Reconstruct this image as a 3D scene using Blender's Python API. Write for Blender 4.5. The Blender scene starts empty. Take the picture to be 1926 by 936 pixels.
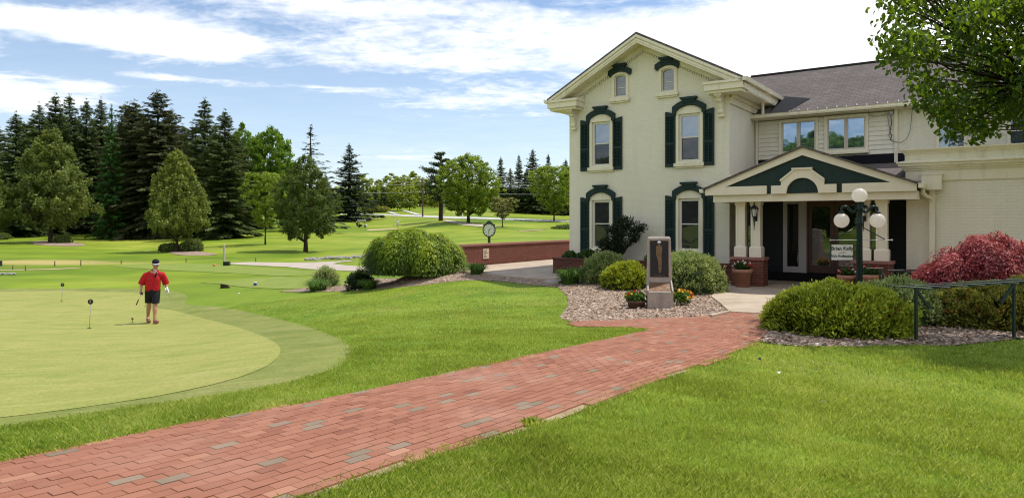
import bpy, bmesh, math, random
import numpy as np
from mathutils import Vector, Matrix
from mathutils.geometry import delaunay_2d_cdt
random.seed(7)
RNG = np.random.default_rng(11)
SC = bpy.context.scene
COL = SC.collection
R = math.radians
F = 1284.0            # focal length of the photograph in its own pixels
CX, HY = 963.0, 415.0  # principal column and horizon row
EYE = 1.75

# ------------------------------------------------------------------ objects
def tag(o, label=None, cat=None, group=None, kind=None):
    if label: o['label'] = label
    if cat: o['category'] = cat
    if group: o['group'] = group
    if kind: o['kind'] = kind
    return o

def empty(name, loc=(0, 0, 0), rz=0.0, label=None, cat=None, group=None):
    o = bpy.data.objects.new(name, None)
    o.empty_display_size = 0.2
    COL.objects.link(o)
    o.location = loc
    o.rotation_euler = (0, 0, rz)
    return tag(o, label, cat, group)

def link(name, me, m, parent=None):
    o = bpy.data.objects.new(name, me)
    COL.objects.link(o)
    if m is not None and len(me.materials) == 0:
        me.materials.append(m)
    if parent is not None:
        o.parent = parent
    return o

def copy_tree(o, parent=None):
    c = o.copy()
    COL.objects.link(c)
    c.parent = parent
    for ch in list(o.children):
        copy_tree(ch, c)
    return c

def box_uv(me):
    n = len(me.loops)
    if n == 0: return
    uvl = me.uv_layers.new(name='UVMap')
    co = np.empty(len(me.vertices) * 3, dtype=np.float32); me.vertices.foreach_get('co', co); co = co.reshape(-1, 3)
    li = np.empty(n, dtype=np.int32); me.loops.foreach_get('vertex_index', li)
    pn = np.empty(len(me.polygons) * 3, dtype=np.float32); me.polygons.foreach_get('normal', pn); pn = np.abs(pn.reshape(-1, 3))
    lt = np.empty(len(me.polygons), dtype=np.int32); me.polygons.foreach_get('loop_total', lt)
    ax = np.repeat(np.argmax(pn, axis=1), lt)
    p = co[li]
    uv = np.empty((n, 2), dtype=np.float32)
    uv[:, 0] = np.where(ax == 0, p[:, 1], p[:, 0])
    uv[:, 1] = np.where(ax == 2, p[:, 1], p[:, 2])
    uvl.data.foreach_set('uv', uv.ravel())

def in_poly(P, poly):
    """vectorised point in polygon; P (n,2)"""
    P = np.asarray(P, dtype=float); poly = np.asarray(poly, dtype=float)
    x, y = P[:, 0], P[:, 1]
    ins = np.zeros(len(P), dtype=bool)
    n = len(poly); j = n - 1
    for i in range(n):
        xi, yi = poly[i]; xj, yj = poly[j]
        with np.errstate(divide='ignore', invalid='ignore'):
            c = ((yi > y) != (yj > y)) & (x < (xj - xi) * (y - yi) / ((yj - yi) if yj != yi else 1e-12) + xi)
        ins ^= c
        j = i
    return ins

def cdt(poly, holes=(), extra=()):
    vs, es = [], []
    for lp in [poly] + list(holes):
        s = len(vs)
        vs += [Vector((p[0], p[1])) for p in lp]
        es += [(s + i, s + (i + 1) % len(lp)) for i in range(len(lp))]
    vs += [Vector((p[0], p[1])) for p in extra]
    ov, oe, of, *_ = delaunay_2d_cdt(vs, es, [], 0, 1e-5)
    V = np.array([(v.x, v.y) for v in ov]); T = np.array([list(f) for f in of])
    c = V[T].mean(axis=1)
    keep = in_poly(c, poly)
    for h in holes: keep &= ~in_poly(c, h)
    T = T[keep]
    a = V[T]
    area = (a[:, 1, 0] - a[:, 0, 0]) * (a[:, 2, 1] - a[:, 0, 1]) - (a[:, 2, 0] - a[:, 0, 0]) * (a[:, 1, 1] - a[:, 0, 1])
    T[area < 0] = T[area < 0][:, ::-1]
    return V, T[np.abs(area) > 1e-9]

def ccw(poly):
    a = sum(poly[i][0] * poly[(i + 1) % len(poly)][1] - poly[(i + 1) % len(poly)][0] * poly[i][1] for i in range(len(poly)))
    return list(poly) if a > 0 else list(poly)[::-1]

class MB:
    def __init__(s): s.v = []; s.f = []; s.sm = []
    def raw(s, vs, fs, smooth=False):
        o = len(s.v)
        s.v += [tuple(p) for p in vs]
        s.f += [tuple(o + i for i in f) for f in fs]
        s.sm += [smooth] * len(fs)
        return s
    def box(s, x0, x1, y0, y1, z0, z1, M=None):
        vs = [Vector(p) for p in ((x0, y0, z0), (x1, y0, z0), (x1, y1, z0), (x0, y1, z0), (x0, y0, z1), (x1, y0, z1), (x1, y1, z1), (x0, y1, z1))]
        if M is not None: vs = [M @ p for p in vs]
        return s.raw(vs, [(0, 3, 2, 1), (4, 5, 6, 7), (0, 1, 5, 4), (1, 2, 6, 5), (2, 3, 7, 6), (3, 0, 4, 7)])
    def cbox(s, x0, x1, y0, y1, z0, z1, c=0.01):
        """box with chamfered vertical edges and top"""
        def ring(e, z): 
            return [(x0 + e + c, y0 + e, z), (x1 - e - c, y0 + e, z), (x1 - e, y0 + e + c, z), (x1 - e, y1 - e - c, z), (x1 - e - c, y1 - e, z), (x0 + e + c, y1 - e, z), (x0 + e, y1 - e - c, z), (x0 + e, y0 + e + c, z)]
        vs = ring(c, z0) + ring(0, z0 + c) + ring(0, z1 - c) + ring(c, z1)
        fs = [tuple(range(7, -1, -1)), tuple(range(24, 32))]
        for k in range(3):
            for i in range(8):
                j = (i + 1) % 8
                fs.append((k * 8 + i, k * 8 + j, k * 8 + 8 + j, k * 8 + 8 + i))
        return s.raw(vs, fs)
    def prism(s, poly, y0, y1, holes=(), T=None, back=True):
        """plate in the x-z plane, front at y0 (the smaller y), back at y1"""
        poly = ccw(poly); holes = [ccw(h)[::-1] for h in holes]
        V, Tr = cdt(poly, holes)
        T = T or (lambda a, b, c: (a, b, c))
        s.raw([T(p[0], y0, p[1]) for p in V], [tuple(t) for t in Tr])
        if back: s.raw([T(p[0], y1, p[1]) for p in V], [tuple(t[::-1]) for t in Tr])
        for lp in [poly] + holes:
            n = len(lp)
            vs = [T(p[0], y0, p[1]) for p in lp] + [T(p[0], y1, p[1]) for p in lp]
            s.raw(vs, [(i, n + i, n + (i + 1) % n, (i + 1) % n) for i in range(n)])
        return s
    def tube(s, pts, r, seg=8, caps=True, smooth=True):
        pts = [Vector(p) for p in pts]
        rs = r if isinstance(r, (list, tuple)) else [r] * len(pts)
        up = Vector((0, 0, 1)); vs = []
        d0 = (pts[1] - pts[0]).normalized()
        ref = Vector((1, 0, 0)) if abs(d0.dot(up)) > 0.9 else up
        for i, p in enumerate(pts):
            d = (pts[min(i + 1, len(pts) - 1)] - pts[max(i - 1, 0)])
            d = d.normalized() if d.length > 1e-9 else d0
            a = d.cross(ref)
            if a.length < 1e-4: a = d.cross(Vector((0.3, 1, 0.2)))
            a.normalize(); b = d.cross(a)
            for k in range(seg):
                t = 2 * math.pi * k / seg
                vs.append(p + (a * math.cos(t) + b * math.sin(t)) * rs[i])
        fs = []
        for i in range(len(pts) - 1):
            for k in range(seg):
                k2 = (k + 1) % seg
                fs.append((i * seg + k, (i + 1) * seg + k, (i + 1) * seg + k2, i * seg + k2))
        if caps:
            fs.append(tuple(range(seg))); n = (len(pts) - 1) * seg
            fs.append(tuple(n + k for k in range(seg - 1, -1, -1)))
        return s.raw(vs, fs, smooth)
    def lathe(s, prof, c=(0, 0, 0), seg=20, smooth=True):
        vs = []; n = len(prof)
        for (r, z) in prof:
            for k in range(seg):
                t = 2 * math.pi * k / seg
                vs.append((c[0] + r * math.cos(t), c[1] + r * math.sin(t), c[2] + z))
        fs = [(i * seg + k, i * seg + (k + 1) % seg, (i + 1) * seg + (k + 1) % seg, (i + 1) * seg + k) for i in range(n - 1) for k in range(seg)]
        fs.append(tuple(range(seg - 1, -1, -1))); fs.append(tuple((n - 1) * seg + k for k in range(seg)))
        return s.raw(vs, fs, smooth)
    def ball(s, c, r, seg=16, rings=10, sc=(1, 1, 1)):
        prof = [(max(1e-4, r * math.sin(math.pi * i / rings)), -r * math.cos(math.pi * i / rings)) for i in range(rings + 1)]
        b = MB().lathe(prof, (0, 0, 0), seg)
        return s.raw([(c[0] + p[0] * sc[0], c[1] + p[1] * sc[1], c[2] + p[2] * sc[2]) for p in b.v], b.f, True)
    def mesh(s, name):
        me = bpy.data.meshes.new(name)
        me.from_pydata(s.v, [], s.f)
        me.polygons.foreach_set('use_smooth', np.array(s.sm, dtype=bool))
        me.update(); box_uv(me)
        return me
    def build(s, name, m, parent=None, label=None):
        o = link(name, s.mesh(name), m, parent)
        if label: o['label'] = label
        return o

def numesh(name, V, Q, shade=None, m=None, smooth=False, uv=None):
    """fast mesh from numpy: V (n,3), Q (k,m) faces of equal size, shade per vertex"""
    me = bpy.data.meshes.new(name)
    V = np.ascontiguousarray(V, dtype=np.float32); Q = np.ascontiguousarray(Q, dtype=np.int32)
    me.vertices.add(len(V)); me.vertices.foreach_set('co', V.ravel())
    k, c = Q.shape
    me.loops.add(k * c); me.loops.foreach_set('vertex_index', Q.ravel())
    me.polygons.add(k)
    me.polygons.foreach_set('loop_start', np.arange(0, k * c, c, dtype=np.int32))
    try: me.polygons.foreach_set('loop_total', np.full(k, c, dtype=np.int32))
    except Exception: pass
    me.update(calc_edges=True)
    me.polygons.foreach_set('use_smooth', np.full(k, bool(smooth)))
    if shade is not None:
        a = me.attributes.new('shade', 'FLOAT', 'POINT')
        a.data.foreach_set('value', np.ascontiguousarray(shade, dtype=np.float32))
    if uv is not None:
        u = me.uv_layers.new(name='UVMap'); u.data.foreach_set('uv', np.ascontiguousarray(uv[Q.ravel()], dtype=np.float32).ravel())
    me.validate()
    if m: me.materials.append(m)
    return me

# ------------------------------------------------------------------ house frame
PHI = math.atan2(-0.578, 0.816)
UX, UY = math.cos(PHI), math.sin(PHI)
HC = (6.37, 20.0)
def uv2w(u, v): return (HC[0] + UX * u - UY * v, HC[1] + UY * u + UX * v)
def w2uv(X, Y):
    dx, dy = X - HC[0], Y - HC[1]
    return (dx * UX + dy * UY, -dx * UY + dy * UX)

# ------------------------------------------------------------------ terrain: a thin-plate surface through surveyed spots
def spot(px, py, Y): return ((px - CX) / F * Y, Y, EYE - (py - HY) * Y / F)
SPOTS = [(0, 0, .60), (2.5, 0, .55), (-3.5, 0, .66), (0, -15, .9), (-20, -15, .6), (20, -15, .6), (12, 3, .36), (15, -2, .4),
    spot(500, 936, 3.0), spot(963, 936, 3.06), spot(1926, 936, 3.2), spot(0, 875, 3.4), spot(600, 760, 4.75), spot(1000, 790, 4.4),
    spot(1000, 670, 6.9), spot(1200, 625, 9.0), spot(1400, 650, 7.9), spot(1420, 590, 11.8), spot(1926, 645, 8.6), spot(1723, 640, 8.65),
    spot(1600, 800, 4.45), spot(1575, 640, 8.6), (12, 9, .18), (9.5, 11, .1), (14, 14, .05),
    spot(1240, 578, 14.0), spot(1060, 600, 12.2), spot(985, 530, 20.6), spot(780, 530, 23.0), spot(640, 547, 24.0), spot(530, 548, 26.0),
    spot(800, 600, 13.0), spot(660, 652, 8.9), spot(530, 655, 9.3), spot(288, 608, 19.4), spot(0, 545, 30.5), spot(345, 548, 28.5),
    spot(0, 640, 13.2), spot(250, 700, 8.5), spot(0, 787, 5.2), spot(450, 640, 11.8), spot(-250, 600, 19.5),
    spot(0, 500, 46), spot(300, 500, 46), spot(620, 499, 44), spot(450, 540, 30), spot(480, 508, 40), spot(-300, 500, 46),
    spot(575, 474, 66), spot(333, 473, 66), spot(500, 460, 75), spot(95, 456, 84), spot(-200, 455, 84), spot(30, 447, 98), spot(200, 449, 98), spot(400, 446, 96),
    spot(657, 413, 170), spot(681, 428, 140), spot(750, 429, 138), spot(950, 427, 125), spot(900, 440, 95), spot(1000, 449, 62), spot(880, 455, 60),
    spot(780, 474, 48), spot(828, 415, 150), spot(880, 419, 140), spot(1072, 412, 175), spot(795, 408, 172), spot(700, 402, 190), spot(750, 391, 230), spot(950, 392, 240),
    spot(560, 425, 130), (-110, 170, 1.5), (-220, 120, 0), (-250, 260, 4), (-60, 300, 8), (60, 300, 8), (120, 200, 4), (250, 250, 6), (60, 90, .6), (120, 60, .8), (60, 30, .6),
    (250, 20, 1), (-250, 0, -2), (-60, 20, -1.6)]
for (u, v) in [(-9.5, 0), (-9.5, 5), (-5.3, -2.6), (-2.5, -2.4), (0, -2.4), (2.5, -2.4), (5, -2.0), (9, -2.0), (-5, 3), (0, 4), (5, 5), (12, 4), (-8, -2), (0, 9), (8, 10), (2.5, 0)]:
    a = uv2w(u, v); SPOTS.append((a[0], a[1], 0.0))
SP = np.array(SPOTS, dtype=float)
def _warp(X, Y):
    # logarithmic distance keeps near and far relief equally stiff
    r = np.sqrt(X * X + Y * Y) + 1e-9
    k = np.log1p(r / 6.0) * 6.0 / r
    return X * k, Y * k
def _fit():
    wx, wy = _warp(SP[:, 0], SP[:, 1])
    n = len(SP); d = (wx[:, None] - wx[None]) ** 2 + (wy[:, None] - wy[None]) ** 2
    K = 0.5 * d * np.log(d + 1e-12) + np.eye(n) * 0.03
    P = np.c_[np.ones(n), wx, wy]
    A = np.block([[K, P], [P.T, np.zeros((3, 3))]])
    return np.linalg.solve(A, np.r_[SP[:, 2], 0, 0, 0]), wx, wy
_W, _sx, _sy = _fit()
def ground(X, Y):
    X = np.atleast_1d(np.asarray(X, dtype=float)); Y = np.atleast_1d(np.asarray(Y, dtype=float))
    out = np.empty(X.shape); xf, yf = X.ravel(), Y.ravel(); o = out.ravel()
    for s in range(0, len(xf), 20000):
        x, y = xf[s:s + 20000], yf[s:s + 20000]
        wx, wy = _warp(x, y)
        d = (wx[:, None] - _sx) ** 2 + (wy[:, None] - _sy) ** 2
        z = (0.5 * d * np.log(d + 1e-12)) @ _W[:len(SP)] + _W[-3] + _W[-2] * wx + _W[-1] * wy
        r = np.hypot(x, y); t = np.clip((r - 230) / 120, 0, 1); t = t * t * (3 - 2 * t)
        z = z * (1 - t) + 7.0 * t
        # level pad under the house and its terraces
        u = (x - HC[0]) * UX + (y - HC[1]) * UY; v = -(x - HC[0]) * UY + (y - HC[1]) * UX
        a = np.clip((v + 4.2) / 1.7, 0, 1); b = np.clip((u + 11.0) / 1.2, 0, 1); c = np.clip((16 - u) / 2, 0, 1); e = np.clip((13 - v) / 2, 0, 1)
        w = 1.0
        for q in (a, b, c, e): w = w * (q * q * (3 - 2 * q))
        o[s:s + 20000] = z * (1 - w)
    return o.reshape(X.shape)
def gz(X, Y): return float(ground(X, Y)[0])
def at(px, py, lo=2.0, hi=330.0):
    """where the sight line of a spot in the photograph meets the terrain"""
    Y = np.exp(np.linspace(math.log(lo), math.log(hi), 700))
    X = (px - CX) / F * Y; zr = EYE - (py - HY) / F * Y
    d = zr - ground(X, Y)
    i = np.argmax(d < 0) if (d < 0).any() else len(Y) - 1
    if i == 0: y = Y[0]
    else:
        t = d[i - 1] / (d[i - 1] - d[i] + 1e-12); y = Y[i - 1] + (Y[i] - Y[i - 1]) * t
    x = (px - CX) / F * y
    return Vector((x, y, gz(x, y)))
def on(px, Y, dz=0.0):
    x = (px - CX) / F * Y
    return Vector((x, Y, gz(x, Y) + dz))
# ------------------------------------------------------------------ materials
class NT:
    def __init__(s, name):
        s.m = bpy.data.materials.new(name); s.m.use_nodes = True
        s.t = s.m.node_tree; s.t.nodes.clear()
        s.out = s.n('ShaderNodeOutputMaterial')
    def n(s, typ, **kw):
        nd = s.t.nodes.new(typ)
        for k, v in kw.items():
            if hasattr(nd, k): setattr(nd, k, v)
        return nd
    def l(s, a, b): s.t.links.new(a, b)
    def put(s, sock, v):
        if hasattr(v, 'is_output'): s.l(v, sock)
        elif isinstance(v, tuple) and len(v) == 3 and sock.type == 'RGBA': sock.default_value = (*v, 1)
        else: sock.default_value = v
    def co(s, which='Object'): return s.n('ShaderNodeTexCoord').outputs[which]
    def noise(s, vec, scale, detail=4, rough=0.55, dist=0.0):
        nd = s.n('ShaderNodeTexNoise'); s.put(nd.inputs['Vector'], vec)
        nd.inputs['Scale'].default_value = scale; nd.inputs['Detail'].default_value = detail
        nd.inputs['Roughness'].default_value = rough; nd.inputs['Distortion'].default_value = dist
        return nd.outputs[0]
    def ramp(s, fac, stops, interp='LINEAR'):
        nd = s.n('ShaderNodeValToRGB'); s.put(nd.inputs[0], fac); cr = nd.color_ramp; cr.interpolation = interp
        while len(cr.elements) < len(stops): cr.elements.new(0.5)
        for e, (p, c) in zip(cr.elements, stops):
            e.position = p; e.color = (*c, 1) if len(c) == 3 else c
        return nd.outputs[0]
    def mix(s, fac, a, b, mode='MIX'):
        nd = s.n('ShaderNodeMix', data_type='RGBA', blend_type=mode)
        s.put(nd.inputs[0], fac); s.put(nd.inputs[6], a); s.put(nd.inputs[7], b)
        return nd.outputs[2]
    def math(s, op, a, b=0.0, c=None, clamp=False):
        nd = s.n('ShaderNodeMath', operation=op); nd.use_clamp = clamp
        s.put(nd.inputs[0], a); s.put(nd.inputs[1], b)
        if c is not None: s.put(nd.inputs[2], c)
        return nd.outputs[0]
    def mapr(s, v, a, b, c=0.0, d=1.0, smooth=False):
        nd = s.n('ShaderNodeMapRange'); nd.clamp = True
        if smooth: nd.interpolation_type = 'SMOOTHSTEP'
        s.put(nd.inputs[0], v)
        for i, q in enumerate((a, b, c, d)): s.put(nd.inputs[i + 1], q)
        return nd.outputs[0]
    def scale(s, vec, sc):
        nd = s.n('ShaderNodeMapping'); s.put(nd.inputs[0], vec); nd.inputs['Scale'].default_value = sc
        return nd.outputs[0]
    def bump(s, h, strength=0.4, dist=0.01, normal=None):
        nd = s.n('ShaderNodeBump'); nd.inputs['Strength'].default_value = strength; nd.inputs['Distance'].default_value = dist
        s.put(nd.inputs['Height'], h)
        if normal is not None: s.l(normal, nd.inputs['Normal'])
        return nd.outputs[0]
    def attr(s, name): return s.n('ShaderNodeAttribute', attribute_name=name).outputs['Fac']
    def bsdf(s, col, rough=0.6, spec=0.3, normal=None, metal=0.0):
        nd = s.n('ShaderNodeBsdfPrincipled'); s.put(nd.inputs['Base Color'], col); s.put(nd.inputs['Roughness'], rough)
        s.put(nd.inputs['Specular IOR Level'], spec); s.put(nd.inputs['Metallic'], metal)
        if normal is not None: s.l(normal, nd.inputs['Normal'])
        return nd.outputs[0]
    def done(s, sh): s.l(sh, s.out.inputs[0]); return s.m

MATS = {}
def plain(name, col, rough=0.55, spec=0.3, metal=0.0, var=0.12, sc=6.0, bump=0.0):
    if name in MATS: return MATS[name]
    t = NT(name); c = t.co(); n = t.noise(c, sc, 5)
    k = t.ramp(n, [(0.3, tuple(x * (1 - var) for x in col)), (0.7, tuple(min(1, x * (1 + var)) for x in col))])
    nm = t.bump(t.noise(c, sc * 6, 3), bump, 0.01) if bump else None
    r = t.mapr(t.noise(c, sc * 2.3, 3), 0.3, 0.7, max(0, rough - .08), min(1, rough + .08))
    MATS[name] = t.done(t.bsdf(k, r, spec, nm, metal)); return MATS[name]

def paint(name, col, dirt=(0.25, 0.2, 0.13), amt=0.35, rough=0.5):
    """weathered exterior paint: mottling, streaks that run down, grime"""
    if name in MATS: return MATS[name]
    t = NT(name); c = t.co()
    a = t.noise(t.scale(c, (3, 3, .5)), 2.2, 6, .65); b = t.noise(c, 14, 4)
    k = t.mix(t.math('MULTIPLY', t.mapr(a, .5, .8), amt), col, dirt)
    k = t.mix(t.mapr(b, .3, .75, 0, .10), k, (col[0] * .75, col[1] * .75, col[2] * .72))
    MATS[name] = t.done(t.bsdf(k, t.mapr(b, .3, .7, rough - .1, rough + .1), .3, t.bump(b, .08, .005))); return MATS[name]

def bricks(name, c1, c2, mortar, painted=False, bw=.215, rh=.072, mw=.010):
    if name in MATS: return MATS[name]
    t = NT(name); uv = t.co('UV'); ob = t.co()
    nd = t.n('ShaderNodeTexBrick'); t.l(uv, nd.inputs['Vector']); nd.inputs['Scale'].default_value = 1.0
    nd.inputs['Brick Width'].default_value = bw; nd.inputs['Row Height'].default_value = rh; nd.inputs['Mortar Size'].default_value = mw
    nd.inputs['Mortar Smooth'].default_value = .35; nd.inputs['Bias'].default_value = 0
    t.put(nd.inputs['Color1'], c1); t.put(nd.inputs['Color2'], c2); t.put(nd.inputs['Mortar'], mortar)
    big = t.noise(t.scale(ob, (1, 1, .45)), .9, 5, .6); fine = t.noise(ob, 30, 4)
    k = t.mix(t.mapr(big, .35, .75, 0, .35 if not painted else .22), nd.outputs['Color'], tuple(x * .62 for x in c1))
    k = t.mix(t.mapr(fine, .35, .8, 0, .25 if not painted else .12), k, tuple(x * .6 for x in c2))
    if painted and c1[0] > .3:
        sk = t.noise(t.scale(ob, (2.6, 2.6, .30)), 1.6, 6, .65); k = t.mix(t.mapr(sk, .50, .70, 0, .22), k, (c1[0] * .72, c1[1] * .68, c1[2] * .60)); k = t.mix(t.mapr(t.noise(ob, 1.3, 4, .6), .58, .74, 0, .22), k, (.58, .50, .38))
    h = t.math('ADD', t.math('MULTIPLY', nd.outputs['Fac'], -1.0), t.math('MULTIPLY', fine, .5))
    h = t.math('ADD', h, t.math('MULTIPLY', t.noise(uv, 4.5, 2), .35 if painted else .1))
    MATS[name] = t.done(t.bsdf(k, .62 if painted else .85, .3 if painted else .15, t.bump(h, .34 if painted else .7, .012))); return MATS[name]

def shingle(name, c1, c2):
    t = NT(name); uv = t.co('UV'); ob = t.co()
    nd = t.n('ShaderNodeTexBrick'); t.l(uv, nd.inputs['Vector']); nd.inputs['Scale'].default_value = 1.0
    nd.inputs['Brick Width'].default_value = .27; nd.inputs['Row Height'].default_value = .125; nd.inputs['Mortar Size'].default_value = .008
    nd.inputs['Mortar Smooth'].default_value = .2; nd.offset_frequency = 2; nd.offset = .37
    t.put(nd.inputs['Color1'], c1); t.put(nd.inputs['Color2'], c2); t.put(nd.inputs['Mortar'], tuple(x * .35 for x in c1))
    g = t.noise(ob, 60, 3); big = t.noise(ob, 1.1, 5, .6)
    k = t.mix(t.mapr(g, .35, .7, 0, .4), nd.outputs['Color'], tuple(x * 1.5 for x in c2))
    k = t.mix(t.mapr(big, .35, .7, 0, .4), k, tuple(x * .6 for x in c1))
    h = t.math('ADD', t.math('MULTIPLY', nd.outputs['Fac'], -1.0), t.math('MULTIPLY', g, .6))
    MATS[name] = t.done(t.bsdf(k, .9, .15, t.bump(h, .6, .012))); return MATS[name]

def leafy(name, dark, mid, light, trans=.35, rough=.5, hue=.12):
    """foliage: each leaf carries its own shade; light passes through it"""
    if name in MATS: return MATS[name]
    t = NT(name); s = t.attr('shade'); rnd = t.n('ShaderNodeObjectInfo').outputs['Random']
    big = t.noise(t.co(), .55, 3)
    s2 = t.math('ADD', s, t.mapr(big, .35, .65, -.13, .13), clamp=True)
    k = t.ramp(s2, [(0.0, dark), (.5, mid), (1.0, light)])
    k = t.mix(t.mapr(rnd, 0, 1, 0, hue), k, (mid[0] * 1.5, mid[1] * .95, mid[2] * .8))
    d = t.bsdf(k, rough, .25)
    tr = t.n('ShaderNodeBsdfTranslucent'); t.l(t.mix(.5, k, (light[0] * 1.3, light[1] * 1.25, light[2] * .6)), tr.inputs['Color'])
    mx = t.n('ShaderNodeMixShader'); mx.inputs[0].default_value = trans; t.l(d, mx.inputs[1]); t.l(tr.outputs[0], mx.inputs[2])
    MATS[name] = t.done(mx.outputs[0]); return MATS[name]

def glass(name, inner, refl=.35, blinds=0.0, tint=(.9, .95, 1)):
    """window glass over a dim room: mirror film on a dark interior colour"""
    if name in MATS: return MATS[name]
    t = NT(name); c = t.co()
    k = t.ramp(t.noise(c, 2.2, 3), [(.3, tuple(x * .5 for x in inner)), (.7, inner)])
    if blinds:
        w = t.n('ShaderNodeTexWave', wave_type='BANDS', bands_direction='Z'); t.l(c, w.inputs[0]); w.inputs['Scale'].default_value = blinds
        k = t.mix(t.mapr(w.outputs[1], .2, .6, .0, .6), k, tuple(x * .45 for x in inner))
    d = t.bsdf(k, .7, .1)
    g = t.n('ShaderNodeBsdfGlossy'); g.inputs['Roughness'].default_value = .02; g.inputs['Color'].default_value = (*tint, 1)
    t.l(t.bump(t.noise(c, 3.0, 1), .05, .02), g.inputs['Normal'])
    fr = t.n('ShaderNodeFresnel'); fr.inputs['IOR'].default_value = 1.5
    mx = t.n('ShaderNodeMixShader'); t.l(t.math('ADD', t.math('MULTIPLY', fr.outputs[0], .7), refl, clamp=True), mx.inputs[0])
    t.l(d, mx.inputs[1]); t.l(g.outputs[0], mx.inputs[2])
    MATS[name] = t.done(mx.outputs[0]); return MATS[name]

def turf_mat(name, pale, mid, deep, patch=.6, stripe=0.0, bumpd=.02, dry=(.30, .27, .07), dryamt=.35, far=None):
    """mown grass at every scale: big wear patches, clumps, blade grain"""
    t = NT(name); c = t.co()
    big = t.noise(c, .22 * patch, 5, .6, .6); med = t.noise(c, 1.3, 6, .65); fine = t.noise(t.scale(c, (1, 1, 1)), 26, 5, .7)
    k = t.ramp(med, [(.36, deep), (.5, mid), (.64, pale)])
    k = t.mix(t.mapr(big, .44, .62, 0, .75), k, pale)
    k = t.mix(t.mapr(t.noise(c, .5, 6, .65), .53, .66, 0, dryamt), k, dry)
    k = t.mix(t.mapr(fine, .36, .66, 0, .6), k, tuple(x * .45 for x in deep))
    if far is not None:
        fb = t.noise(c, .035, 4, .6, .5); fm = t.noise(t.scale(c, (.5, 1, 1)), .25, 5, .6)
        fk = t.ramp(fb, [(.38, far[0]), (.5, far[1]), (.62, far[2])])
        fk = t.mix(t.mapr(fm, .42, .66, 0, .5), fk, tuple(x * .68 for x in far[0]))
        fk = t.mix(t.mapr(t.noise(c, .6, 4), .4, .8, 0, .3), fk, tuple(x * .6 for x in far[0]))
        # a drought-bleached patch on the far left of the fairway
        dp = at(85, 493); vm = t.n('ShaderNodeVectorMath', operation='DISTANCE'); t.l(t.scale(c, (1, 2.2, 0)), vm.inputs[0]); vm.inputs[1].default_value = (dp.x, dp.y * 2.2, 0)
        fk = t.mix(t.mapr(t.math('ADD', vm.outputs['Value'], t.math('MULTIPLY', fm, 14)), 9, 17, .85, 0, True), fk, (.44, .34, .13))
        k = t.mix(t.attr('shade'), k, fk)
    if stripe:
        st = t.noise(t.scale(c, (.30, 1.3, 1)), 1.5, 6, .6, .4); k = t.mix(t.mapr(st, .38, .62, 0, stripe), k, tuple(x * .72 for x in deep)); k = t.mix(t.mapr(t.noise(t.scale(c, (.5, 2.2, 1)), 2.6, 5, .6), .52, .66, 0, stripe), k, tuple(min(1, x * 1.12) for x in dry))
    nm = t.bump(t.math('ADD', fine, t.math('MULTIPLY', med, .6)), .55, bumpd)
    return t.done(t.bsdf(k, .75, .12, nm))

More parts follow.
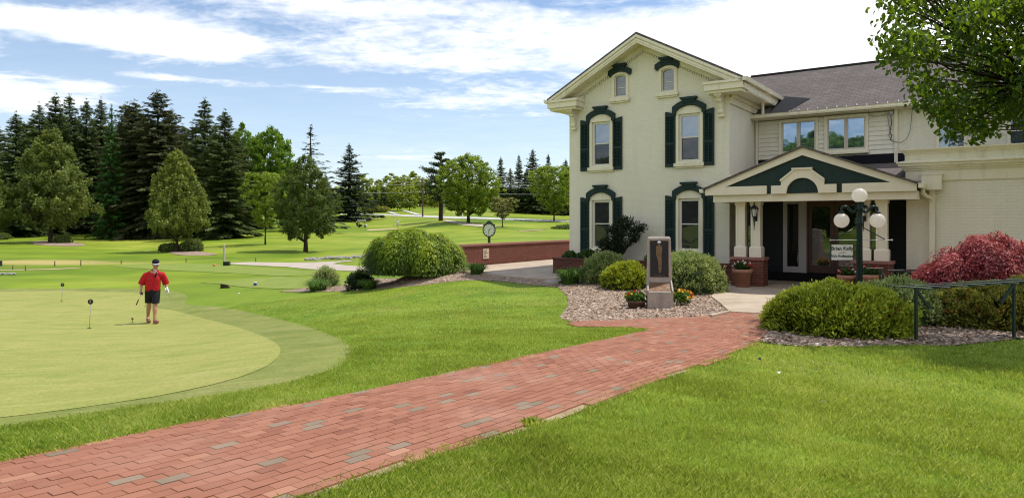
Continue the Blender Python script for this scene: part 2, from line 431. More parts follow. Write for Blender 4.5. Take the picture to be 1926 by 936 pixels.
def make_materials():
    M = {}
    CREAM = (.66, .59, .415)
    M['cream_trim'] = paint('cream_trim', (.80, .73, .56), dirt=(.36, .28, .18), amt=.45)
    M['porch_cream'] = paint('porch_cream', (.80, .71, .56), amt=.12)
    M['cream_brick'] = bricks('cream_brick', (.81, .755, .61), (.79, .735, .59), (.76, .70, .555), painted=True)
    M['cream_siding'] = paint('cream_siding', (.78, .73, .61), amt=.2)
    M['green_paint'] = paint('green_paint', (.008, .026, .022), dirt=(.030, .046, .040), amt=.55, rough=.55)
    M['green_metal'] = paint('green_metal', (.008, .026, .020), dirt=(.05, .06, .05), amt=.3, rough=.32)
    M['rack_metal'] = paint('rack_metal', (.014, .028, .020), dirt=(.05, .05, .035), amt=.5, rough=.45)
    M['pale_bar'] = plain('pale_bar', (.62, .63, .57), .5, .4)
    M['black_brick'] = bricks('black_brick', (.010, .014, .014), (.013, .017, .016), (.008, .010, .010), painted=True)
    M['red_brick'] = bricks('red_brick', (.21, .062, .042), (.15, .045, .033), (.20, .13, .10))
    M['dark_red_brick'] = bricks('dark_red_brick', (.15, .05, .038), (.10, .033, .028), (.14, .10, .08))
    M['coping'] = bricks('coping', (.38, .17, .13), (.33, .14, .11), (.33, .24, .19), bw=.10, rh=.5)
    M['shingles'] = shingle('shingles', (.105, .088, .082), (.150, .128, .120))
    M['membrane_and_shadow'] = plain('membrane_and_shadow', (.012, .013, .016), .8, .1)  # black roofing, also the colour of the painted roof shadow
    M['dark_edge'] = plain('dark_edge', (.03, .028, .026), .8, .1)
    M['window_white'] = paint('window_white', (.70, .66, .56), amt=.1)
    M['window_taupe'] = paint('window_taupe', (.60, .53, .45), amt=.12)
    M['glass_sky'] = glass('glass_sky', (.07, .08, .10), .22, tint=(.75, .88, 1))
    M['glass_low'] = glass('glass_low', (.030, .030, .036), .04)
    M['glass_blind'] = glass('glass_blind', (.22, .22, .16), .10, blinds=4.0)
    M['glass_door'] = glass('glass_door', (.010, .012, .010), .09)
    M['glass_upper'] = glass('glass_upper', (.07, .10, .14), .40, tint=(.60, .76, .95))
    M['wood_door'] = plain('wood_door', (.075, .024, .012), .4, .4, var=.3, sc=3)
    M['grey_door'] = paint('grey_door', (.42, .38, .36), amt=.1)
    M['dark_interior'] = plain('dark_interior', (.015, .015, .015), .9, .05)
    M['iron'] = plain('iron', (.012, .013, .014), .4, .4)
    M['lantern_glass'] = plain('lantern_glass', (.55, .53, .46), .2, .5)
    t = NT('opal_globe'); c = t.co()
    b = t.n('ShaderNodeBsdfPrincipled'); t.put(b.inputs['Base Color'], t.ramp(t.noise(c, 3, 4), [(.3, (.86, .80, .73)), (.7, (.92, .88, .82))])); b.inputs['Roughness'].default_value = .22
    b.inputs['Specular IOR Level'].default_value = .5; b.inputs['Subsurface Weight'].default_value = .35; b.inputs['Subsurface Radius'].default_value = (.2, .16, .12); b.inputs['Subsurface Scale'].default_value = .4
    tr_ = t.n('ShaderNodeBsdfTranslucent'); tr_.inputs['Color'].default_value = (.97, .93, .87, 1); mx_ = t.n('ShaderNodeMixShader'); mx_.inputs[0].default_value = .62; b.inputs['Subsurface Weight'].default_value = 0; t.l(b.outputs[0], mx_.inputs[1]); t.l(tr_.outputs[0], mx_.inputs[2]); M['opal_globe'] = t.done(mx_.outputs[0])
    M['sign_white'] = plain('sign_white', (.74, .72, .65), .5, .3, var=.06)
    M['sign_letters'] = plain('sign_letters', (.01, .05, .035), .5, .3)
    M['plaque'] = plain('plaque', (.018, .015, .014), .45, .4, metal=.3)
    M['bronze'] = plain('bronze', (.17, .095, .05), .4, .5, metal=.7, var=.35, sc=14)
    M['bronze_lid'] = plain('bronze_lid', (.26, .16, .10), .35, .5, metal=.6, var=.3, sc=10)
    t = NT('granite'); c = t.co()
    k = t.ramp(t.noise(c, 90, 3), [(.3, (.27, .21, .18)), (.7, (.52, .43, .37))])
    k = t.mix(t.mapr(t.noise(t.scale(c, (1, 1, .25)), 7, 5), .45, .75, 0, .55), k, (.20, .15, .13))
    M['granite'] = t.done(t.bsdf(k, .6, .3, t.bump(t.noise(c, 60, 3), .15, .004)))
    t = NT('concrete'); c = t.co()
    k = t.ramp(t.noise(c, 1.4, 8, .65), [(.3, (.33, .26, .19)), (.55, (.46, .37, .28)), (.75, (.52, .43, .33))])
    k = t.mix(t.mapr(t.noise(c, 70, 3), .5, .8, 0, .4), k, (.24, .19, .14))
    M['concrete'] = t.done(t.bsdf(k, .85, .15, t.bump(t.noise(c, 60, 4), .2, .005)))
    t = NT('cart_asphalt'); c = t.co()
    k = t.ramp(t.noise(c, .9, 7, .65), [(.3, (.36, .30, .25)), (.7, (.50, .43, .36))])
    M['cart_asphalt'] = t.done(t.bsdf(k, .9, .1, t.bump(t.noise(c, 30, 3), .2, .01)))
    t = NT('road_asphalt'); c = t.co()
    M['road_asphalt'] = t.done(t.bsdf(t.ramp(t.noise(c, .5, 5), [(.3, (.42, .41, .39)), (.7, (.55, .53, .50))]), .9, .1))
    t = NT('bark_bed'); c = t.co()
    v = t.n('ShaderNodeTexVoronoi'); t.l(t.scale(c, (1, 1.3, 1)), v.inputs['Vector']); v.inputs['Scale'].default_value = 26
    k = t.mix(t.mapr(t.noise(c, 2, 4), .3, .7, 0, .4), t.ramp(v.outputs['Color'], [(.1, (.13, .085, .06)), (.45, (.32, .23, .17)), (.85, (.50, .40, .31))]), (.24, .16, .11))
    M['bark_bed'] = t.done(t.bsdf(k, .9, .1, t.bump(v.outputs['Distance'], .8, .03)))
    t = NT('bark_chip'); s = t.attr('shade')
    k = t.ramp(s, [(0, (.12, .075, .055)), (.45, (.38, .27, .20)), (.8, (.58, .45, .35)), (1, (.70, .60, .51))])
    M['bark_chip'] = t.done(t.bsdf(k, .85, .1, t.bump(t.noise(t.co(), 60, 3), .3, .006)))
    t = NT('sand'); c = t.co()
    M['sand'] = t.done(t.bsdf(t.ramp(t.noise(c, .6, 5), [(.3, (.42, .30, .17)), (.7, (.55, .43, .28))]), .95, .05))
    t = NT('dry_soil'); c = t.co()
    M['dry_soil'] = t.done(t.bsdf(t.ramp(t.noise(c, 5, 6), [(.3, (.24, .17, .10)), (.7, (.42, .32, .21))]), .95, .05, t.bump(t.noise(c, 40, 4), .4, .01)))
    # brick pavers: the tone of each paver comes with the mesh
    t = NT('paver'); c = t.co(); s = t.attr('shade')
    k = t.ramp(s, [(0.0, (.20, .155, .108)), (.085, (.26, .195, .138)), (.09, (.195, .076, .048)), (.4, (.272, .112, .068)), (.75, (.335, .148, .092)), (1.0, (.43, .225, .145))])
    sp = t.noise(c, 85, 4, .7)
    k = t.mix(t.mapr(sp, .48, .75, 0, .45), k, (.22, .12, .09))
    k = t.mix(t.mapr(t.noise(c, 1.1, 5, .6), .5, .75, 0, .35), k, (.46, .30, .23))
    k = t.mix(t.mapr(t.noise(c, 9, 4, .6), .58, .8, 0, .3), k, (.16, .10, .08))
    M['paver'] = t.done(t.bsdf(k, .85, .15, t.bump(sp, .35, .004)))
    t = NT('joint_sand'); c = t.co()
    M['joint_sand'] = t.done(t.bsdf(t.ramp(t.noise(c, 12, 5), [(.3, (.045, .03, .022)), (.7, (.10, .07, .05))]), .95, .05))
    # turf
    M['lawn'] = turf_mat('lawn', (.260, .335, .036), (.165, .270, .018), (.090, .180, .010), far=((.120, .195, .012), (.215, .285, .020), (.320, .345, .048)), dryamt=.6)
    M['green_turf'] = turf_mat('green_turf', (.375, .360, .100), (.330, .340, .085), (.265, .300, .066), patch=3.0, stripe=.2, bumpd=.004, dry=(.44, .39, .15), dryamt=.45)
    M['fringe_turf'] = turf_mat('fringe_turf', (.275, .290, .075), (.225, .255, .052), (.160, .205, .036), patch=2.0, stripe=.25, bumpd=.010, dry=(.40, .35, .15), dryamt=.5)
    M['tee_turf'] = turf_mat('tee_turf', (.265, .315, .062), (.235, .300, .050), (.195, .265, .038), patch=2.0, stripe=.35, bumpd=.006, dry=(.33, .32, .10))
    # plants
    M['blade'] = leafy('blade', (.028, .085, .005), (.205, .350, .020), (.640, .640, .200), trans=.44, rough=.45, hue=0)
    M['spruce'] = leafy('spruce', (.014, .031, .009), (.070, .110, .028), (.175, .220, .060), trans=.22, rough=.6, hue=.2)
    M['blue_spruce'] = leafy('blue_spruce', (.014, .025, .014), (.052, .078, .040), (.110, .145, .075), trans=.18, rough=.6)
    M['bright_conifer'] = leafy('bright_conifer', (.015, .045, .008), (.040, .120, .015), (.09, .20, .03), trans=.2)
    M['brown_spruce'] = leafy('brown_spruce', (.018, .024, .008), (.070, .085, .026), (.150, .158, .052), trans=.18, rough=.7)
    M['pear'] = leafy('pear', (.030, .052, .010), (.125, .175, .034), (.275, .315, .080), trans=.32)
    M['pear_gold'] = leafy('pear_gold', (.036, .060, .010), (.165, .215, .034), (.350, .370, .080), trans=.34)
    M['oval_tree'] = leafy('oval_tree', (.022, .044, .008), (.085, .130, .022), (.190, .230, .050), trans=.32)
    M['maple'] = leafy('maple', (.028, .075, .006), (.115, .225, .016), (.250, .370, .040), trans=.45)
    M['lime_tree'] = leafy('lime_tree', (.045, .090, .008), (.175, .270, .024), (.350, .420, .060), trans=.48)
    M['far_tree'] = leafy('far_tree', (.070, .120, .022), (.220, .310, .045), (.440, .490, .090), trans=.48, hue=.35)
    M['olive_tree'] = leafy('olive_tree', (.060, .070, .020), (.210, .215, .070), (.360, .350, .140), trans=.35)
    M['pine'] = leafy('pine', (.020, .034, .014), (.065, .095, .036), (.140, .180, .070), trans=.2)
    M['near_leaf'] = leafy('near_leaf', (.012, .030, .006), (.046, .108, .013), (.240, .350, .026), trans=.48, rough=.32, hue=0)
    M['yew'] = leafy('yew', (.005, .018, .003), (.095, .165, .012), (.400, .450, .035), trans=.28)
    M['yew_tan'] = leafy('yew_tan', (.012, .022, .005), (.130, .160, .022), (.360, .340, .055), trans=.28)
    M['spirea'] = leafy('spirea', (.018, .050, .014), (.110, .185, .055), (.360, .420, .160), trans=.35)
    M['weeping'] = leafy('weeping', (.012, .036, .004), (.110, .200, .014), (.420, .500, .036), trans=.38)
    M['red_maple'] = leafy('red_maple', (.024, .005, .010), (.210, .030, .042), (.600, .150, .150), trans=.32)
    M['daylily'] = leafy('daylily', (.020, .055, .008), (.070, .160, .022), (.180, .290, .060), trans=.35)
    M['dark_shrub'] = leafy('dark_shrub', (.006, .012, .005), (.018, .034, .012), (.045, .070, .024), trans=.15)
    M['planter_leaf'] = leafy('planter_leaf', (.010, .030, .006), (.035, .085, .016), (.080, .150, .030), trans=.25)
    M['bark'] = plain('bark', (.045, .034, .026), .95, .05, var=.4, sc=5, bump=.8)
    M['pale_bark'] = plain('pale_bark', (.085, .068, .052), .95, .05, var=.35, sc=5, bump=.8)
    t = NT('petals'); k = t.ramp(t.attr('shade'), [(0, (.62, .03, .03)), (.34, (.62, .03, .03)), (.35, (.80, .33, .02)), (.64, (.80, .33, .02)), (.65, (.82, .62, .04)), (.85, (.82, .62, .04)), (.86, (.8, .78, .72))], 'CONSTANT')
    M['petals'] = t.done(t.bsdf(k, .6, .2))
    M['terracotta'] = plain('terracotta', (.42, .20, .13), .8, .2, var=.18, sc=8)
    M['brown_pot'] = plain('brown_pot', (.13, .075, .055), .8, .2)
    M['rock'] = plain('rock', (.28, .27, .25), .9, .1, var=.35, sc=3, bump=.6)
    M['timber'] = plain('timber', (.20, .13, .08), .9, .1, var=.3, sc=8)
    M['pole_wood'] = plain('pole_wood', (.14, .105, .08), .9, .1, var=.25, sc=3)
    M['pale_post'] = plain('pale_post', (.45, .42, .34), .8, .2)
    M['rope'] = plain('rope', (.42, .34, .18), .9, .1)
    M['black_plastic'] = plain('black_plastic', (.015, .016, .017), .45, .4)
    M['white_plastic'] = plain('white_plastic', (.80, .79, .76), .4, .4, var=.04)
    M['blue_paint'] = plain('blue_paint', (.02, .07, .28), .4, .4)
    M['orange_paint'] = plain('orange_paint', (.70, .22, .03), .4, .4)
    M['white_ball'] = plain('white_ball', (.80, .72, .64), .4, .4, var=.03)
    M['clock_face'] = plain('clock_face', (.62, .63, .58), .35, .4, var=.06)
    M['clock_green'] = paint('clock_green', (.035, .052, .040), dirt=(.08, .08, .06), amt=.3, rough=.4)
    M['notice'] = plain('notice', (.62, .50, .38), .6, .2, var=.08)
    M['notice_ink'] = plain('notice_ink', (.12, .075, .055), .7, .2)
    M['grey_metal'] = plain('grey_metal', (.35, .36, .36), .4, .4, metal=.6)
    M['steel'] = plain('steel', (.65, .65, .66), .2, .5, metal=.95, var=.04)
    M['wire'] = plain('wire', (.55, .56, .55), .6, .2)
    M['teal_paint'] = plain('teal_paint', (.10, .30, .26), .5, .3)
    M['cart_white'] = plain('cart_white', (.70, .69, .65), .35, .5, var=.04)
    M['cart_dark'] = plain('cart_dark', (.02, .022, .025), .5, .4)
    # person
    t = NT('skin'); c = t.co(); b = t.n('ShaderNodeBsdfPrincipled')
    t.put(b.inputs['Base Color'], t.ramp(t.noise(c, 14, 4), [(.3, (.40, .185, .12)), (.7, (.52, .27, .18))])); b.inputs['Roughness'].default_value = .5
    b.inputs['Subsurface Weight'].default_value = .1; b.inputs['Subsurface Radius'].default_value = (.02, .008, .004)
    M['skin'] = t.done(b.outputs[0])
    def cloth(nm, col):
        t = NT(nm); c = t.co(); n = t.noise(t.scale(c, (1, 1, .6)), 9, 4, .6, .6)
        k = t.ramp(n, [(.3, tuple(x * .75 for x in col)), (.7, tuple(min(1, x * 1.15) for x in col))])
        return t.done(t.bsdf(k, .75, .2, t.bump(n, .5, .03)))
    M['red_cloth'] = cloth('red_cloth', (.46, .014, .022)); M['black_cloth'] = cloth('black_cloth', (.012, .013, .016)); M['white_cloth'] = cloth('white_cloth', (.50, .48, .52))
    M['cap_cloth'] = cloth('cap_cloth', (.012, .013, .018)); M['white_knit'] = cloth('white_knit', (.78, .77, .78)); M['shoe_leather'] = plain('shoe_leather', (.20, .06, .04), .45, .4)
    M['shoe_sole'] = plain('shoe_sole', (.45, .20, .13), .7, .2)
    M['hair'] = plain('hair', (.10, .085, .075), .7, .2, sc=30); M['red_hair'] = plain('red_hair', (.42, .07, .03), .7, .2)
    M['grip_rubber'] = plain('grip_rubber', (.06, .025, .02), .7, .2); M['lens_dark'] = plain('lens_dark', (.004, .004, .005), .1, .5)
    return M
M = make_materials()
# ------------------------------------------------------------------ world, sun, camera
SUN_EL, SUN_AZ = 62.0, 63.0   # azimuth clockwise from +Y
def make_world():
    w = bpy.data.worlds.new('World'); SC.world = w; w.use_nodes = True
    nt = w.node_tree; nt.nodes.clear()
    class W(NT):
        def __init__(s): s.t = nt; s.out = s.n('ShaderNodeOutputWorld')
    t = W()
    sky = t.n('ShaderNodeTexSky', sky_type='NISHITA'); sky.sun_disc = False
    sky.sun_elevation = R(SUN_EL); sky.sun_rotation = R(SUN_AZ); sky.air_density = 1.0; sky.dust_density = .6; sky.ozone_density = 2.4; sky.altitude = 300
    bg = t.n('ShaderNodeBackground'); bg.inputs[1].default_value = .15
    hs = t.n('ShaderNodeHueSaturation'); hs.inputs['Saturation'].default_value = 1.1; hs.inputs['Value'].default_value = 1.0; t.l(sky.outputs[0], hs.inputs['Color'])
    t.l(hs.outputs[0], bg.inputs[0])
    d = t.co('Generated'); sep = t.n('ShaderNodeSeparateXYZ'); t.l(d, sep.inputs[0]); X, Y, Z = sep.outputs
    az = t.math('ARCTAN2', X, Y); el = t.math('ARCSINE', Z)
    # cloud layer seen from below: project the direction on a level sheet
    zz = t.math('ADD', t.math('MAXIMUM', Z, 0.0), .10)
    cv = t.n('ShaderNodeCombineXYZ'); t.l(t.math('DIVIDE', X, zz), cv.inputs[0]); t.l(t.math('DIVIDE', Y, zz), cv.inputs[1])
    n1 = t.noise(cv.outputs[0], 1.1, 9, .60, .5); n2 = t.noise(t.scale(cv.outputs[0], (.7, 1.5, 1)), 3.4, 8, .62, .9)
    n3 = t.noise(cv.outputs[0], 13, 6, .6, .3)
    # where the cloud banks lie (azimuth, elevation, half sizes, weight)
    blobs = [(300, 65, 260, 42, .85), (130, 50, 140, 24, .75), (380, 95, 90, 20, .65), (50, 185, 190, 42, .85), (180, 165, 70, 12, .5), (640, 5, 330, 34, .62), (1010, 70, 300, 55, .56), (930, 195, 200, 36, .58), (820, 120, 160, 34, .35),
             (690, 100, 210, 50, .25), (340, 148, 130, 8, .5), (640, 168, 130, 8, .42), (1450, 70, 300, 110, .72), (960, 285, 330, 18, .38), (740, 300, 160, 10, .35), (1700, 60, 300, 160, .8), (1200, 130, 200, 60, .32), (-150, 60, 200, 90, .7), (2300, 0, 500, 250, .7)]
    acc = None
    for (px, py, rx, ry, wt) in blobs:
        q = math.hypot(F, px - CX); a0 = math.atan2(px - CX, F); e0 = math.atan2(HY - py, q)
        ra = rx / F * (F / q) ** 2; re = ry / q
        da = t.math('DIVIDE', t.math('SUBTRACT', az, a0), ra); de = t.math('DIVIDE', t.math('SUBTRACT', el, e0), re)
        r2 = t.math('ADD', t.math('MULTIPLY', da, da), t.math('MULTIPLY', de, de))
        g = t.math('MULTIPLY', t.math('EXPONENT', t.math('MULTIPLY', r2, -1.0)), wt)
        acc = g if acc is None else t.math('ADD', acc, g)
    back = t.mapr(Y, -.1, .25, .62, 0.0)     # broken cloud over the unseen sky, thickened to light the shaded front
    s = t.math('ADD', acc, back)
    s = t.math('ADD', s, t.math('MULTIPLY', t.math('SUBTRACT', n1, .5), 1.15))
    s = t.math('ADD', s, t.math('MULTIPLY', t.math('SUBTRACT', n2, .5), .85))
    s = t.math('ADD', s, t.math('MULTIPLY', t.math('SUBTRACT', n3, .5), .55))
    mask = t.mapr(s, .12, .95, 0, 1, smooth=True)
    thin = t.mapr(el, 0.0, .30, .42, .10)       # haze whitens the sky towards the horizon
    mask = t.math('MAXIMUM', mask, thin)
    cl = t.n('ShaderNodeBackground'); cl.inputs[1].default_value = 1.3
    t.l(t.ramp(t.math('ADD', t.math('MULTIPLY', n2, .6), t.math('MULTIPLY', s, .35)), [(.25, (.80, .86, .94)), (.55, (.96, .97, .99)), (.8, (1.0, 1.0, 1.0))]), cl.inputs[0])
    mx = t.n('ShaderNodeMixShader'); t.l(mask, mx.inputs[0]); t.l(bg.outputs[0], mx.inputs[1]); t.l(cl.outputs[0], mx.inputs[2])
    t.l(mx.outputs[0], t.out.inputs[0])
make_world()
sd = bpy.data.lights.new('sun', 'SUN'); sd.energy = 4.6; sd.angle = R(.53); sd.color = (1.0, .955, .88)
so = bpy.data.objects.new('sun', sd); COL.objects.link(so)
_e, _a = R(SUN_EL), R(SUN_AZ)
sun_to = Vector((math.sin(_a) * math.cos(_e), math.cos(_a) * math.cos(_e), math.sin(_e)))
so.rotation_euler = sun_to.to_track_quat('Z', 'Y').to_euler(); so.location = (20, 10, 40)
cd = bpy.data.cameras.new('camera'); cd.sensor_width = 36; cd.lens = 36 * F / 1926; cd.shift_y = -(468 - HY) / 1926; cd.clip_end = 2000; cd.clip_start = .05
co_ = bpy.data.objects.new('camera', cd); COL.objects.link(co_); co_.location = (0, 0, EYE); co_.rotation_euler = (R(90), 0, 0); SC.camera = co_
SC.view_settings.view_transform = 'Standard'
try: SC.view_settings.look = 'None'
except Exception: pass
SC.view_settings.exposure = 0; SC.render.engine = 'CYCLES'
cy = SC.cycles; cy.max_bounces = 7; cy.diffuse_bounces = 3; cy.glossy_bounces = 3; cy.transmission_bounces = 4; cy.transparent_max_bounces = 4
cy.use_denoising = True; cy.denoising_prefilter = 'ACCURATE'; cy.use_adaptive_sampling = False; cy.filter_width = 1.15; cy.caustics_reflective = False; cy.caustics_refractive = False; cy.sample_clamp_indirect = 6

# ------------------------------------------------------------------ the ground sheet and what is laid on it
def terrain():
    ang = np.r_[np.arange(-180, -50, 4.0), np.arange(-50, 50, .5), np.arange(50, 180, 4.0)]
    rad = np.r_[0.4, np.exp(np.linspace(math.log(1.0), math.log(900), 250))]
    A, Rr = np.meshgrid(np.radians(ang), rad)
    X = Rr * np.sin(A); Y = Rr * np.cos(A)
    Z = ground(X, Y)
    nr, na = X.shape
    V = np.c_[X.ravel(), Y.ravel(), Z.ravel()]
    i = np.arange(nr - 1)[:, None] * na; j = np.arange(na)[None]; j2 = (j + 1) % na
    Q = np.stack([i + j, i + na + j, i + na + j2, i + j2], -1).reshape(-1, 4)[:, ::-1]
    c = len(V); V = np.vstack([V, [0, 0, gz(0.001, 0)]])
    r = np.hypot(V[:, 0], V[:, 1])
    sh = np.clip((r - 15) / 22, 0, 1)
    me = numesh('ground', V, Q, shade=sh, m=M['lawn'], smooth=True)
    o = link('ground', me, M['lawn']); tag(o, kind='structure')
    # close the small hole round the camera's foot
    k = np.arange(na); fan = np.c_[k, (k + 1) % na, np.full(na, na)]
    V2 = np.vstack([V[:na], V[c]]); 
    bm = bmesh.new(); bm.from_mesh(me); bm.verts.ensure_lookup_table()
    cv = bm.verts.new(tuple(V[c]))
    for q in range(na):
        try: bm.faces.new((bm.verts[q], bm.verts[(q + 1) % na], cv))
        except Exception: pass
    bm.normal_update(); bm.to_mesh(me); bm.free()
    return o
terrain()

def smooth_loop(P, n=3):
    P = [Vector(p) for p in P]
    for _ in range(n):
        Q = []
        for i in range(len(P)):
            a, b = P[i], P[(i + 1) % len(P)]
            Q += [a * .75 + b * .25, a * .25 + b * .75]
        P = Q
    return P
def px_loop(pts): return [at(x, y).xy for (x, y) in pts]
def drape(name, loop, m, dz, step=.5, rim=0.0, kind='structure', smooth=True):
    """a sheet that follows the terrain inside a closed outline"""
    L = [Vector((p[0], p[1])) for p in loop]
    D = []
    for i in range(len(L)):
        a, b = L[i], L[(i + 1) % len(L)]
        n = max(1, int((b - a).length / step))
        D += [a.lerp(b, k / n) for k in range(n)]
    P = np.array([(p.x, p.y) for p in D])
    x0, y0 = P.min(0); x1, y1 = P.max(0)
    gx, gy = np.meshgrid(np.arange(x0, x1, step), np.arange(y0, y1, step))
    G = np.c_[gx.ravel() + (np.arange(gx.size) % 2) * .01, gy.ravel()]
    G = G[in_poly(G, P)]
    dmin = np.array([np.min((P[:, 0] - g[0]) ** 2 + (P[:, 1] - g[1]) ** 2) for g in G]) if len(G) else np.zeros(0)
    G = G[dmin > (step * .35) ** 2] if len(G) else G
    V, T = cdt([tuple(p) for p in P], (), [tuple(g) for g in G])
    Z = ground(V[:, 0], V[:, 1]) + dz
    b = MB(); b.raw(np.c_[V, Z].tolist(), [tuple(t) for t in T], smooth)
    if rim:
        n = len(P); z = ground(P[:, 0], P[:, 1])
        vs = [(P[i][0], P[i][1], z[i] + dz) for i in range(n)] + [(P[i][0], P[i][1], z[i] + dz - rim) for i in range(n)]
        pp = [(P[i][0], P[i][1]) for i in range(n)]
        area = sum(pp[i][0] * pp[(i + 1) % n][1] - pp[(i + 1) % n][0] * pp[i][1] for i in range(n))
        fs = [(i, n + i, n + (i + 1) % n, (i + 1) % n) for i in range(n)]
        if area < 0: fs = [f[::-1] for f in fs]
        b.raw(vs, fs)
    o = b.build(name, m); 
    if kind: tag(o, kind=kind)
    return o

green_px = [(-420, 560), (-150, 549), (0, 548), (110, 547), (175, 548), (275, 551), (292, 560), (276, 571), (268, 579), (299, 579), (349, 588), (424, 607), (480, 626), (515, 642), (530, 657), (522, 675), (490, 697), (420, 720), (300, 746), (200, 761), (100, 775), (0, 787), (-300, 815), (-700, 800), (-700, 620)]
fringe_px = [(-440, 552), (-150, 543.5), (0, 543), (150, 541.5), (260, 542), (330, 547), (355, 556), (350, 566), (343, 572), (372, 574), (420, 577), (480, 588), (560, 607), (630, 632), (662, 651), (660, 668), (640, 690), (590, 708), (525, 726), (430, 742), (350, 757), (250, 771), (150, 786), (0, 806), (-300, 840), (-800, 830), (-800, 610)]
GREEN = smooth_loop(px_loop(green_px), 2); FRINGE = smooth_loop(px_loop(fringe_px), 2)
def resample(L, s):
    out = [L[0]]
    for p in L[1:]:
        if (p - out[-1]).length > s: out.append(p)
    return out
GREEN = resample(GREEN, .25); FRINGE = resample(FRINGE, .25)
drape('fringe', FRINGE, M['fringe_turf'], .006, .6)
drape('putting_green', GREEN, M['green_turf'], .010, .6)
TEE1 = px_loop([(205, 500.5), (250, 497), (282, 495.6), (349, 494.6), (420, 497.5), (480, 502), (597, 510), (593, 517), (530, 519.3), (455, 515), (380, 511.3), (290, 507)])
TEE2 = px_loop([(376, 532), (430, 527), (473, 523.3), (530, 520.3), (588, 523.3), (669, 527), (671, 535), (640, 538), (539, 544), (479, 541.4), (415, 534)])
drape('tee_box', TEE1, M['tee_turf'], .016, .8); drape('tee_box', TEE2, M['tee_turf'], .016, .8)
drape('cart_path', px_loop([(425, 494.5), (470, 493), (560, 494), (610, 492.6), (657, 489.8), (668, 490.6), (640, 493.2), (626, 496), (650, 499), (680, 501.5), (760, 505), (760, 514), (680, 510.3), (620, 508), (540, 502), (440, 497.3)]), M['cart_asphalt'], .02, .8)
drape('cart_path', px_loop([(-200, 508.8), (0, 507.8), (90, 505.8), (150, 503.6), (148, 504.6), (95, 507.2), (0, 509), (-200, 510)]), M['sand'], .02, .8)
drape('cart_path', px_loop([(838, 413.5), (880, 420), (925, 425), (945, 427), (915, 427.5), (870, 423.5), (836, 416.5)]), M['cart_asphalt'], .06, 2)
drape('road', px_loop([(640, 402.2), (690, 402.6), (790, 405.2), (860, 408), (950, 410.7), (1080, 414), (1300, 419), (1300, 423.5), (1080, 417.6), (950, 413.8), (850, 411.5), (790, 408.2), (700, 404), (640, 403.4)]), M['road_asphalt'], .07, 2)
drape('road', px_loop([(741, 403.2), (752, 403.4), (728, 397), (704, 391.6), (699, 392.4), (718, 397)]), M['road_asphalt'], .12, 2)
drape('road', px_loop([(783, 404.6), (797, 405.2), (778, 400), (756, 395), (752, 395.6), (768, 400)]), M['road_asphalt'], .12, 2)
drape('bunker', px_loop([(688, 432), (710, 431), (748, 429.6), (750, 431), (720, 433), (695, 434.2)]), M['sand'], .05, 2)
drape('bunker', px_loop([(972, 434), (990, 433.4), (1020, 431.4), (1028, 432.2), (1010, 434), (980, 435.6)]), M['dry_soil'], .05, 2)
drape('mulch_ring', smooth_loop(px_loop([(45, 456), (80, 452.5), (130, 454), (168, 460.5), (140, 463.5), (80, 462)]), 1), M['bark_bed'], .03, 1)
drape('mulch_ring', smooth_loop(px_loop([(315, 472), (345, 470), (390, 475), (416, 479), (370, 481.5), (325, 479)]), 1), M['bark_bed'], .03, 1)
drape('mulch_ring', smooth_loop(px_loop([(-90, 436), (-30, 434), (22, 437.2), (8, 439.5), (-60, 440)]), 1), M['bark_bed'], .03, 1)

# mulch beds near the house
BED1 = px_loop([(524, 549), (560, 543.5), (604, 538.5), (650, 534), (700, 524), (800, 510), (872, 503), (905, 513), (985, 521), (1062, 529), (1060, 541), (1010, 537), (960, 531), (905, 527), (860, 528.5), (800, 536), (740, 541.5), (670, 546), (600, 549)])
BED2 = px_loop([(1030, 533.5), (1050, 541), (1066, 556), (1069, 574), (1058, 590), (1052, 597), (1075, 606), (1150, 606), (1250, 602), (1310, 598), (1372, 588.5), (1352, 570), (1338, 560)]) + [Vector(uv2w(.45, -2.05)), Vector(uv2w(.45, -1.2)), Vector(uv2w(-5.3, -1.2))]
BED3 = px_loop([(1413, 640), (1438, 645), (1500, 652), (1600, 653.5), (1700, 650.5), (1790, 651), (1860, 644), (1926, 636), (2080, 622), (2150, 580), (2100, 545)]) + [Vector(uv2w(7.5, -1.1)), Vector(uv2w(4.7, -1.1)), Vector(uv2w(4.6, -2.3))] + px_loop([(1600, 556), (1500, 568), (1440, 592), (1437, 622)])
drape('mulch_bed', BED1, M['bark_bed'], .012, .35); drape('mulch_bed', BED2, M['bark_bed'], .012, .3); drape('mulch_bed', BED3, M['bark_bed'], .012, .3)
WALK = px_loop([(1373, 588), (1354, 571), (1338, 559)]) + [Vector(uv2w(.35, -2.0)), Vector(uv2w(.02, .55)), Vector(uv2w(4.55, .55)), Vector(uv2w(4.55, -2.2))] + px_loop([(1600, 554), (1510, 566), (1455, 583), (1441, 592)])
drape('concrete_walk', WALK, M['concrete'], .030, .4, rim=.1)
TERR = [Vector(uv2w(*p)) for p in ((-9.5, -1.7), (-9.3, -2.0), (-7.2, -2.6), (-5.15, -3.05), (-4.3, -2.95), (-4.1, -1.25), (-5.4, -1.25), (-5.4, 8.5), (-9.5, 8.5))]
drape('terrace', TERR, M['concrete'], .06, .6, rim=.22)
drape('edging_strip', px_loop([(1334, 596.2), (1374, 588.3), (1371, 591), (1340, 598.4)]), M['concrete'], .055, .3, rim=.05)
drape('stepping_slab', px_loop([(1022, 532), (1040, 528), (1054, 531), (1050, 534.5), (1032, 535)]), M['cart_asphalt'], .06, .4, rim=.07)

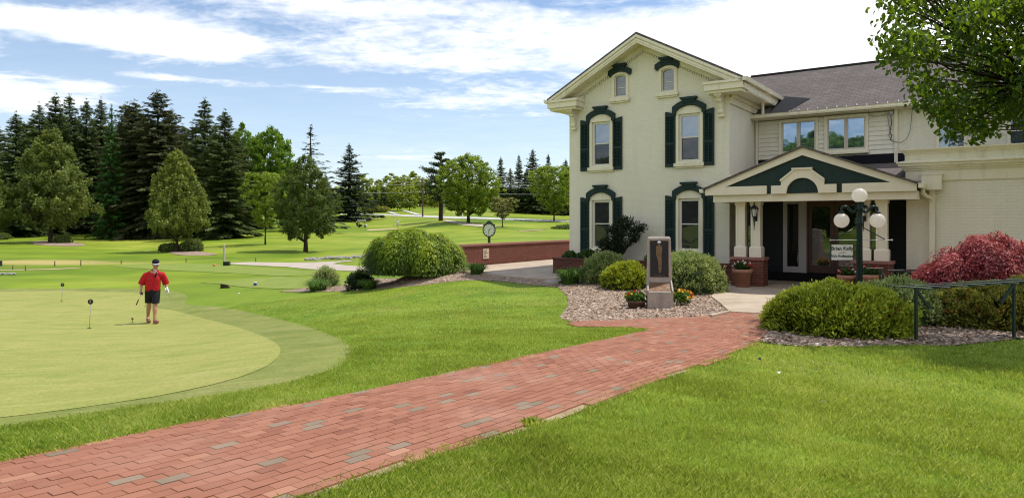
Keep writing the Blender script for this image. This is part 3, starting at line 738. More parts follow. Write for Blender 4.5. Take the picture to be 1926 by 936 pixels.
# the brick path: real pavers, laid in running bond along the path
PATH = px_loop([(-420, 985), (-200, 925), (0, 876), (150, 845), (300, 813), (450, 785), (600, 757), (800, 716), (1000, 672), (1150, 639.5), (1228, 622), (1200, 618), (1090, 615.5), (1072, 610), (1080, 606.5), (1200, 602), (1310, 597), (1374, 588.5), (1441, 592), (1440, 620), (1432, 634), (1412, 647.5), (1345, 678), (1280, 697), (1200, 724), (1100, 760), (1000, 795), (880, 832), (760, 868), (640, 905), (540, 940), (380, 1010), (0, 1150)])
def pavers():
    p0, p1 = at(420, 870).xy, at(1400, 612).xy
    d = (p1 - p0).normalized(); n = Vector((-d.y, d.x))
    bl, bw, gap = .146, .073, .0058
    P = np.array([(p.x, p.y) for p in PATH]); loc = np.c_[(P - np.array(p0)) @ np.array(d), (P - np.array(p0)) @ np.array(n)]
    a0, b0 = loc.min(0); a1, b1 = loc.max(0)
    C = []
    for r in range(int((b1 - b0) / bw) + 1):
        off = (0.5 if r % 2 else 0) * bl + random.uniform(-.006, .006)
        for q in range(int((a1 - a0) / bl) + 2): C.append((a0 + off + q * bl, b0 + r * bw))
    C = np.array(C); W = np.array(p0) + C[:, :1] * np.array(d) + C[:, 1:] * np.array(n)
    # long-wave wander, so the courses are not ruled lines
    W += np.array(n) * (.02 * np.sin(C[:, :1] * .9) + .012 * np.sin(C[:, :1] * 2.3 + 1))
    k = (in_poly(W, P) | in_poly(W + np.array(n) * .045, P) | in_poly(W - np.array(n) * .045, P)) & (np.hypot(W[:, 0], W[:, 1]) > 1.2); W = W[k]; N = len(W)
    Z = ground(W[:, 0], W[:, 1]); e = .05
    gxs = (ground(W[:, 0] + e, W[:, 1]) - ground(W[:, 0] - e, W[:, 1])) / (2 * e); gys = (ground(W[:, 0], W[:, 1] + e) - ground(W[:, 0], W[:, 1] - e)) / (2 * e)
    hx, hy = (bl - .0022) / 2, (bw - .0085) / 2; ch = .003
    prof = [(0, 0, -.03), (0, 0, -ch * .8), (ch, ch, 0)]
    tone = RNG.random(N); tone = np.where(RNG.random(N) < .055, RNG.random(N) * .085, .12 + .88 * np.clip(RNG.normal(.5, .15, N), 0, 1))
    dz = RNG.normal(0, .0007, N) + .020; tx = RNG.normal(0, .003, N); ty = RNG.normal(0, .005, N); rot = RNG.normal(0, .008, N)
    vs = []
    for (ix, iy, z) in prof:
        for sx, sy in ((-1, -1), (1, -1), (1, 1), (-1, 1)):
            lx, ly = sx * (hx - ix), sy * (hy - iy)
            cx = lx * np.cos(rot) - ly * np.sin(rot); cyy = lx * np.sin(rot) + ly * np.cos(rot)
            wx = cx * d.x + cyy * n.x; wy = cx * d.y + cyy * n.y
            vs.append(np.c_[W[:, 0] + wx, W[:, 1] + wy, Z + dz + z + gxs * wx + gys * wy + tx * lx + ty * ly])
    V = np.stack(vs, 1).reshape(-1, 3)
    f = [(8, 9, 10, 11)]
    for k2 in (0, 4): f += [(k2 + i, k2 + (i + 1) % 4, k2 + 4 + (i + 1) % 4, k2 + 4 + i) for i in range(4)]
    Q = (np.arange(N)[:, None, None] * 12 + np.array(f)[None]).reshape(-1, 4)
    o = link('brick_path', numesh('brick_path', V, Q, shade=np.repeat(tone, 12), m=M['paver']), None); tag(o, kind='structure')
    return d
PATH_DIR = pavers()
drape('path_bedding', PATH, M['joint_sand'], .010, .4)
# worn bare earth along the lower edge of the path
SOIL1 = px_loop([(545, 938), (640, 903), (760, 866), (880, 830), (1000, 794), (1100, 759), (1200, 723), (1280, 697), (1300, 697), (1215, 727), (1120, 764), (1040, 794), (985, 812), (900, 838), (790, 872), (660, 912), (580, 940)]); drape('bare_soil', SOIL1, M['dry_soil'], .008, .25)
drape('bare_soil', px_loop([(1210, 612), (1290, 610), (1330, 604), (1290, 612.5), (1228, 622), (1195, 617)]), M['dry_soil'], .017, .25)
# ------------------------------------------------------------------ the clubhouse (house axes: x along the front, y into the house)
HOUSE = empty('clubhouse', (HC[0], HC[1], 0), PHI, 'cream painted brick clubhouse with dark green shutters and gabled entrance porch', 'building')
def arch(xc, w, z0, zs, rise, n=10):
    """opening outline with a segmental head: springs at zs, crown at zs+rise"""
    h = w / 2; Rr = (h * h + rise * rise) / (2 * rise); a = math.asin(min(1, h / Rr))
    P = [(xc - h, z0), (xc + h, z0)]
    for i in range(n + 1):
        t = a - 2 * a * i / n
        P.append((xc + Rr * math.sin(t), zs + rise - Rr + Rr * math.cos(t)))
    return P
def rect(x0, x1, z0, z1): return [(x0, z0), (x1, z0), (x1, z1), (x0, z1)]
GX0, GX1, GXM = -5.42, 0.0, -2.71
SL = .537
WINS = []   # (xc, z0, zs, rise, w) openings in the gable front
for xc in (-4.21, -1.21): WINS += [(xc, .80, 2.50, .17, .84), (xc, 3.50, 5.07, .17, .84)]
for xc in (-3.52, -1.90): WINS += [(xc, 5.70, 6.44, .10, .60)]
front = [(GX0, -.6), (GX1, -.6), (GX1, 5.86), (GXM, 5.86 + 2.71 * SL), (GX0, 5.86)]
b = MB(); b.prism(front, 0.0, .30, [arch(x, w - .02, a, s, r) for (x, a, s, r, w) in WINS]); b.build('gable_wall', M['cream_brick'], HOUSE)
b = MB(); b.box(-.30, 0, .30, 8, -.6, 5.72); b.build('side_wall', M['cream_brick'], HOUSE)
b = MB(); b.box(GX0, GX0 + .3, .30, 8, -.6, 5.72); b.box(GX0, 6, 8, 8.3, -.6, 5.0); b.build('rear_wall', M['cream_brick'], HOUSE)
b = MB(); b.box(GX0 + .31, -.31, .9, .95, 0, 5.6); b.build('interior', M['dark_interior'], HOUSE)

def hood(xc, zs, rise, w, capw):
    """dark green hood mould: arched band with drop ends and a flared cap"""
    b = MB(); o = w / 2 + .10; th = .105
    P = [];  n = 10
    Ro = (o * o + (rise + .02) ** 2) / (2 * (rise + .02)); a = math.asin(o / Ro)
    base = zs + .03
    outer = [(xc + Ro * math.sin(a - 2 * a * i / n), base + rise + .02 - Ro + Ro * math.cos(a - 2 * a * i / n) + th + .02) for i in range(n + 1)]
    inner = [(xc + (o - .115) * (1 - 2 * i / n) , 0) for i in range(n + 1)]
    hi = o - .115; Ri = (hi * hi + rise * rise) / (2 * rise); ai = math.asin(hi / Ri)
    inner = [(xc + Ri * math.sin(ai - 2 * ai * i / n), base - .02 + rise - Ri + Ri * math.cos(ai - 2 * ai * i / n)) for i in range(n + 1)]
    drop = base - .10 if w > .7 else base - .02
    P = outer + [(xc - o, drop), (xc - o + .06, drop - .04), (xc - hi, drop)] + inner[::-1] + [(xc + hi, drop), (xc + o - .06, drop - .04), (xc + o, drop)]
    b.prism(P, -.105, 0.0)
    top = base + rise + th + .03
    b.prism([(xc - capw * .40, top - .08), (xc + capw * .40, top - .08), (xc + capw * .40, top), (xc - capw * .40, top)], -.13, 0)
    b.prism([(xc - capw * .42, top), (xc + capw * .42, top), (xc + capw * .52, top + .055), (xc + capw * .52, top + .085), (xc - capw * .52, top + .085), (xc - capw * .52, top + .055)], -.165, 0)
    return b
def shutter(xo, xi, z0, z1):
    """louvred shutter: stiles, rails, slats; the head rises towards the outer edge"""
    b = MB(); L, Rg = min(xo, xi), max(xo, xi); d = .09
    def top(x):
        t = (x - xi) / (xo - xi); return z1 - d * (1 - math.sin(t * math.pi / 2))
    head = [(L + (Rg - L) * i / 6, top(L + (Rg - L) * i / 6)) for i in range(7)]
    P = [(L, z0), (Rg, z0)] + head[::-1]
    zm = z0 + (z1 - z0) * .42
    ha = rect(L + .045, Rg - .045, z0 + .10, zm - .035); hb = rect(L + .045, Rg - .045, zm + .035, z1 - d - .07)
    b.prism(P, -.050, -.006, [ha, hb])
    b.box(L + .04, Rg - .04, -.0095, -.0065, z0 + .06, z1 - d - .05)
    for h in (ha, hb):
        z = h[0][1] + .02
        while z < h[2][1] - .02:
            b.box(h[0][0] + .001, h[1][0] - .001, -.0, .008, -.026, .026, Matrix.Translation((0, -.026, z)) @ Matrix.Rotation(R(-38), 4, 'X')); z += .046
        b.box(h[0][0] + (h[1][0] - h[0][0]) / 2 - .008, h[0][0] + (h[1][0] - h[0][0]) / 2 + .008, -.058, -.0505, h[0][1] + .03, h[2][1] - .03)
    return b
for i, (xc, z0, zs, rise, w) in enumerate(WINS):
    attic = w < .7
    b = MB(); op = arch(xc, w, z0, zs, rise); iw = w - .16
    zr = zs - .05 if not attic else zs - .02
    hole = rect(xc - iw / 2, xc + iw / 2, z0 + .06, zr - .02) if not attic else arch(xc, iw * .94, z0 + .05, zr - .02, .06)
    b.prism(op, -.035, .075, [hole]); fr = b.build('window', M['cream_trim'], HOUSE)
    # inner casing, stepped
    iw2 = iw - .15; hole2 = rect(xc - iw2 / 2, xc + iw2 / 2, z0 + .11, zr - .10) if not attic else arch(xc, iw * .80, z0 + .085, zr - .05, .055)
    b = MB(); b.prism(hole if not attic else arch(xc, iw * .94, z0 + .05, zr - .02, .06), .03, .10, [hole2]); b.build('casing', M['window_white'], fr)
    zmid = (hole2[0][1] + (zr - .10)) / 2 + .02
    x0, x1 = xc - iw2 / 2, xc + iw2 / 2
    up = i % 4 in (1, 3) and not attic
    if not attic:
        b = MB(); b.prism(rect(x0, x1, z0 + .11, zmid - .018), .085, .09, back=False); b.build('pane', M['glass_low'] if i in (0, 1, 3, 2) else M['glass_sky'], fr)
        b = MB(); b.prism(rect(x0, x1, zmid + .018, zr - .10), .065, .07, back=False); b.build('pane', M['glass_low'] if z0 < 2 else M['glass_sky'], fr)
        b = MB(); b.box(x0, x1, .055, .095, zmid - .018, zmid + .018); b.build('meeting_rail', M['window_white'], fr)
    else:
        b = MB(); b.prism(hole2, .08, .085, back=False); b.build('pane', M['glass_blind'], fr)
        b = MB(); b.box(x0, x1, .06, .075, (z0 + zs) / 2 - .04, (z0 + zs) / 2 - .015); b.build('meeting_rail', M['window_white'], fr)
    s = w / 2 + .05
    b = MB(); b.box(xc - s, xc + s, -.105, 0, z0 - .10, z0 - .002); b.box(xc - s + .03, xc + s - .03, -.06, 0, z0 - .15, z0 - .10); b.build('sill', M['cream_trim'], fr)
    hood(xc, zs, rise, w, .50).build('hood', M['green_paint'], fr)
    if not attic:
        for sx in (-1, 1):
            xi = xc + sx * (w / 2 + .025); xo = xc + sx * (w / 2 + .345)
            shutter(xo, xi, z0 - .10, zs + .03).build('shutter', M['green_paint'], HOUSE)

# gable roof: slabs, rake boards, soffit, returns, brackets, dentils
APX, EV = 7.59, 5.84
def roofline(x, top=APX): return top - abs(x - GXM) * SL
XL, XR = GX0 - .55, GX1 + .55
b = MB()
for s, xe in ((-1, XL), (1, XR)):
    P = [(GXM, APX), (xe, roofline(xe)), (xe, roofline(xe) - .07), (GXM, APX - .075)]
    b.prism(P, -.56, 8.4)
b.build('gable_roof', M['shingles'], HOUSE)
b = MB()
for xe in (XL, XR):
    s = 1 if xe > GXM else -1
    xa = xe - s * .0
    b.prism([(GXM, APX - .077), (xa, roofline(xa) - .072), (xa, roofline(xa) - .25), (xa - s * .10, roofline(xa - s * .1) - .31), (GXM, APX - .33)], -.53, -.40)
    b.prism([(GXM, APX - .077), (xa, roofline(xa) - .072), (xa, roofline(xa) - .155), (GXM, APX - .165)], -.575, -.5305)
    b.prism([(GXM, APX - .20), (xa - s * .2, roofline(xa - s * .2) - .20), (xa - s * .2, roofline(xa - s * .2) - .26), (GXM, APX - .265)], -.548, -.5302)
b.build('rake_board', M['cream_trim'], HOUSE)
b = MB()
for xe in (XL, XR):
    s = 1 if xe > GXM else -1
    b.prism([(GXM, APX - .26), (xe - s * .25, roofline(xe - s * .25) - .26), (xe - s * .25, roofline(xe - s * .25) - .29), (GXM, APX - .29)], -.399, -.002)
b.build('rake_soffit', M['cream_trim'], HOUSE)
b = MB()   # corbelled frieze and dentils that follow the rake
for s in (-1, 1):
    xe = GXM + s * 2.66
    b.prism([(GXM, APX - .292), (xe, roofline(xe) - .292), (xe, roofline(xe) - .46), (GXM, APX - .47)], -.07, -.002)
    for k in range(34):
        x = GXM + s * (.06 + k * .072); z = roofline(x) - .475
        b.prism([(x - .02, z - .06), (x + .02, z - .06), (x + .02, z - s * .02 * SL), (x - .02, z + s * .02 * SL)], -.055, -.002)
b.build('dentil_band', M['cream_brick'], HOUSE)
for s, xe in ((-1, XL), (1, XR)):
    xi = xe - s * 1.12; x0, x1 = min(xe, xi), max(xe, xi)
    b = MB()
    b.box(x0, x1, -.535, -.002, 5.52, 5.76); b.box(x0 - .03, x1 + .03, -.575, -.003, 5.70, 5.772); b.box(x0 + .06, x1 - .06, -.47, -.003, 5.44, 5.52)
    # little pent roof over the return
    b.raw([(x0, -.57, 5.775), (x1, -.57, 5.775), (x1, -.004, 5.91), (x0, -.004, 5.91), (x0, -.004, 5.775), (x1, -.004, 5.775)], [(0, 1, 2, 3), (0, 3, 4), (1, 5, 2)])
    b.build('cornice_return', M['cream_trim'], HOUSE)
    xb = GX0 + .22 if s < 0 else GX1 - .22
    b = MB()
    prof = [(-.003, 5.45), (-.38, 5.45), (-.38, 5.36), (-.30, 5.30), (-.20, 5.16), (-.15, 5.02), (-.16, 4.93), (-.10, 4.86), (-.003, 4.86)]
    w = .07
    n = len(prof)
    vs = [(xb - w, p[0], p[1]) for p in prof] + [(xb + w, p[0], p[1]) for p in prof]
    fs = [tuple(range(n)), tuple(range(2 * n - 1, n - 1, -1))] + [(i, n + i, n + (i + 1) % n, (i + 1) % n) for i in range(n)]
    b.raw(vs, fs); b.box(xb - w - .035, xb + w + .035, -.41, -.004, 5.38, 5.44); b.tube([(xb - w - .01, -.24, 5.27), (xb + w + .01, -.24, 5.27)], .055, 10)
    b.box(xb - w - .02, xb + w + .02, -.14, -.004, 4.80, 4.86)
    b.build('bracket', M['cream_trim'], HOUSE)
b = MB()   # side eaves: soffit, fascia, frieze along both long walls
b.box(.003, XR - .02, -.002, 8.2, 5.47, 5.50); b.box(XR - .035, XR - .003, -.002, 8.2, 5.50, 5.78); b.box(.003, .06, .01, 8, 5.18, 5.468); b.box(.003, .12, .01, 8, 5.36, 5.466)
b.box(XL + .02, GX0 - .003, -.002, 8.2, 5.47, 5.50); b.box(XL + .003, XL + .035, -.002, 8.2, 5.50, 5.78)
b.build('eave_soffit', M['cream_trim'], HOUSE)
def gutter(b, x0, x1, y, z, r=.065):
    P = [(0, 0), (-.10, 0), (-.115, .045), (-.10, .10), (-.125, .115), (0, .115)]
    n = len(P); vs = [(x0, y + p[0], z + p[1]) for p in P] + [(x1, y + p[0], z + p[1]) for p in P]
    b.raw(vs, [tuple(range(n))[::-1], tuple(range(n, 2 * n))] + [(i, (i + 1) % n, n + (i + 1) % n, n + i) for i in range(n)])
b = MB(); P = [(.0, .0), (.10, 0), (.125, .11), (0, .11)]
for (xe, s) in ((XR, 1), (XL, -1)):
    vs = [(xe + s * p[0], -.58, 5.70 + p[1]) for p in P] + [(xe + s * p[0], 8.2, 5.70 + p[1]) for p in P]
    b.raw(vs, [(0, 1, 2, 3), (7, 6, 5, 4), (0, 4, 5, 1), (1, 5, 6, 2), (2, 6, 7, 3), (3, 7, 4, 0)])
b.build('gutter', M['cream_trim'], HOUSE)

# main block behind: sided upper floor, painted brick to the right, long shingled roof
b = MB(); b.box(-.2, 12.5, 2.72, 2.95, -.5, 5.02); b.build('upper_wall', M['cream_siding'], HOUSE)
CAS = [(.76, 1.915, 3.82, 4.93), (2.09, 3.29, 3.82, 4.93)]
b = MB()   # clapboards
z = 3.44
while z < 4.93:
    zt = min(z + .135, 4.96)
    segs = [(.12, 3.96)]
    for (a, c, l, h) in CAS:
        if zt > l + .005 and z < h - .005: segs = [q for sg in segs for q in ([(sg[0], a), (c, sg[1])] if sg[0] < a and sg[1] > c else [sg])]
    for (x0, x1) in segs:
        b.raw([(x0, 2.575, z), (x1, 2.575, z), (x1, 2.60, zt), (x0, 2.60, zt), (x0, 2.719, z), (x1, 2.719, z), (x1, 2.719, zt), (x0, 2.719, zt)], [(0, 1, 2, 3), (0, 4, 5, 1), (0, 3, 7, 4), (1, 5, 6, 2)])
    z = zt + .0005
b.build('clapboard', M['cream_siding'], HOUSE)
b = MB(); b.box(3.965, 4.055, 2.545, 2.718, 3.44, 4.96); b.box(.03, .115, 2.545, 2.718, 3.44, 4.96); b.box(.03, 12.4, 2.53, 2.718, 4.962, 5.03); b.build('corner_board', M['cream_trim'], HOUSE)
b = MB(); BW = [(5.0, 5.72), (6.62, 7.35)]
b.prism(rect(4.057, 12.4, 2.9, 4.96), 2.60, 2.719, [rect(a, c, 3.60, 4.66) for a, c in BW]); b.build('painted_brick_panel', M['cream_brick'], HOUSE)
for (a, c) in BW:
    b = MB(); b.prism(rect(a, c, 3.60, 4.66), 2.56, 2.64, [rect(a + .07, c - .07, 3.66, 4.59)]); f = b.build('window', M['cream_trim'], HOUSE)
    b = MB(); b.prism(rect(a + .07, c - .07, 3.66, 4.59), 2.62, 2.63, back=False); b.build('pane', M['glass_sky'], f)
    b = MB(); b.box(a + .07, c - .07, 2.60, 2.618, 4.13, 4.16); b.build('meeting_rail', M['window_white'], f)
for (a, c, l, h) in CAS:
    b = MB(); b.prism(rect(a, c, l, h), 2.545, 2.70, [rect(a + .075, c - .075, l + .075, h - .075)]); f = b.build('window', M['cream_trim'], HOUSE)
    m = (a + c) / 2
    for (p, q) in ((a + .075, m - .012), (m + .012, c - .075)):
        b = MB(); b.prism(rect(p, q, l + .075, h - .075), 2.565, 2.62, [rect(p + .04, q - .04, l + .12, h - .12)]); s = b.build('sash', M['window_taupe'], f)
        b = MB(); b.prism(rect(p + .04, q - .04, l + .12, h - .12), 2.60, 2.61, back=False); b.build('pane', M['glass_upper'], f)
    b = MB(); b.box(m - .0115, m + .0115, 2.55, 2.63, l + .075, h - .075); b.build('mullion', M['window_taupe'], f)
    b = MB(); b.box(a - .03, c + .03, 2.50, 2.56, l - .06, l - .001); b.build('sill', M['cream_trim'], f)
b = MB()
def slab(b, x0, x1, p, q, th):   # sloping slab between (y,z) points p (low) and q (high)
    vs = [(x0, p[0], p[1]), (x1, p[0], p[1]), (x1, q[0], q[1]), (x0, q[0], q[1])]
    vs += [(v[0], v[1], v[2] - th) for v in vs]
    b.raw(vs, [(0, 1, 2, 3), (7, 6, 5, 4), (0, 4, 5, 1), (1, 5, 6, 2), (2, 6, 7, 3), (3, 7, 4, 0)])
slab(b, -1.7, 13, (2.20, 5.06), (6.2, 7.16), .08); b.raw([(-1.7, 6.2, 7.16), (13, 6.2, 7.16), (13, 10.4, 5.0), (-1.7, 10.4, 5.0)], [(0, 1, 2, 3)])
b.build('main_roof', M['shingles'], HOUSE)
b = MB(); b.box(-1.15, 13, 6.13, 6.30, 7.135, 7.20); b.build('ridge_cap', M['dark_edge'], HOUSE)
b = MB(); vs = [(.5, 2.215, 5.075), (1.0, 2.215, 5.075), (1.55, 3.30, 5.655), (.57, 3.75, 5.89), (.5, 3.0, 5.50)]
b.raw(vs, [(0, 1, 2), (0, 2, 4), (4, 2, 3)]); b.build('roof_shadow', M['membrane_and_shadow'], HOUSE)  # shadow on the roof, laid on as a thin dark sheet
b = MB(); gutter(b, -.02, 12.8, 2.19, 4.985); b.build('gutter', M['cream_trim'], HOUSE)
b = MB(); b.box(.0, 12.6, 2.20, 2.60, 4.965, 4.985); b.build('eave_soffit', M['cream_trim'], HOUSE)
b = MB(); b.box(.36, .42, 2.05, 2.12, 5.09, 5.72); b.build('downpipe', M['cream_trim'], HOUSE)
for k in range(26):
    x = 1.1 + k * .27
    if k < 13: b = MB(); b.box(x, x + .03, 2.36 + .05 * (k % 2), 2.365 + .05 * (k % 2), 5.14 + .0265 * (k % 2), 5.19 + .0265 * (k % 2)); b.build('snow_guard', M['steel'], HOUSE)
b = MB(); b.box(5.3, 5.85, 6.0, 6.6, 6.9, 8.05); b.box(5.25, 5.9, 5.95, 6.65, 8.05, 8.15); b.build('chimney', M['grey_door'], HOUSE)
# meter box and loose cables on the corner board
b = MB(); b.cbox(3.84, 3.95, 2.50, 2.57, 4.83, 4.94, .012); bx = b.build('junction_box', M['grey_metal'], HOUSE)
def cable(pts, r=.007):
    b = MB(); b.tube(pts, r, 6); return b
c1 = cable([(3.30, 2.53, 4.97), (3.33, 2.53, 4.86), (3.45, 2.53, 4.82), (3.68, 2.53, 4.83), (3.83, 2.53, 4.86)]).build('cable', M['iron'], HOUSE)
cable([(3.80, 2.53, 4.83), (3.82, 2.53, 4.6), (3.86, 2.53, 4.4), (3.83, 2.53, 4.22), (3.90, 2.53, 4.07), (3.95, 2.53, 4.03)]).build('cable', M['iron'], HOUSE)
cable([(3.88, 2.53, 4.82), (3.90, 2.53, 4.55), (3.86, 2.53, 4.35), (3.90, 2.53, 4.2), (3.87, 2.53, 4.08)], .011).build('cable', M['iron'], HOUSE)
cable([(4.42, 2.55, 4.98), (4.40, 2.55, 4.7), (4.37, 2.55, 4.35), (4.28, 2.55, 4.10), (4.14, 2.55, 4.0), (4.03, 2.53, 4.02), (3.92, 2.53, 4.06)], .006).build('cable', M['iron'], HOUSE)

# entrance recess and porch
ENT = .80
b = MB(); DW = [(1.31, 1.95), (1.952, 3.40)]
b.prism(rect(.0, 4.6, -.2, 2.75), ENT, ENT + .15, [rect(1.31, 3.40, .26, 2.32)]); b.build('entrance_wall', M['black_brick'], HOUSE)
b = MB(); b.box(.0, 4.6, ENT - .30, ENT - .002, -.1, .255); b.build('entrance_step', M['dark_interior'], HOUSE)
b = MB(); b.prism(rect(1.31, 1.95, .26, 2.32), ENT - .01, ENT + .07, [rect(1.42, 1.735, .43, 2.24)]); sl = b.build('sidelight', M['grey_door'], HOUSE)
b = MB(); b.prism(rect(1.42, 1.735, .43, 2.24), ENT + .05, ENT + .06, back=False); b.build('pane', M['glass_door'], sl)
b = MB(); b.box(1.69, 1.70, ENT + .02, ENT + .045, .50, .85); b.build('handle', M['steel'], sl)
b = MB(); b.prism(rect(1.952, 3.40, .26, 2.32), ENT + .0, ENT + .09, [rect(2.0, 2.655, .26, 2.25), rect(2.69, 3.35, .26, 2.25)]); df = b.build('door_frame', M['wood_door'], HOUSE)
for (a, c) in ((2.003, 2.652), (2.693, 3.347)):
    b = MB(); b.prism(rect(a, c, .27, 2.245), ENT + .02, ENT + .07, [rect(a + .085, c - .085, .48, 2.15)]); d = b.build('door', M['wood_door'], HOUSE)
    b = MB(); b.prism(rect(a + .085, c - .085, .48, 2.15), ENT + .045, ENT + .05, back=False); b.build('pane', M['glass_door'], d)
    b = MB(); b.tube([(a + .09, ENT - .03, 1.22), (c - .09, ENT - .03, 1.22)], .012, 8); b.box(a + .09, a + .11, ENT - .03, ENT + .02, 1.21, 1.23); b.box(c - .11, c - .09, ENT - .03, ENT + .02, 1.21, 1.23); b.build('push_bar', M['steel'], d)
# tinted window strips either side of the columns, and porch ceiling
b = MB(); b.box(.02, 4.58, -1.70, ENT, 2.44, 2.47); b.build('porch_ceiling', M['porch_cream'], HOUSE)
VB = -1.78
b = MB(); b.box(.17, 4.90, VB - .12, VB + .16, 2.245, 2.438); b.box(.17, .40, VB + .16, -.003, 2.25, 2.438); b.box(4.60, 4.90, VB + .16, -1.003, 2.25, 2.438); b.build('porch_beam', M['porch_cream'], HOUSE)
def column(x0, x1, y0):
    w = x1 - x0; b = MB()
    b.box(x0, x1, y0, y0 + w, 1.08, 2.245)
    b.box(x0 - .035, x1 + .035, y0 - .035, y0 + w + .035, .79, 1.04); b.raw([(x0 - .035, y0 - .035, 1.04), (x1 + .035, y0 - .035, 1.04), (x1 + .035, y0 + w + .035, 1.04), (x0 - .035, y0 + w + .035, 1.04), (x0, y0, 1.08), (x1, y0, 1.08), (x1, y0 + w, 1.08), (x0, y0 + w, 1.08)], [(0, 1, 5, 4), (1, 2, 6, 5), (2, 3, 7, 6), (3, 0, 4, 7)])
    # raised stiles leave a sunk panel on the faces
    for f in (0, 1):
        for (p, q, r, s) in ((x0, x0 + .05, 1.1, 2.1), (x1 - .05, x1, 1.1, 2.1), (x0, x1, 2.1, 2.24)):
            if f == 0: b.box(p, q, y0 - .012, y0 - .001, r, s)
    b.box(x0 - .02, x1 + .02, y0 - .025, y0 + w + .02, 2.17, 2.243)
    return b
for (p, q) in ((.68, .92), (1.075, 1.315), (3.645, 3.885), (4.02, 4.26)): column(p, q, -1.60).build('column', M['porch_cream'], HOUSE)
for (p, q) in ((.58, 1.42), (3.54, 4.36)):
    b = MB(); b.box(p, q, -1.70, -1.24, -.35, .72); pd = b.build('pedestal', M['red_brick'], HOUSE)
    b = MB(); b.box(p - .03, q + .03, -1.73, -1.21, .721, .789); b.build('pedestal_cap', M['coping'], pd)
for (p, q) in ((.93, 1.065), (3.895, 4.01)):
    b = MB(); b.box(p, q, -1.45, -1.43, .79, 2.24); b.build('tinted_panel', M['glass_door'], HOUSE)
b = MB(); b.box(.30, .40, -.13, -.03, -.1, 2.44); b.build('downpipe', M['cream_trim'], HOUSE)
# porch gable
VF = -2.0; PS = .398; PXM = 2.44; PAP = 3.588
def pr(x): return PAP - abs(x - PXM) * PS
b = MB()
for xe in (-.06, 4.93): b.prism([(PXM, PAP + .03), (xe, pr(xe) + .03), (xe, pr(xe) - .02), (PXM, PAP - .02)], VF - .06, 2.58)
b.build('porch_roof', M['shingles'], HOUSE)
b = MB(); b.prism([(0, 2.44), (4.88, 2.44), (4.86, 2.6), (PXM, PAP - .021), (.0, 2.6)], VF + .06, VF + .10); b.build('gable_panel', M['green_paint'], HOUSE)
b = MB(); k = .20
b.prism([(-.02, 2.43), (-.02, pr(-.02) - .022), (PXM, PAP - .022), (4.90, pr(4.90) - .022), (4.90, 2.43), (3.345, 2.43), (3.345, 2.645), (4.37, 2.645), (PXM, PAP - k - .01), (.53, 2.645), (1.585, 2.645), (1.585, 2.43)], VF, VF + .058); b.build('porch_fascia', M['porch_cream'], HOUSE)
b = MB(); semi = [(PXM + .372 * math.cos(t), 2.445 + .372 * math.sin(t)) for t in [math.pi * i / 20 for i in range(21)]]
b.prism([(1.70, 2.431)] + [(PXM - .372, 2.431)] + semi[::-1] + [(PXM + .372, 2.431), (3.225, 2.431), (3.225, 2.64), (2.95, 2.64), (2.95, 2.775), (2.66, 3.02), (2.22, 3.02), (1.94, 2.775), (1.94, 2.64), (1.70, 2.64)], VF - .02, VF + .058); ar = b.build('arch_ornament', M['porch_cream'], HOUSE)
b = MB(); b.box(2.20, 2.68, VF - .06, VF + .058, 3.021, 3.065)
for s in (-1, 1):
    b.prism([(PXM + s * .22, 3.0195), (PXM + s * .52, 2.785), (PXM + s * .52, 2.745), (PXM + s * .50, 2.745), (PXM + s * .20, 2.985), (PXM + s * .20, 3.0195)], VF - .05, VF - .0205)
b.build('crest', M['porch_cream'], ar)
b = MB(); gutter(b, -.05, .0, 0, 0); b = MB()
P = [(.0, .0), (.09, 0), (.115, .10), (0, .10)]
vs = [(4.93 + p[0], VF - .05, 2.50 + p[1]) for p in P] + [(4.93 + p[0], -1.25, 2.50 + p[1]) for p in P]
b.raw(vs, [(0, 1, 2, 3), (7, 6, 5, 4), (0, 4, 5, 1), (1, 5, 6, 2), (2, 6, 7, 3), (3, 7, 4, 0)])
b.build('gutter', M['cream_trim'], HOUSE); b = MB()
vs = [(-.06 - p[0], VF - .05, 2.50 + p[1]) for p in P] + [(-.06 - p[0], -.01, 2.50 + p[1]) for p in P]
b.raw(vs, [(3, 2, 1, 0), (4, 5, 6, 7), (1, 5, 4, 0), (2, 6, 5, 1), (3, 7, 6, 2), (0, 4, 7, 3)])
b.build('gutter', M['cream_trim'], HOUSE)
# low roof over the entrance with its dark upstand
b = MB(); slab(b, .02, 4.58, (-.75, 2.84), (2.57, 3.43), .07); b.build('lean_to_roof', M['shingles'], HOUSE)
b = MB(); b.box(.02, 4.58, 2.553, 2.574, 3.425, 3.70); b.build('roof_upstand', M['membrane_and_shadow'], HOUSE)

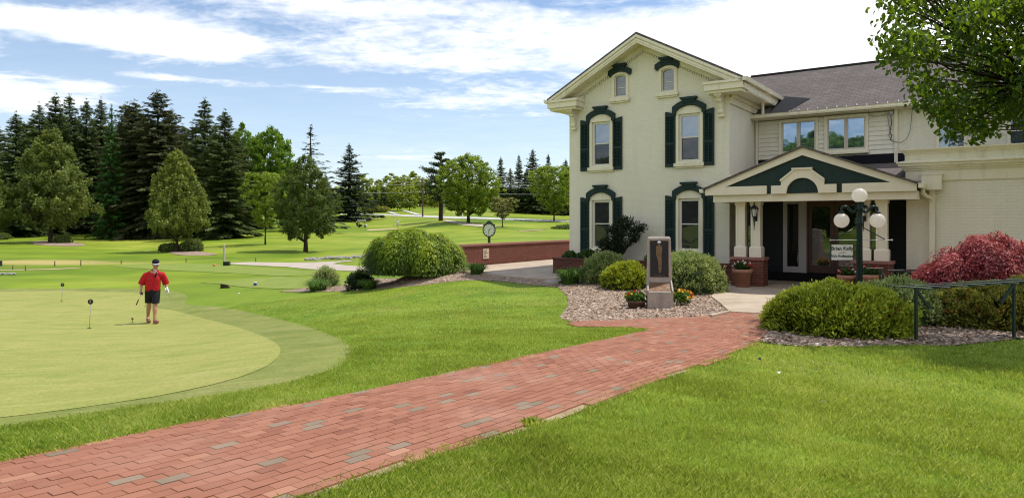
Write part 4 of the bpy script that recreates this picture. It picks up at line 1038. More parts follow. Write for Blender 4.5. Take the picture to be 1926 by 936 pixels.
# one-storey wing on the right
VW = -1.0
b = MB(); b.box(4.60, 13, VW, VW + .25, -.6, 2.70); b.box(4.60, 4.85, VW + .25, 2.59, -.6, 2.70); b.build('wing_wall', M['cream_brick'], HOUSE)
b = MB(); b.box(4.585, 13, VW - .03, VW + .26, 2.701, 2.96); b.box(4.585, 4.84, VW + .26, 2.58, 2.701, 3.3); b.build('frieze', M['cream_trim'], HOUSE)
def mould(b, prof, x0, x1):   # profile (outward, z) run along the front and returned at the left end
    n = len(prof)
    A = [(x0 - p[0], VW - p[0], p[1]) for p in prof]; B = [(x1, VW - p[0], p[1]) for p in prof]; C = [(x0 - p[0], 2.58, p[1]) for p in prof]
    b.raw(A + B, [(i, i + 1, n + i + 1, n + i) for i in range(n - 1)]); b.raw(A + C, [(i + 1, i, n + i, n + i + 1) for i in range(n - 1)])
b = MB()
mould(b, [(.0, 2.955), (.06, 2.955), (.06, 2.99), (.10, 3.0), (.115, 3.04), (.16, 3.06), (.16, 3.10), (.20, 3.125), (.20, 3.155), (.05, 3.19), (.03, 3.20), (.03, 3.34), (.05, 3.35), (.05, 3.375), (.09, 3.40), (.11, 3.43), (.14, 3.44), (.14, 3.47), (.0, 3.475), (-.3, 3.46)], 4.60, 13)
b.build('parapet_cornice', M['cream_trim'], HOUSE)
b = MB(); b.box(4.9, 13, VW + .3, 2.55, 3.2, 3.25); b.build('flat_roof', M['membrane_and_shadow'], HOUSE)
b = MB(); b.box(4.93, 5.34, VW - .24, VW - .031, 2.475, 2.83); b.box(4.915, 5.355, VW - .255, VW - .032, 2.831, 2.855); hp = b.build('rainwater_head', M['cream_trim'], HOUSE)
b = MB(); b.box(5.085, 5.20, VW - .12, VW - .02, -.1, 2.474); b.box(5.07, 5.215, VW - .13, VW - .001, 2.30, 2.36); b.build('downpipe', M['cream_trim'], HOUSE)
b = MB(); b.tube([(4.97, VW - .45, 2.51), (4.97, VW - .40, 2.40), (5.02, VW - .20, 2.33), (5.10, VW - .10, 2.30), (5.14, VW - .08, 2.2)], .045, 8); b.build('downpipe', M['cream_trim'], HOUSE)

# planters, built in brick against the front
def planter(name, x0, x1, y0, y1, h, label, mt):
    t = empty(name, (*uv2w((x0 + x1) / 2, (y0 + y1) / 2), 0), PHI, label, 'planter')
    w, d = (x1 - x0) / 2, (y1 - y0) / 2
    b = MB(); b.box(-w, w, -d, -d + .2, -.4, h - .06); b.box(-w, -w + .2, -d + .2, d, -.4, h - .06); b.box(w - .2, w, -d + .2, d, -.4, h - .06); b.build('brick_wall', mt, t)
    b = MB(); b.box(-w - .02, w + .02, -d - .02, -d + .22, h - .059, h); b.box(-w - .02, -w + .22, -d + .22, d, h - .059, h); b.box(w - .22, w + .02, -d + .22, d, h - .059, h); b.build('coping', M['dark_red_brick'], t)
    b = MB(); b.box(-w + .201, w - .201, -d + .201, d - .004, h - .3, h - .08); b.build('soil', M['bark_bed'], t)
    return t
planter('brick_planter', -5.30, .50, -1.25, -.01, .56, 'long low dark brick planter under the ground floor windows', M['dark_red_brick'])
planter('brick_planter', 4.66, 5.75, -1.75, -1.01, .58, 'short brick planter beside the entrance under the right wing', M['dark_red_brick'])
# ------------------------------------------------------------------ things in front of the house
def text_mesh(s, size, name='lettering', bold=.0, depth=.002, space=1.0):
    cu = bpy.data.curves.new('tmp', 'FONT'); cu.body = s; cu.size = size; cu.align_x = 'CENTER'; cu.align_y = 'CENTER'; cu.offset = bold; cu.extrude = depth; cu.resolution_u = 3; cu.space_character = space
    o = bpy.data.objects.new('tmp', cu); COL.objects.link(o)
    dg = bpy.context.evaluated_depsgraph_get(); me = bpy.data.meshes.new_from_object(o.evaluated_get(dg)); me.name = name
    bpy.data.objects.remove(o); bpy.data.curves.remove(cu)
    return me
def letters(s, size, loc, parent, m, rot=(R(90), 0, 0), bold=.0, name='lettering', space=1.0):
    me = text_mesh(s, size, name, bold, space=space)
    o = link(name, me, m, parent); o.location = loc; o.rotation_euler = rot
    return o

# lamp post
LX, LY = .509 * 13.4, 13.4; LZ = gz(LX, LY)
lamp = empty('lamp_post', (LX, LY, LZ), 0, 'dark green triple globe lamp post in front of the entrance', 'lamp post')
top = 2.10 - LZ
b = MB(); b.lathe([(.17, 0), (.17, .05), (.14, .08), (.12, .35), (.13, .38), (.085, .44), (.078, .5)], seg=20); b.build('base', M['green_metal'], lamp)
b = MB(); n = 16; vs = []
for z in (.5, top - .42):
    for i in range(n * 2):
        r = .058 if i % 2 else .049; r *= 1 if z < 1 else .93; a = math.pi * i / n; vs.append((r * math.cos(a), r * math.sin(a), z))
b.raw(vs, [(i, (i + 1) % 32, 32 + (i + 1) % 32, 32 + i) for i in range(32)])
b.lathe([(.068, 0), (.068, .03), (.056, .05), (.056, .26), (.074, .29), (.074, .32), (.05, .35), (.042, .40), (.070, .42), (.070, .44)], (0, 0, top - .42), 20); b.build('post', M['green_metal'], lamp)
b = MB(); b.ball((0, 0, 2.245 - LZ), .142, 24, 16); b.build('globe', M['opal_globe'], lamp)
for s in (-1, 1):
    b = MB(); pts = []
    for i in range(15):
        t = i / 14; x = .07 + .255 * t; z = 1.94 + .03 * math.sin(t * math.pi * 2 + math.pi) + .075 * t
        pts.append((s * x, 0, z - LZ))
    pts += [(s * .345, 0, 2.005 - LZ), (s * .352, 0, 1.965 - LZ), (s * .352, 0, 1.93 - LZ)]
    b.tube(pts, [.030 - .004 * min(1, i / 14) for i in range(len(pts))], 10)
    b.lathe([(.02, .05), (.032, .045), (.042, .02), (.060, .008), (.062, -.012)], (s * .352, 0, 1.90 - LZ), 16)
    sc = [(s * (.10 + .035 * math.cos(a)), 0, 2.03 - LZ + .035 * math.sin(a)) for a in [k * .4 for k in range(14)]]; b.tube(sc, .009, 6)
    b.build('arm', M['green_metal'], lamp)
    b = MB(); b.ball((s * .352, 0, 1.755 - LZ), .142, 24, 16); b.build('globe', M['opal_globe'], lamp)
    b = MB(); b.tube([(s * .07, 0, 1.62 - LZ), (s * .50, 0, 1.385 - LZ)], .010, 6); b.build('brace', M['green_metal'], lamp)
b = MB(); b.tube([(-.57, 0, 1.372 - LZ), (.64, 0, 1.372 - LZ)], .0085, 8); b.ball((-.57, 0, 1.372 - LZ), .016, 8, 6); b.ball((.64, 0, 1.372 - LZ), .016, 8, 6); b.build('sign_bar', M['pale_bar'], lamp)
sg = empty('hanging_sign', (LX - .345, LY, 0), 0, 'white sign board with two lines of green lettering hanging from the lamp post', 'sign')
b = MB(); b.cbox(-.215, .215, -.012, .012, .978, 1.285, .004); b.build('board', M['sign_white'], sg)
b = MB(); b.prism(rect(-.222, .222, .97, 1.293), -.0145, .0145, [rect(-.212, .212, .98, 1.283)]); b.build('edge', M['sign_letters'], sg)
b = MB()
for x in (-.16, .16): b.tube([(x, 0, 1.29), (x - .01, 0, 1.32), (x, 0, 1.345), (x, 0, 1.366)], .006, 6)
b.build('hook', M['iron'], sg)
letters('Brian Kelly', .098, (0, -.0155, 1.205), sg, M['sign_letters'], bold=.0012)
letters('PGA Professional', .073, (0, -.0155, 1.055), sg, M['sign_letters'], bold=.0008, space=.92)
b = MB(); b.prism([(-.07, 1.118), (-.03, 1.13), (.02, 1.137), (.055, 1.142), (.035, 1.128), (.075, 1.13), (.03, 1.12), (-.01, 1.117), (-.045, 1.11)], -.0155, -.0125); b.build('ornament', M['grey_metal'], sg)

# memorial: leaning granite slab with plaque, sloped ledge with a second plate
mo = on(1240, 14.05); MX, MY = mo.x, mo.y
mem = empty('memorial', (MX, MY, gz(MX, MY)), R(-9), 'pinkish stone memorial with dark portrait plaque in the mulch bed', 'memorial'); mem.scale = (.89, .89, .89)
H = 1.63; W0, W1 = .37, .245     # half widths
b = MB()   # slab: face leans back, sides taper slightly
def slabpt(z): 
    t = z / H; return .30 + (.285 - .30) * t
fy = lambda z: -.16 + .20 * z / H
hw = lambda z: .295 + (.262 - .295) * z / H
vs = []
for (z, c) in ((-.12, 0), (H - .045, 0), (H, .03)):
    h_ = hw(z) - c; vs += [(-h_, fy(z) + c, z), (h_, fy(z) + c, z), (h_, .20 - c, z), (-h_, .20 - c, z)]
b.raw(vs, [(0, 1, 5, 4), (1, 2, 6, 5), (2, 3, 7, 6), (3, 0, 4, 7), (4, 5, 9, 8), (5, 6, 10, 9), (6, 7, 11, 10), (7, 4, 8, 11), (8, 9, 10, 11)])
b.build('slab', M['granite'], mem)
def onface(x0, x1, z0, z1, d, e):   # plate lying on the leaning face
    b = MB(); vs = []
    for y in (d, e):
        for (x, z) in ((x0, z0), (x1, z0), (x1, z1), (x0, z1)): vs.append((x, fy(z) - y, z))
    b.raw(vs, [(4, 5, 6, 7), (0, 4, 7, 3), (1, 2, 6, 5), (0, 1, 5, 4), (3, 7, 6, 2)])
    return b
onface(-.218, .212, .70, 1.545, .001, .012).build('plaque_frame', M['bronze'], mem)
pq = onface(-.205, .199, .714, 1.531, .004, .016).build('plaque', M['plaque'], mem)
lean = math.atan2(.20, H)
def prof_obj(name, P, thick, m, d0=.016, par=None, cx=0):
    b = MB(); P = ccw(P); V, T = cdt(P)
    f = lambda x, z, dd: (x + cx, fy(z) - dd, z)
    b.raw([f(p[0], p[1], d0 + thick) for p in V], [tuple(t) for t in T]); n = len(P)
    vs = [f(p[0], p[1], d0 + thick) for p in P] + [f(p[0], p[1], d0) for p in P]
    b.raw(vs, [(i, n + i, n + (i + 1) % n, (i + 1) % n) for i in range(n)])
    return b.build(name, m, par or pq)
# standing figure in relief: cap, head, shirt, long trousers, shoes
prof_obj('relief', [(-.075, 1.38), (-.055, 1.425), (-.02, 1.445), (.01, 1.44), (.045, 1.42), (.065, 1.38), (.062, 1.30), (.045, 1.22), (.052, 1.10), (.048, .95), (.042, .875), (.045, .83), (.0, .79), (-.03, .835), (-.02, .87), (-.03, 1.0), (-.045, 1.12), (-.058, 1.2), (-.066, 1.18), (-.078, 1.15), (-.072, 1.28)], .014, M['bronze'])
prof_obj('relief', [(-.035, 1.452), (-.035, 1.495), (-.02, 1.515), (.012, 1.52), (.032, 1.505), (.033, 1.47), (.02, 1.447)], .016, M['bronze'])
prof_obj('relief', [(-.05, 1.49), (-.035, 1.515), (-.01, 1.53), (.02, 1.528), (.038, 1.505), (.037, 1.492), (-.02, 1.488)], .022, M['steel'])
l = letters('Herman E. Keiser', .050, (-.003, fy(.805) - .0165, .775), pq, M['bronze'], (R(90) - lean, 0, 0), .0015)
for (z, w_) in ((.752, .13), (.737, .05)):
    b = onface(-w_ - .003, w_ - .003, z - .003, z + .002, .0162, .018); b.build('inscription_line', M['bronze'], pq)
b = MB()   # ledge block
vs = [(-.265, -.16 + .12, .60), (.265, -.04, .60), (.285, -.46, .37), (-.285, -.46, .37), (-.275, -.02, -.12), (.275, -.02, -.12), (.285, -.46, -.12), (-.285, -.46, -.12)]
b.raw(vs, [(0, 3, 2, 1), (3, 7, 6, 2), (0, 4, 7, 3), (1, 2, 6, 5)]); b.build('ledge', M['granite'], mem)
for s in (-1, 1): b = MB(); b.raw([(s * .245, -.04, .605), (s * .275, -.04, .605), (s * .290, -.47, .375), (s * .255, -.47, .375), (s * .245, -.04, .66), (s * .275, -.04, .66), (s * .290, -.47, .43), (s * .255, -.47, .43)], [(4, 5, 6, 7), (0, 4, 7, 3), (1, 2, 6, 5), (3, 7, 6, 2)] if s > 0 else [(7, 6, 5, 4), (3, 7, 4, 0), (5, 6, 2, 1), (2, 6, 7, 3)]); b.build('cheek', M['granite'], mem)
b = MB(); z = lambda y: .60 + (.23 / .42) * (y + .04) + .012
b.raw([(-.225, -.08, z(-.08)), (.225, -.08, z(-.08)), (.235, -.43, z(-.43)), (-.235, -.43, z(-.43))], [(0, 3, 2, 1)]); lid = b.build('ledge_plate', M['bronze_lid'], mem)
b = MB(); b.box(-.24, .24, -.455, -.435, z(-.44) - .01, z(-.44) + .012); b.build('plate_rim', M['sign_white'], lid)

# golf bag racks
def bag_rack(name, p0, p1, zt, n, label, grp, rods=True):
    p0, p1 = Vector(p0), Vector(p1); d = (p1 - p0).xy; L = d.length; a = math.atan2(d.y, d.x)
    t = empty(name, (p0.x, p0.y, 0), a, label, 'bag rack', grp)
    z0, z1 = gz(p0.x, p0.y), gz(p1.x, p1.y); T0, T1 = zt
    tz = lambda x: T0 + (T1 - T0) * x / L
    for (x, z, s) in ((0, z0, 1), (L, z1, -1)):
        b = MB(); b.box(x - .015, x + .015, -.015, .015, z - .05, tz(x) - .025); b.build('post', M['rack_metal'], t)
        b = MB(); M4 = Matrix.Translation((x + s * .105, 0, tz(x) - .14)) @ Matrix.Rotation(R(-42) * s, 4, 'Y'); b.box(-.017, .017, -.012, .012, -.165, .165, M4); b.build('brace', M['rack_metal'], t)
        b = MB(); b.box(x - .016, x + .016, -.33, .22, z - .004, z + .022); b.build('foot', M['rack_metal'], t)
    b = MB(); b.box(-.03, L + .03, -.012, .012, .004, .024, Matrix.Translation((0, 0, tz(0) - .027)) @ Matrix.Rotation(-math.atan2(T1 - T0, L), 4, 'Y')); b.build('beam', M['rack_metal'], t)
    for k in range(n):
        x = -.10 + (L + .32) * k / (n - 1); b = MB(); M4 = Matrix.Translation((x, -.02, tz(x) + .012)) @ Matrix.Rotation(R(-2), 4, 'X')
        b.box(-.008, .008, -.30, .30, -.005, .006, M4); rd = b.build('rod', M['rack_metal'], t)
        b = MB(); b.box(-.009, .009, -.295, .295, .0062, .010, M4); b.build('top_strip', M['pale_bar'], rd)  # paler strip along the top of each rod
    return t
q0, q1 = on(1723, 8.55), on(1907, 9.0)
bag_rack('bag_rack', q0, q1, (EYE - (541 - HY) * 8.55 / F, EYE - (530 - HY) * 9.0 / F), 8, 'low green metal golf bag rack standing in the bark bed at right', None)
r0, r1 = on(1655, 14.2), on(1709, 13.7)
t2 = bag_rack('bag_rack', r0, r1, (.74, .73), 3, 'green metal rack partly hidden behind the lamp post and hedge', None)

# flower pots at the porch
def pot(loc, h, r0, r1, label, m, cat='flower pot'):
    t = empty('flower_pot', loc, random.uniform(0, 6), label, cat)
    b = MB(); b.lathe([(r0, 0), (r0 + (r1 - r0) * .78, h * .78), (r1 + .012, h * .78), (r1 + .02, h), (r1 - .02, h), (r1 - .03, h - .05), (.01, h - .05)], seg=24); b.build('pot', m, t)
    return t
PLANTED = []
p = uv2w(.98, -2.02); PLANTED.append((pot((p[0], p[1], .032), .46, .17, .235, 'terracotta flower pot with red and white blooms left of the entrance', M['terracotta']), .43, .22, 0))
p = uv2w(3.95, -2.05); PLANTED.append((pot((p[0], p[1], .032), .46, .17, .235, 'terracotta flower pot behind the lamp post with red bloom', M['terracotta']), .43, .22, 1))
p = uv2w(3.45, -2.02); PLANTED.append((pot((p[0], p[1], .032), .42, .15, .20, 'smaller terracotta pot at the right pedestal, mostly hidden', M['terracotta']), .40, .18, 2))
g = on(1197, 13.9); PLANTED.append((pot((g.x, g.y, g.z), .17, .15, .19, 'low brown pot of small flowers left of the stone memorial', M['brown_pot']), .14, .22, 3))
# porch lanterns
def lantern(u, v, z, label):
    t = empty('wall_lantern', (*uv2w(u, v), z), PHI, label, 'lantern', None)
    b = MB(); b.box(-.05, .05, .0, .012, -.12, .08); b.tube([(0, .01, -.02), (0, -.06, -.10), (0, -.10, -.05), (0, -.10, .0)], .012, 8); b.tube([(0, -.10, .01), (0, -.10, -.20), (0, -.10, -.36)], [.03, .018, .006], 8); b.build('bracket', M['iron'], t)
    b = MB(); r0, r1 = .05, .085
    for k in range(6):
        a = math.pi * k / 3; b.tube([(r0 * math.cos(a), -.10 + r0 * math.sin(a), 0), (r1 * math.cos(a), -.10 + r1 * math.sin(a), .20)], .006, 5)
    b.lathe([(.055, -.015), (.055, .005)], (0, -.10, 0), 6, False); b.lathe([(.115, .20), (.11, .215), (.06, .27), (.02, .30), (.014, .33), (.02, .345), (.004, .40)], (0, -.10, 0), 12, False); b.build('cage', M['iron'], t)
    b = MB(); b.lathe([(.045, .005), (.078, .195)], (0, -.10, 0), 6, False); b.build('lantern_glass', M['lantern_glass'], t)
lantern(1.195, -1.615, 1.86, 'black iron lantern on the left pair of porch columns')
lantern(3.765, -1.615, 1.86, 'black iron lantern behind the lamp post on the right porch columns')

# brick wall along the terrace, its notice and the lower return wall
wl = empty('brick_wall', (*uv2w(-9.55, -.75), 0), PHI, 'long red brick garden wall along the terrace left of the house', 'wall')
b = MB(); b.box(-.30, 0, 0, 9.6, -.8, .80); b.build('brickwork', M['red_brick'], wl)
b = MB(); b.box(-.33, .03, -.03, 9.6, .801, .875); b.build('coping', M['coping'], wl)
nt = empty('notice_plate', (*uv2w(-9.55, .55), 0), PHI, 'small cream notice plate fixed to the red brick wall', 'notice')
b = MB(); b.box(.002, .016, -.0, .36, .30, .68); b.build('plate', M['notice'], nt)
b = MB()
for k, (w_, z) in enumerate(((.20, .62), (.16, .575), (.30, .53), (.14, .47), (.14, .425), (.22, .375))): b.box(.0162, .018, .03, .03 + w_, z - .012, z + .010)
b.build('text_lines', M['notice_ink'], nt)
w2 = empty('brick_wall', (*uv2w(-11.2, 9.6), 0), PHI, 'dark return of brick wall just visible behind the long garden wall', 'wall')
b = MB(); b.box(0, 7, 0, .3, -.8, .74); b.build('brickwork', M['dark_red_brick'], w2)
b = MB(); b.box(-.03, 7, -.03, .33, .741, .81); b.build('coping', M['coping'], w2)

# post clock
ck = on(920, 37); t = empty('post_clock', (ck.x, ck.y, ck.z), 0, 'round faced green street clock on a post behind the brick wall', 'clock'); t.scale = (.92, .92, 1)
zc = EYE - (432.5 - HY) * 37 / F - ck.z
b = MB(); b.lathe([(.16, 0), (.16, .3), (.10, .4), (.085, .5), (.075, zc - .42), (.11, zc - .38)], seg=14); b.build('post', M['clock_green'], t)
b = MB(); circ = lambda r, n=28: [(r * math.cos(2 * math.pi * i / n), zc + r * math.sin(2 * math.pi * i / n)) for i in range(n)]
b.prism(circ(.385), -.14, .14); b.prism([(-.33, zc + .2), (.33, zc + .2), (.36, zc + .29), (.20, zc + .36), (.12, zc + .46), (0, zc + .52), (-.12, zc + .46), (-.20, zc + .36), (-.36, zc + .29)], -.12, .12); b.prism(circ(.36), -.155, -.1405, [circ(.325)]); b.build('case', M['clock_green'], t)
b = MB(); b.prism(circ(.324), -.147, -.141); dl = b.build('dial', M['clock_face'], t)
b = MB()
for ang, L, w_ in ((48, .17, .022), (192, .26, .016)):
    s, c = math.sin(R(ang)), math.cos(R(ang)); b.prism([(-c * w_ - s * .04, zc + s * w_ - c * .04), (c * w_ - s * .04, zc - s * w_ - c * .04), (s * L + c * w_ * .4, zc + c * L - s * w_ * .4), (s * L - c * w_ * .4, zc + c * L + s * w_ * .4)], -.152, -.148)
b.build('hands', M['iron'], dl)
b = MB()
for k in range(12):
    a = R(30 * k); s, c = math.sin(a), math.cos(a); b.prism([(s * .25 - c * .014, zc + c * .25 + s * .014), (s * .25 + c * .014, zc + c * .25 - s * .014), (s * .305 + c * .014, zc + c * .305 - s * .014), (s * .305 - c * .014, zc + c * .305 + s * .014)], -.150, -.1475)
b.build('hour_marks', M['iron'], dl)

# ------------------------------------------------------------------ on the course
def pin_flag(px, py, D, ztop, label):
    p = on(px, D); t = empty('practice_pin', (p.x, p.y, p.z), 0, label, 'practice pin', 'practice pins on the putting green')
    h = ztop - p.z; b = MB(); b.tube([(0, 0, .0), (.035, 0, h)], .006, 6); b.build('rod', M['grey_metal'], t)
    r = .068; c = [(.03 + r * math.cos(2 * math.pi * i / 18), h + r * .8 + r * math.sin(2 * math.pi * i / 18)) for i in range(18)]
    b = MB(); b.prism(c, -.008, .008); d = b.build('disc', M['black_plastic'], t)
    b = MB()   # the white figure and its swoosh on the disc
    b.prism([(.03 - .018, h + .03), (.03 + .012, h + .03), (.03 + .022, h + .07), (.03 + .002, h + .085), (.03 - .012, h + .06)], -.0105, -.0085); b.prism([(.03 - .045, h + .085), (.03 - .02, h + .105), (.03 + .03, h + .095), (.03 + .0, h + .093)], -.0105, -.0085); b.build('numeral', M['grey_metal'], d)
    b = MB(); b.lathe([(.058, .022), (.058, .024)], seg=16); b.build('cup', M['black_plastic'], t)
pin_flag(168, 622, 17.6, EYE - (571 - HY) * 17.6 / F, 'nearer small pin with black disc on the putting green')
pin_flag(116, 565, 25.5, EYE - (538 - HY) * 25.5 / F, 'farther small pin with black disc at the back of the putting green')
p = on(249, 19.5); t = empty('cup_marker', (p.x, p.y, p.z + .02), 0, 'tiny dark cup marker standing left of the golfer on the green', 'marker')
b = MB(); b.lathe([(.03, 0), (.03, .01), (.008, .015), (.008, .08), (.028, .085), (.028, .13), (.02, .14)], seg=10); b.build('peg', M['timber'], t)
def stake(px, py_top, py_bot, D, label):
    p = on(px, D); h = (py_bot - py_top) * D / F
    t = empty('rope_stake', (p.x, p.y, p.z), 0, label, 'stake', 'stakes along the rope by the tees'); b = MB(); b.tube([(0, 0, -.1), (0, 0, h - .02)], .035, 6); b.ball((0, 0, h - .03), .045, 8, 6); b.build('stake', M['timber'], t)
    return Vector((p.x, p.y, p.z + h - .06))
SK = [(24, 506.5, 514, 43.0), (48, 506.5, 516, 42.0), (103, 494, 503.5, 46), (152, 492.5, 503, 46.5), (228, 490.5, 497, 48.5), (350, 486.5, 494, 50), (481, 484, 491, 51)]
lab = ['first rope stake from the left edge, near the white stones', 'second rope stake from the left edge, near the white stones', 'taller rope stake at the left end of the dry grass', 'rope stake at the right end of the dry grass patch', 'rope stake left behind the golfer', 'rope stake right behind the golfer', 'lone rope stake below the small lime tree']
tops = [stake(*s, l) for s, l in zip(SK, lab)]
def rope(a, c, sag, label):
    b = MB(); pts = [a.lerp(c, i / 12) + Vector((0, 0, -sag * 4 * (i / 12) * (1 - i / 12))) for i in range(13)]; b.tube(pts, .012, 5); tag(b.build('rope', M['rope'], None), label, 'rope', 'ropes between the stakes')
rope(tops[0] + Vector((-1.4, 0, .0)), tops[1], .02, 'low rope from the left edge to the second stake')
rope(tops[4], tops[5], .10, 'slack rope between the stakes behind the golfer'); rope(tops[3], tops[4], .10, 'slack rope left of the golfer, past the dry grass'); rope(tops[5], tops[6], .12, 'slack rope between the golfer and the lone stake')
p = on(0, 46); t = empty('dark_post', (p.x, p.y, p.z), 0, 'short dark post cut off by the left edge', 'post'); b = MB(); b.cbox(-.12, .10, -.1, .1, -.1, .36, .02); b.build('post', M['black_plastic'], t)
p = on(421.5, 46); t = empty('tee_post', (p.x, p.y, p.z), 0, 'tall pale post beside the cart path behind the tees', 'post'); b = MB(); b.cbox(-.06, .06, -.06, .06, -.1, 1.42, .015); b.build('post', M['pale_post'], t)
p = on(426.5, 45.4); t = empty('litter_box', (p.x, p.y, p.z), R(8), 'dark green box at the foot of the pale post', 'box')
b = MB(); b.cbox(-.20, .20, -.16, .16, 0, .24, .015); b.build('bin', M['green_metal'], t); b = MB(); b.cbox(-.215, .215, -.175, .175, .241, .28, .012); b.build('lid', M['black_plastic'], t)
p = on(403, 44.5); t = empty('tee_marker', (p.x, p.y, p.z + .03), 0, 'orange ball tee marker on the far tee', 'tee marker'); b = MB(); b.ball((0, 0, .085), .085, 14, 10); b.build('ball', M['orange_paint'], t)
p = at(423, 541.5); t = empty('tee_marker', (p.x, p.y, p.z), R(12), 'dark wedge shaped timber tee sign on the lawn', 'tee marker')
k = p.y / F; b = MB(); b.prism([(-7 * k, -.02), (9 * k, -.02), (9 * k, .01), (4 * k, 6.0 * k), (-7 * k, 7.8 * k)], -.12, .12); b.build('wedge', M['bark'], t)
p = at(480, 537.4); t = empty('tee_marker', (p.x, p.y, p.z + .03), R(6), 'small blue and white block tee marker on the near tee', 'tee marker'); k = p.y / F
b = MB(); b.cbox(-2.6 * k, 2.6 * k, -.06, .06, 0, 4.3 * k, .01); b.build('block', M['blue_paint'], t); b = MB(); b.cbox(-2.7 * k, 2.7 * k, -.065, .065, 4.32 * k, 5.8 * k, .01); b.build('cap', M['white_plastic'], t)
p = at(449, 553); t = empty('golf_ball', (p.x, p.y, p.z), 0, 'pale round ball marker lying in the lawn right of the golfer', 'ball'); b = MB(); b.ball((0, 0, .028), .034, 14, 10); b.build('ball', M['white_ball'], t)
# rocks
rm = []
for k in range(5):
    bm = bmesh.new(); bmesh.ops.create_icosphere(bm, subdivisions=2, radius=1)
    for v in bm.verts: v.co *= 1 + random.uniform(-.22, .22); v.co.z *= .6
    me = bpy.data.meshes.new('rock'); bm.to_mesh(me); bm.free(); me.materials.append(M['rock']); box_uv(me); rm.append(me)
def rock(px, py, D, s, label, grp):
    p = on(px, D); o = bpy.data.objects.new('rock', random.choice(rm)); COL.objects.link(o); o.location = (p.x, p.y, p.z + s * .25); o.scale = (s, s, s * random.uniform(.7, 1.1)); o.rotation_euler = (0, 0, random.uniform(0, 6)); tag(o, label, 'rock', grp)
for k in range(34):
    px = 578 + 118 * k / 33 + random.uniform(-3, 3); py = 489 - (px - 578) / 118 * 6 + random.uniform(-1.2, 1.8); q = at(px, py)
    rock(px, py, q.y, random.uniform(.14, .29), 'pale grey stone in the rock row beside the cart path', 'stones in the row beside the cart path')
for k in range(6):
    px = -4 + 5.6 * k; q = at(px, 516.5); rock(px, 516, q.y, random.uniform(.11, .19), 'whitish stone in the small pile at the left edge', 'stones at the left edge of the lawn')

# golf cart
p = on(681, 140); cart = empty('golf_cart', (p.x, p.y, p.z), R(4), 'dark golf cart with white roof parked on the far fairway', 'golf cart'); cart.scale = (.8, .8, .8)
b = MB(); b.prism([(-1.1, .30), (1.15, .30), (1.2, .62), (.85, .80), (.70, .86), (.55, .42), (-.05, .42), (-.12, .72), (-.7, .74), (-1.15, .70)], -.55, .55); b.build('body', M['cart_dark'], cart)
b = MB(); b.prism([(.55, .87), (.9, .87), (1.24, .66), (1.22, .32), (1.05, .32), (1.0, .56), (.62, .60)], -.57, .57); b.build('cowl', M['cart_white'], cart)
b = MB(); b.cbox(-.72, -.14, -.52, .52, .745, .88, .03); b.cbox(-.80, -.68, -.52, .52, .90, 1.28, .03); b.build('seat', M['cart_dark'], cart)
b = MB(); b.cbox(-1.2, .85, -.6, .6, 1.70, 1.94, .05); b.build('roof', M['cart_white'], cart)
for (x0, x1) in ((-1.0, -1.05), (.82, .58)):
    for y in (-.5, .5): b = MB(); b.tube([(x0, y, .75), (x1, y, 1.81)], .025, 6); b.build('roof_post', M['iron'], cart)
b = MB(); b.raw([(.80, -.48, .9), (.80, .48, .9), (.60, .48, 1.78), (.60, -.48, 1.78)], [(0, 1, 2, 3)]); b.build('windscreen', M['glass_sky'], cart)
for x in (-.75, .80):
    for y in (-.52, .52):
        b = MB(); vs = MB().lathe([(.10, -.09), (.20, -.09), (.23, -.05), (.23, .05), (.20, .09), (.10, .09)], seg=14); b.raw([(x + q[0], y + q[2], .23 + q[1]) for q in vs.v], vs.f, True); w_ = b.build('wheel', M['black_plastic'], cart)
        b = MB(); vs = MB().lathe([(.11, -.095), (.11, .095)], seg=12); b.raw([(x + q[0], y + q[2], .23 + q[1]) for q in vs.v], vs.f); b.build('hub', M['cart_white'], w_)
b = MB(); b.tube([(.60, -.25, .9), (.38, -.25, 1.12)], .02, 6); ring = [(.36 + .06 * math.cos(a), -.25 + .16 * math.sin(a), 1.13 + .10 * math.cos(a)) for a in [k * .449 for k in range(15)]]; b.tube(ring, .014, 5); b.build('steering_wheel', M['iron'], cart)
# two golf bags strapped on the back
for y in (-.25, .25):
    t = empty('golf_bag', (p.x - .98, p.y + y * .8, p.z + .36), R(4), 'dark golf bag on the back of the cart, %s side' % ('near' if y < 0 else 'far'), 'golf bag'); b = MB(); b.tube([(0, 0, 0), (-.10, 0, .68)], [.11, .13], 10); b.build('bag', M['cap_cloth'], t)
    b = MB(); b.tube([(-.10, .03, .67), (-.13, .05, .9)], .02, 5); b.tube([(-.10, -.05, .67), (-.15, -.06, .86)], .02, 5); b.build('clubs', M['steel'], t)

# utility poles and power lines
def pole(px, D, ytop, r, label, arm):
    p = on(px, D); h = EYE - (ytop - HY) * D / F - p.z; t = empty('utility_pole', (p.x, p.y, p.z), 0, label, 'utility pole')
    b = MB(); b.tube([(0, 0, -.3), (0, 0, h)], [r, r * .75], 8); b.build('pole', M['pole_wood'] if arm else M['grey_metal'], t)
    if arm:
        b = MB(); b.box(-.1, .1, -1.1, 1.1, h - .75, h - .60); ca = b.build('crossarm', M['pole_wood'], t)
        for y in (-.9, 0, .9): b = MB(); b.lathe([(.06, 0), (.09, .05), (.05, .12), (.09, .16), (.03, .22)], (0, y, h - .6), 8); b.build('insulator', M['clock_face'], ca)
    return Vector((p.x, p.y, p.z + h))
P1 = pole(795, 172, 333, .20, 'tall brown wooden utility pole beside the road', True)
pole(835, 186, 366, .14, 'thin grey pole right behind the tall pine', False)
def line(a, c, sag, label, r=.028):
    b = MB(); pts = [a.lerp(c, i / 16) + Vector((0, 0, -sag * 4 * (i / 16) * (1 - i / 16))) for i in range(17)]; b.tube(pts, r, 4); tag(b.build('power_line', M['wire'], None), label, 'power line', 'power lines along the road')
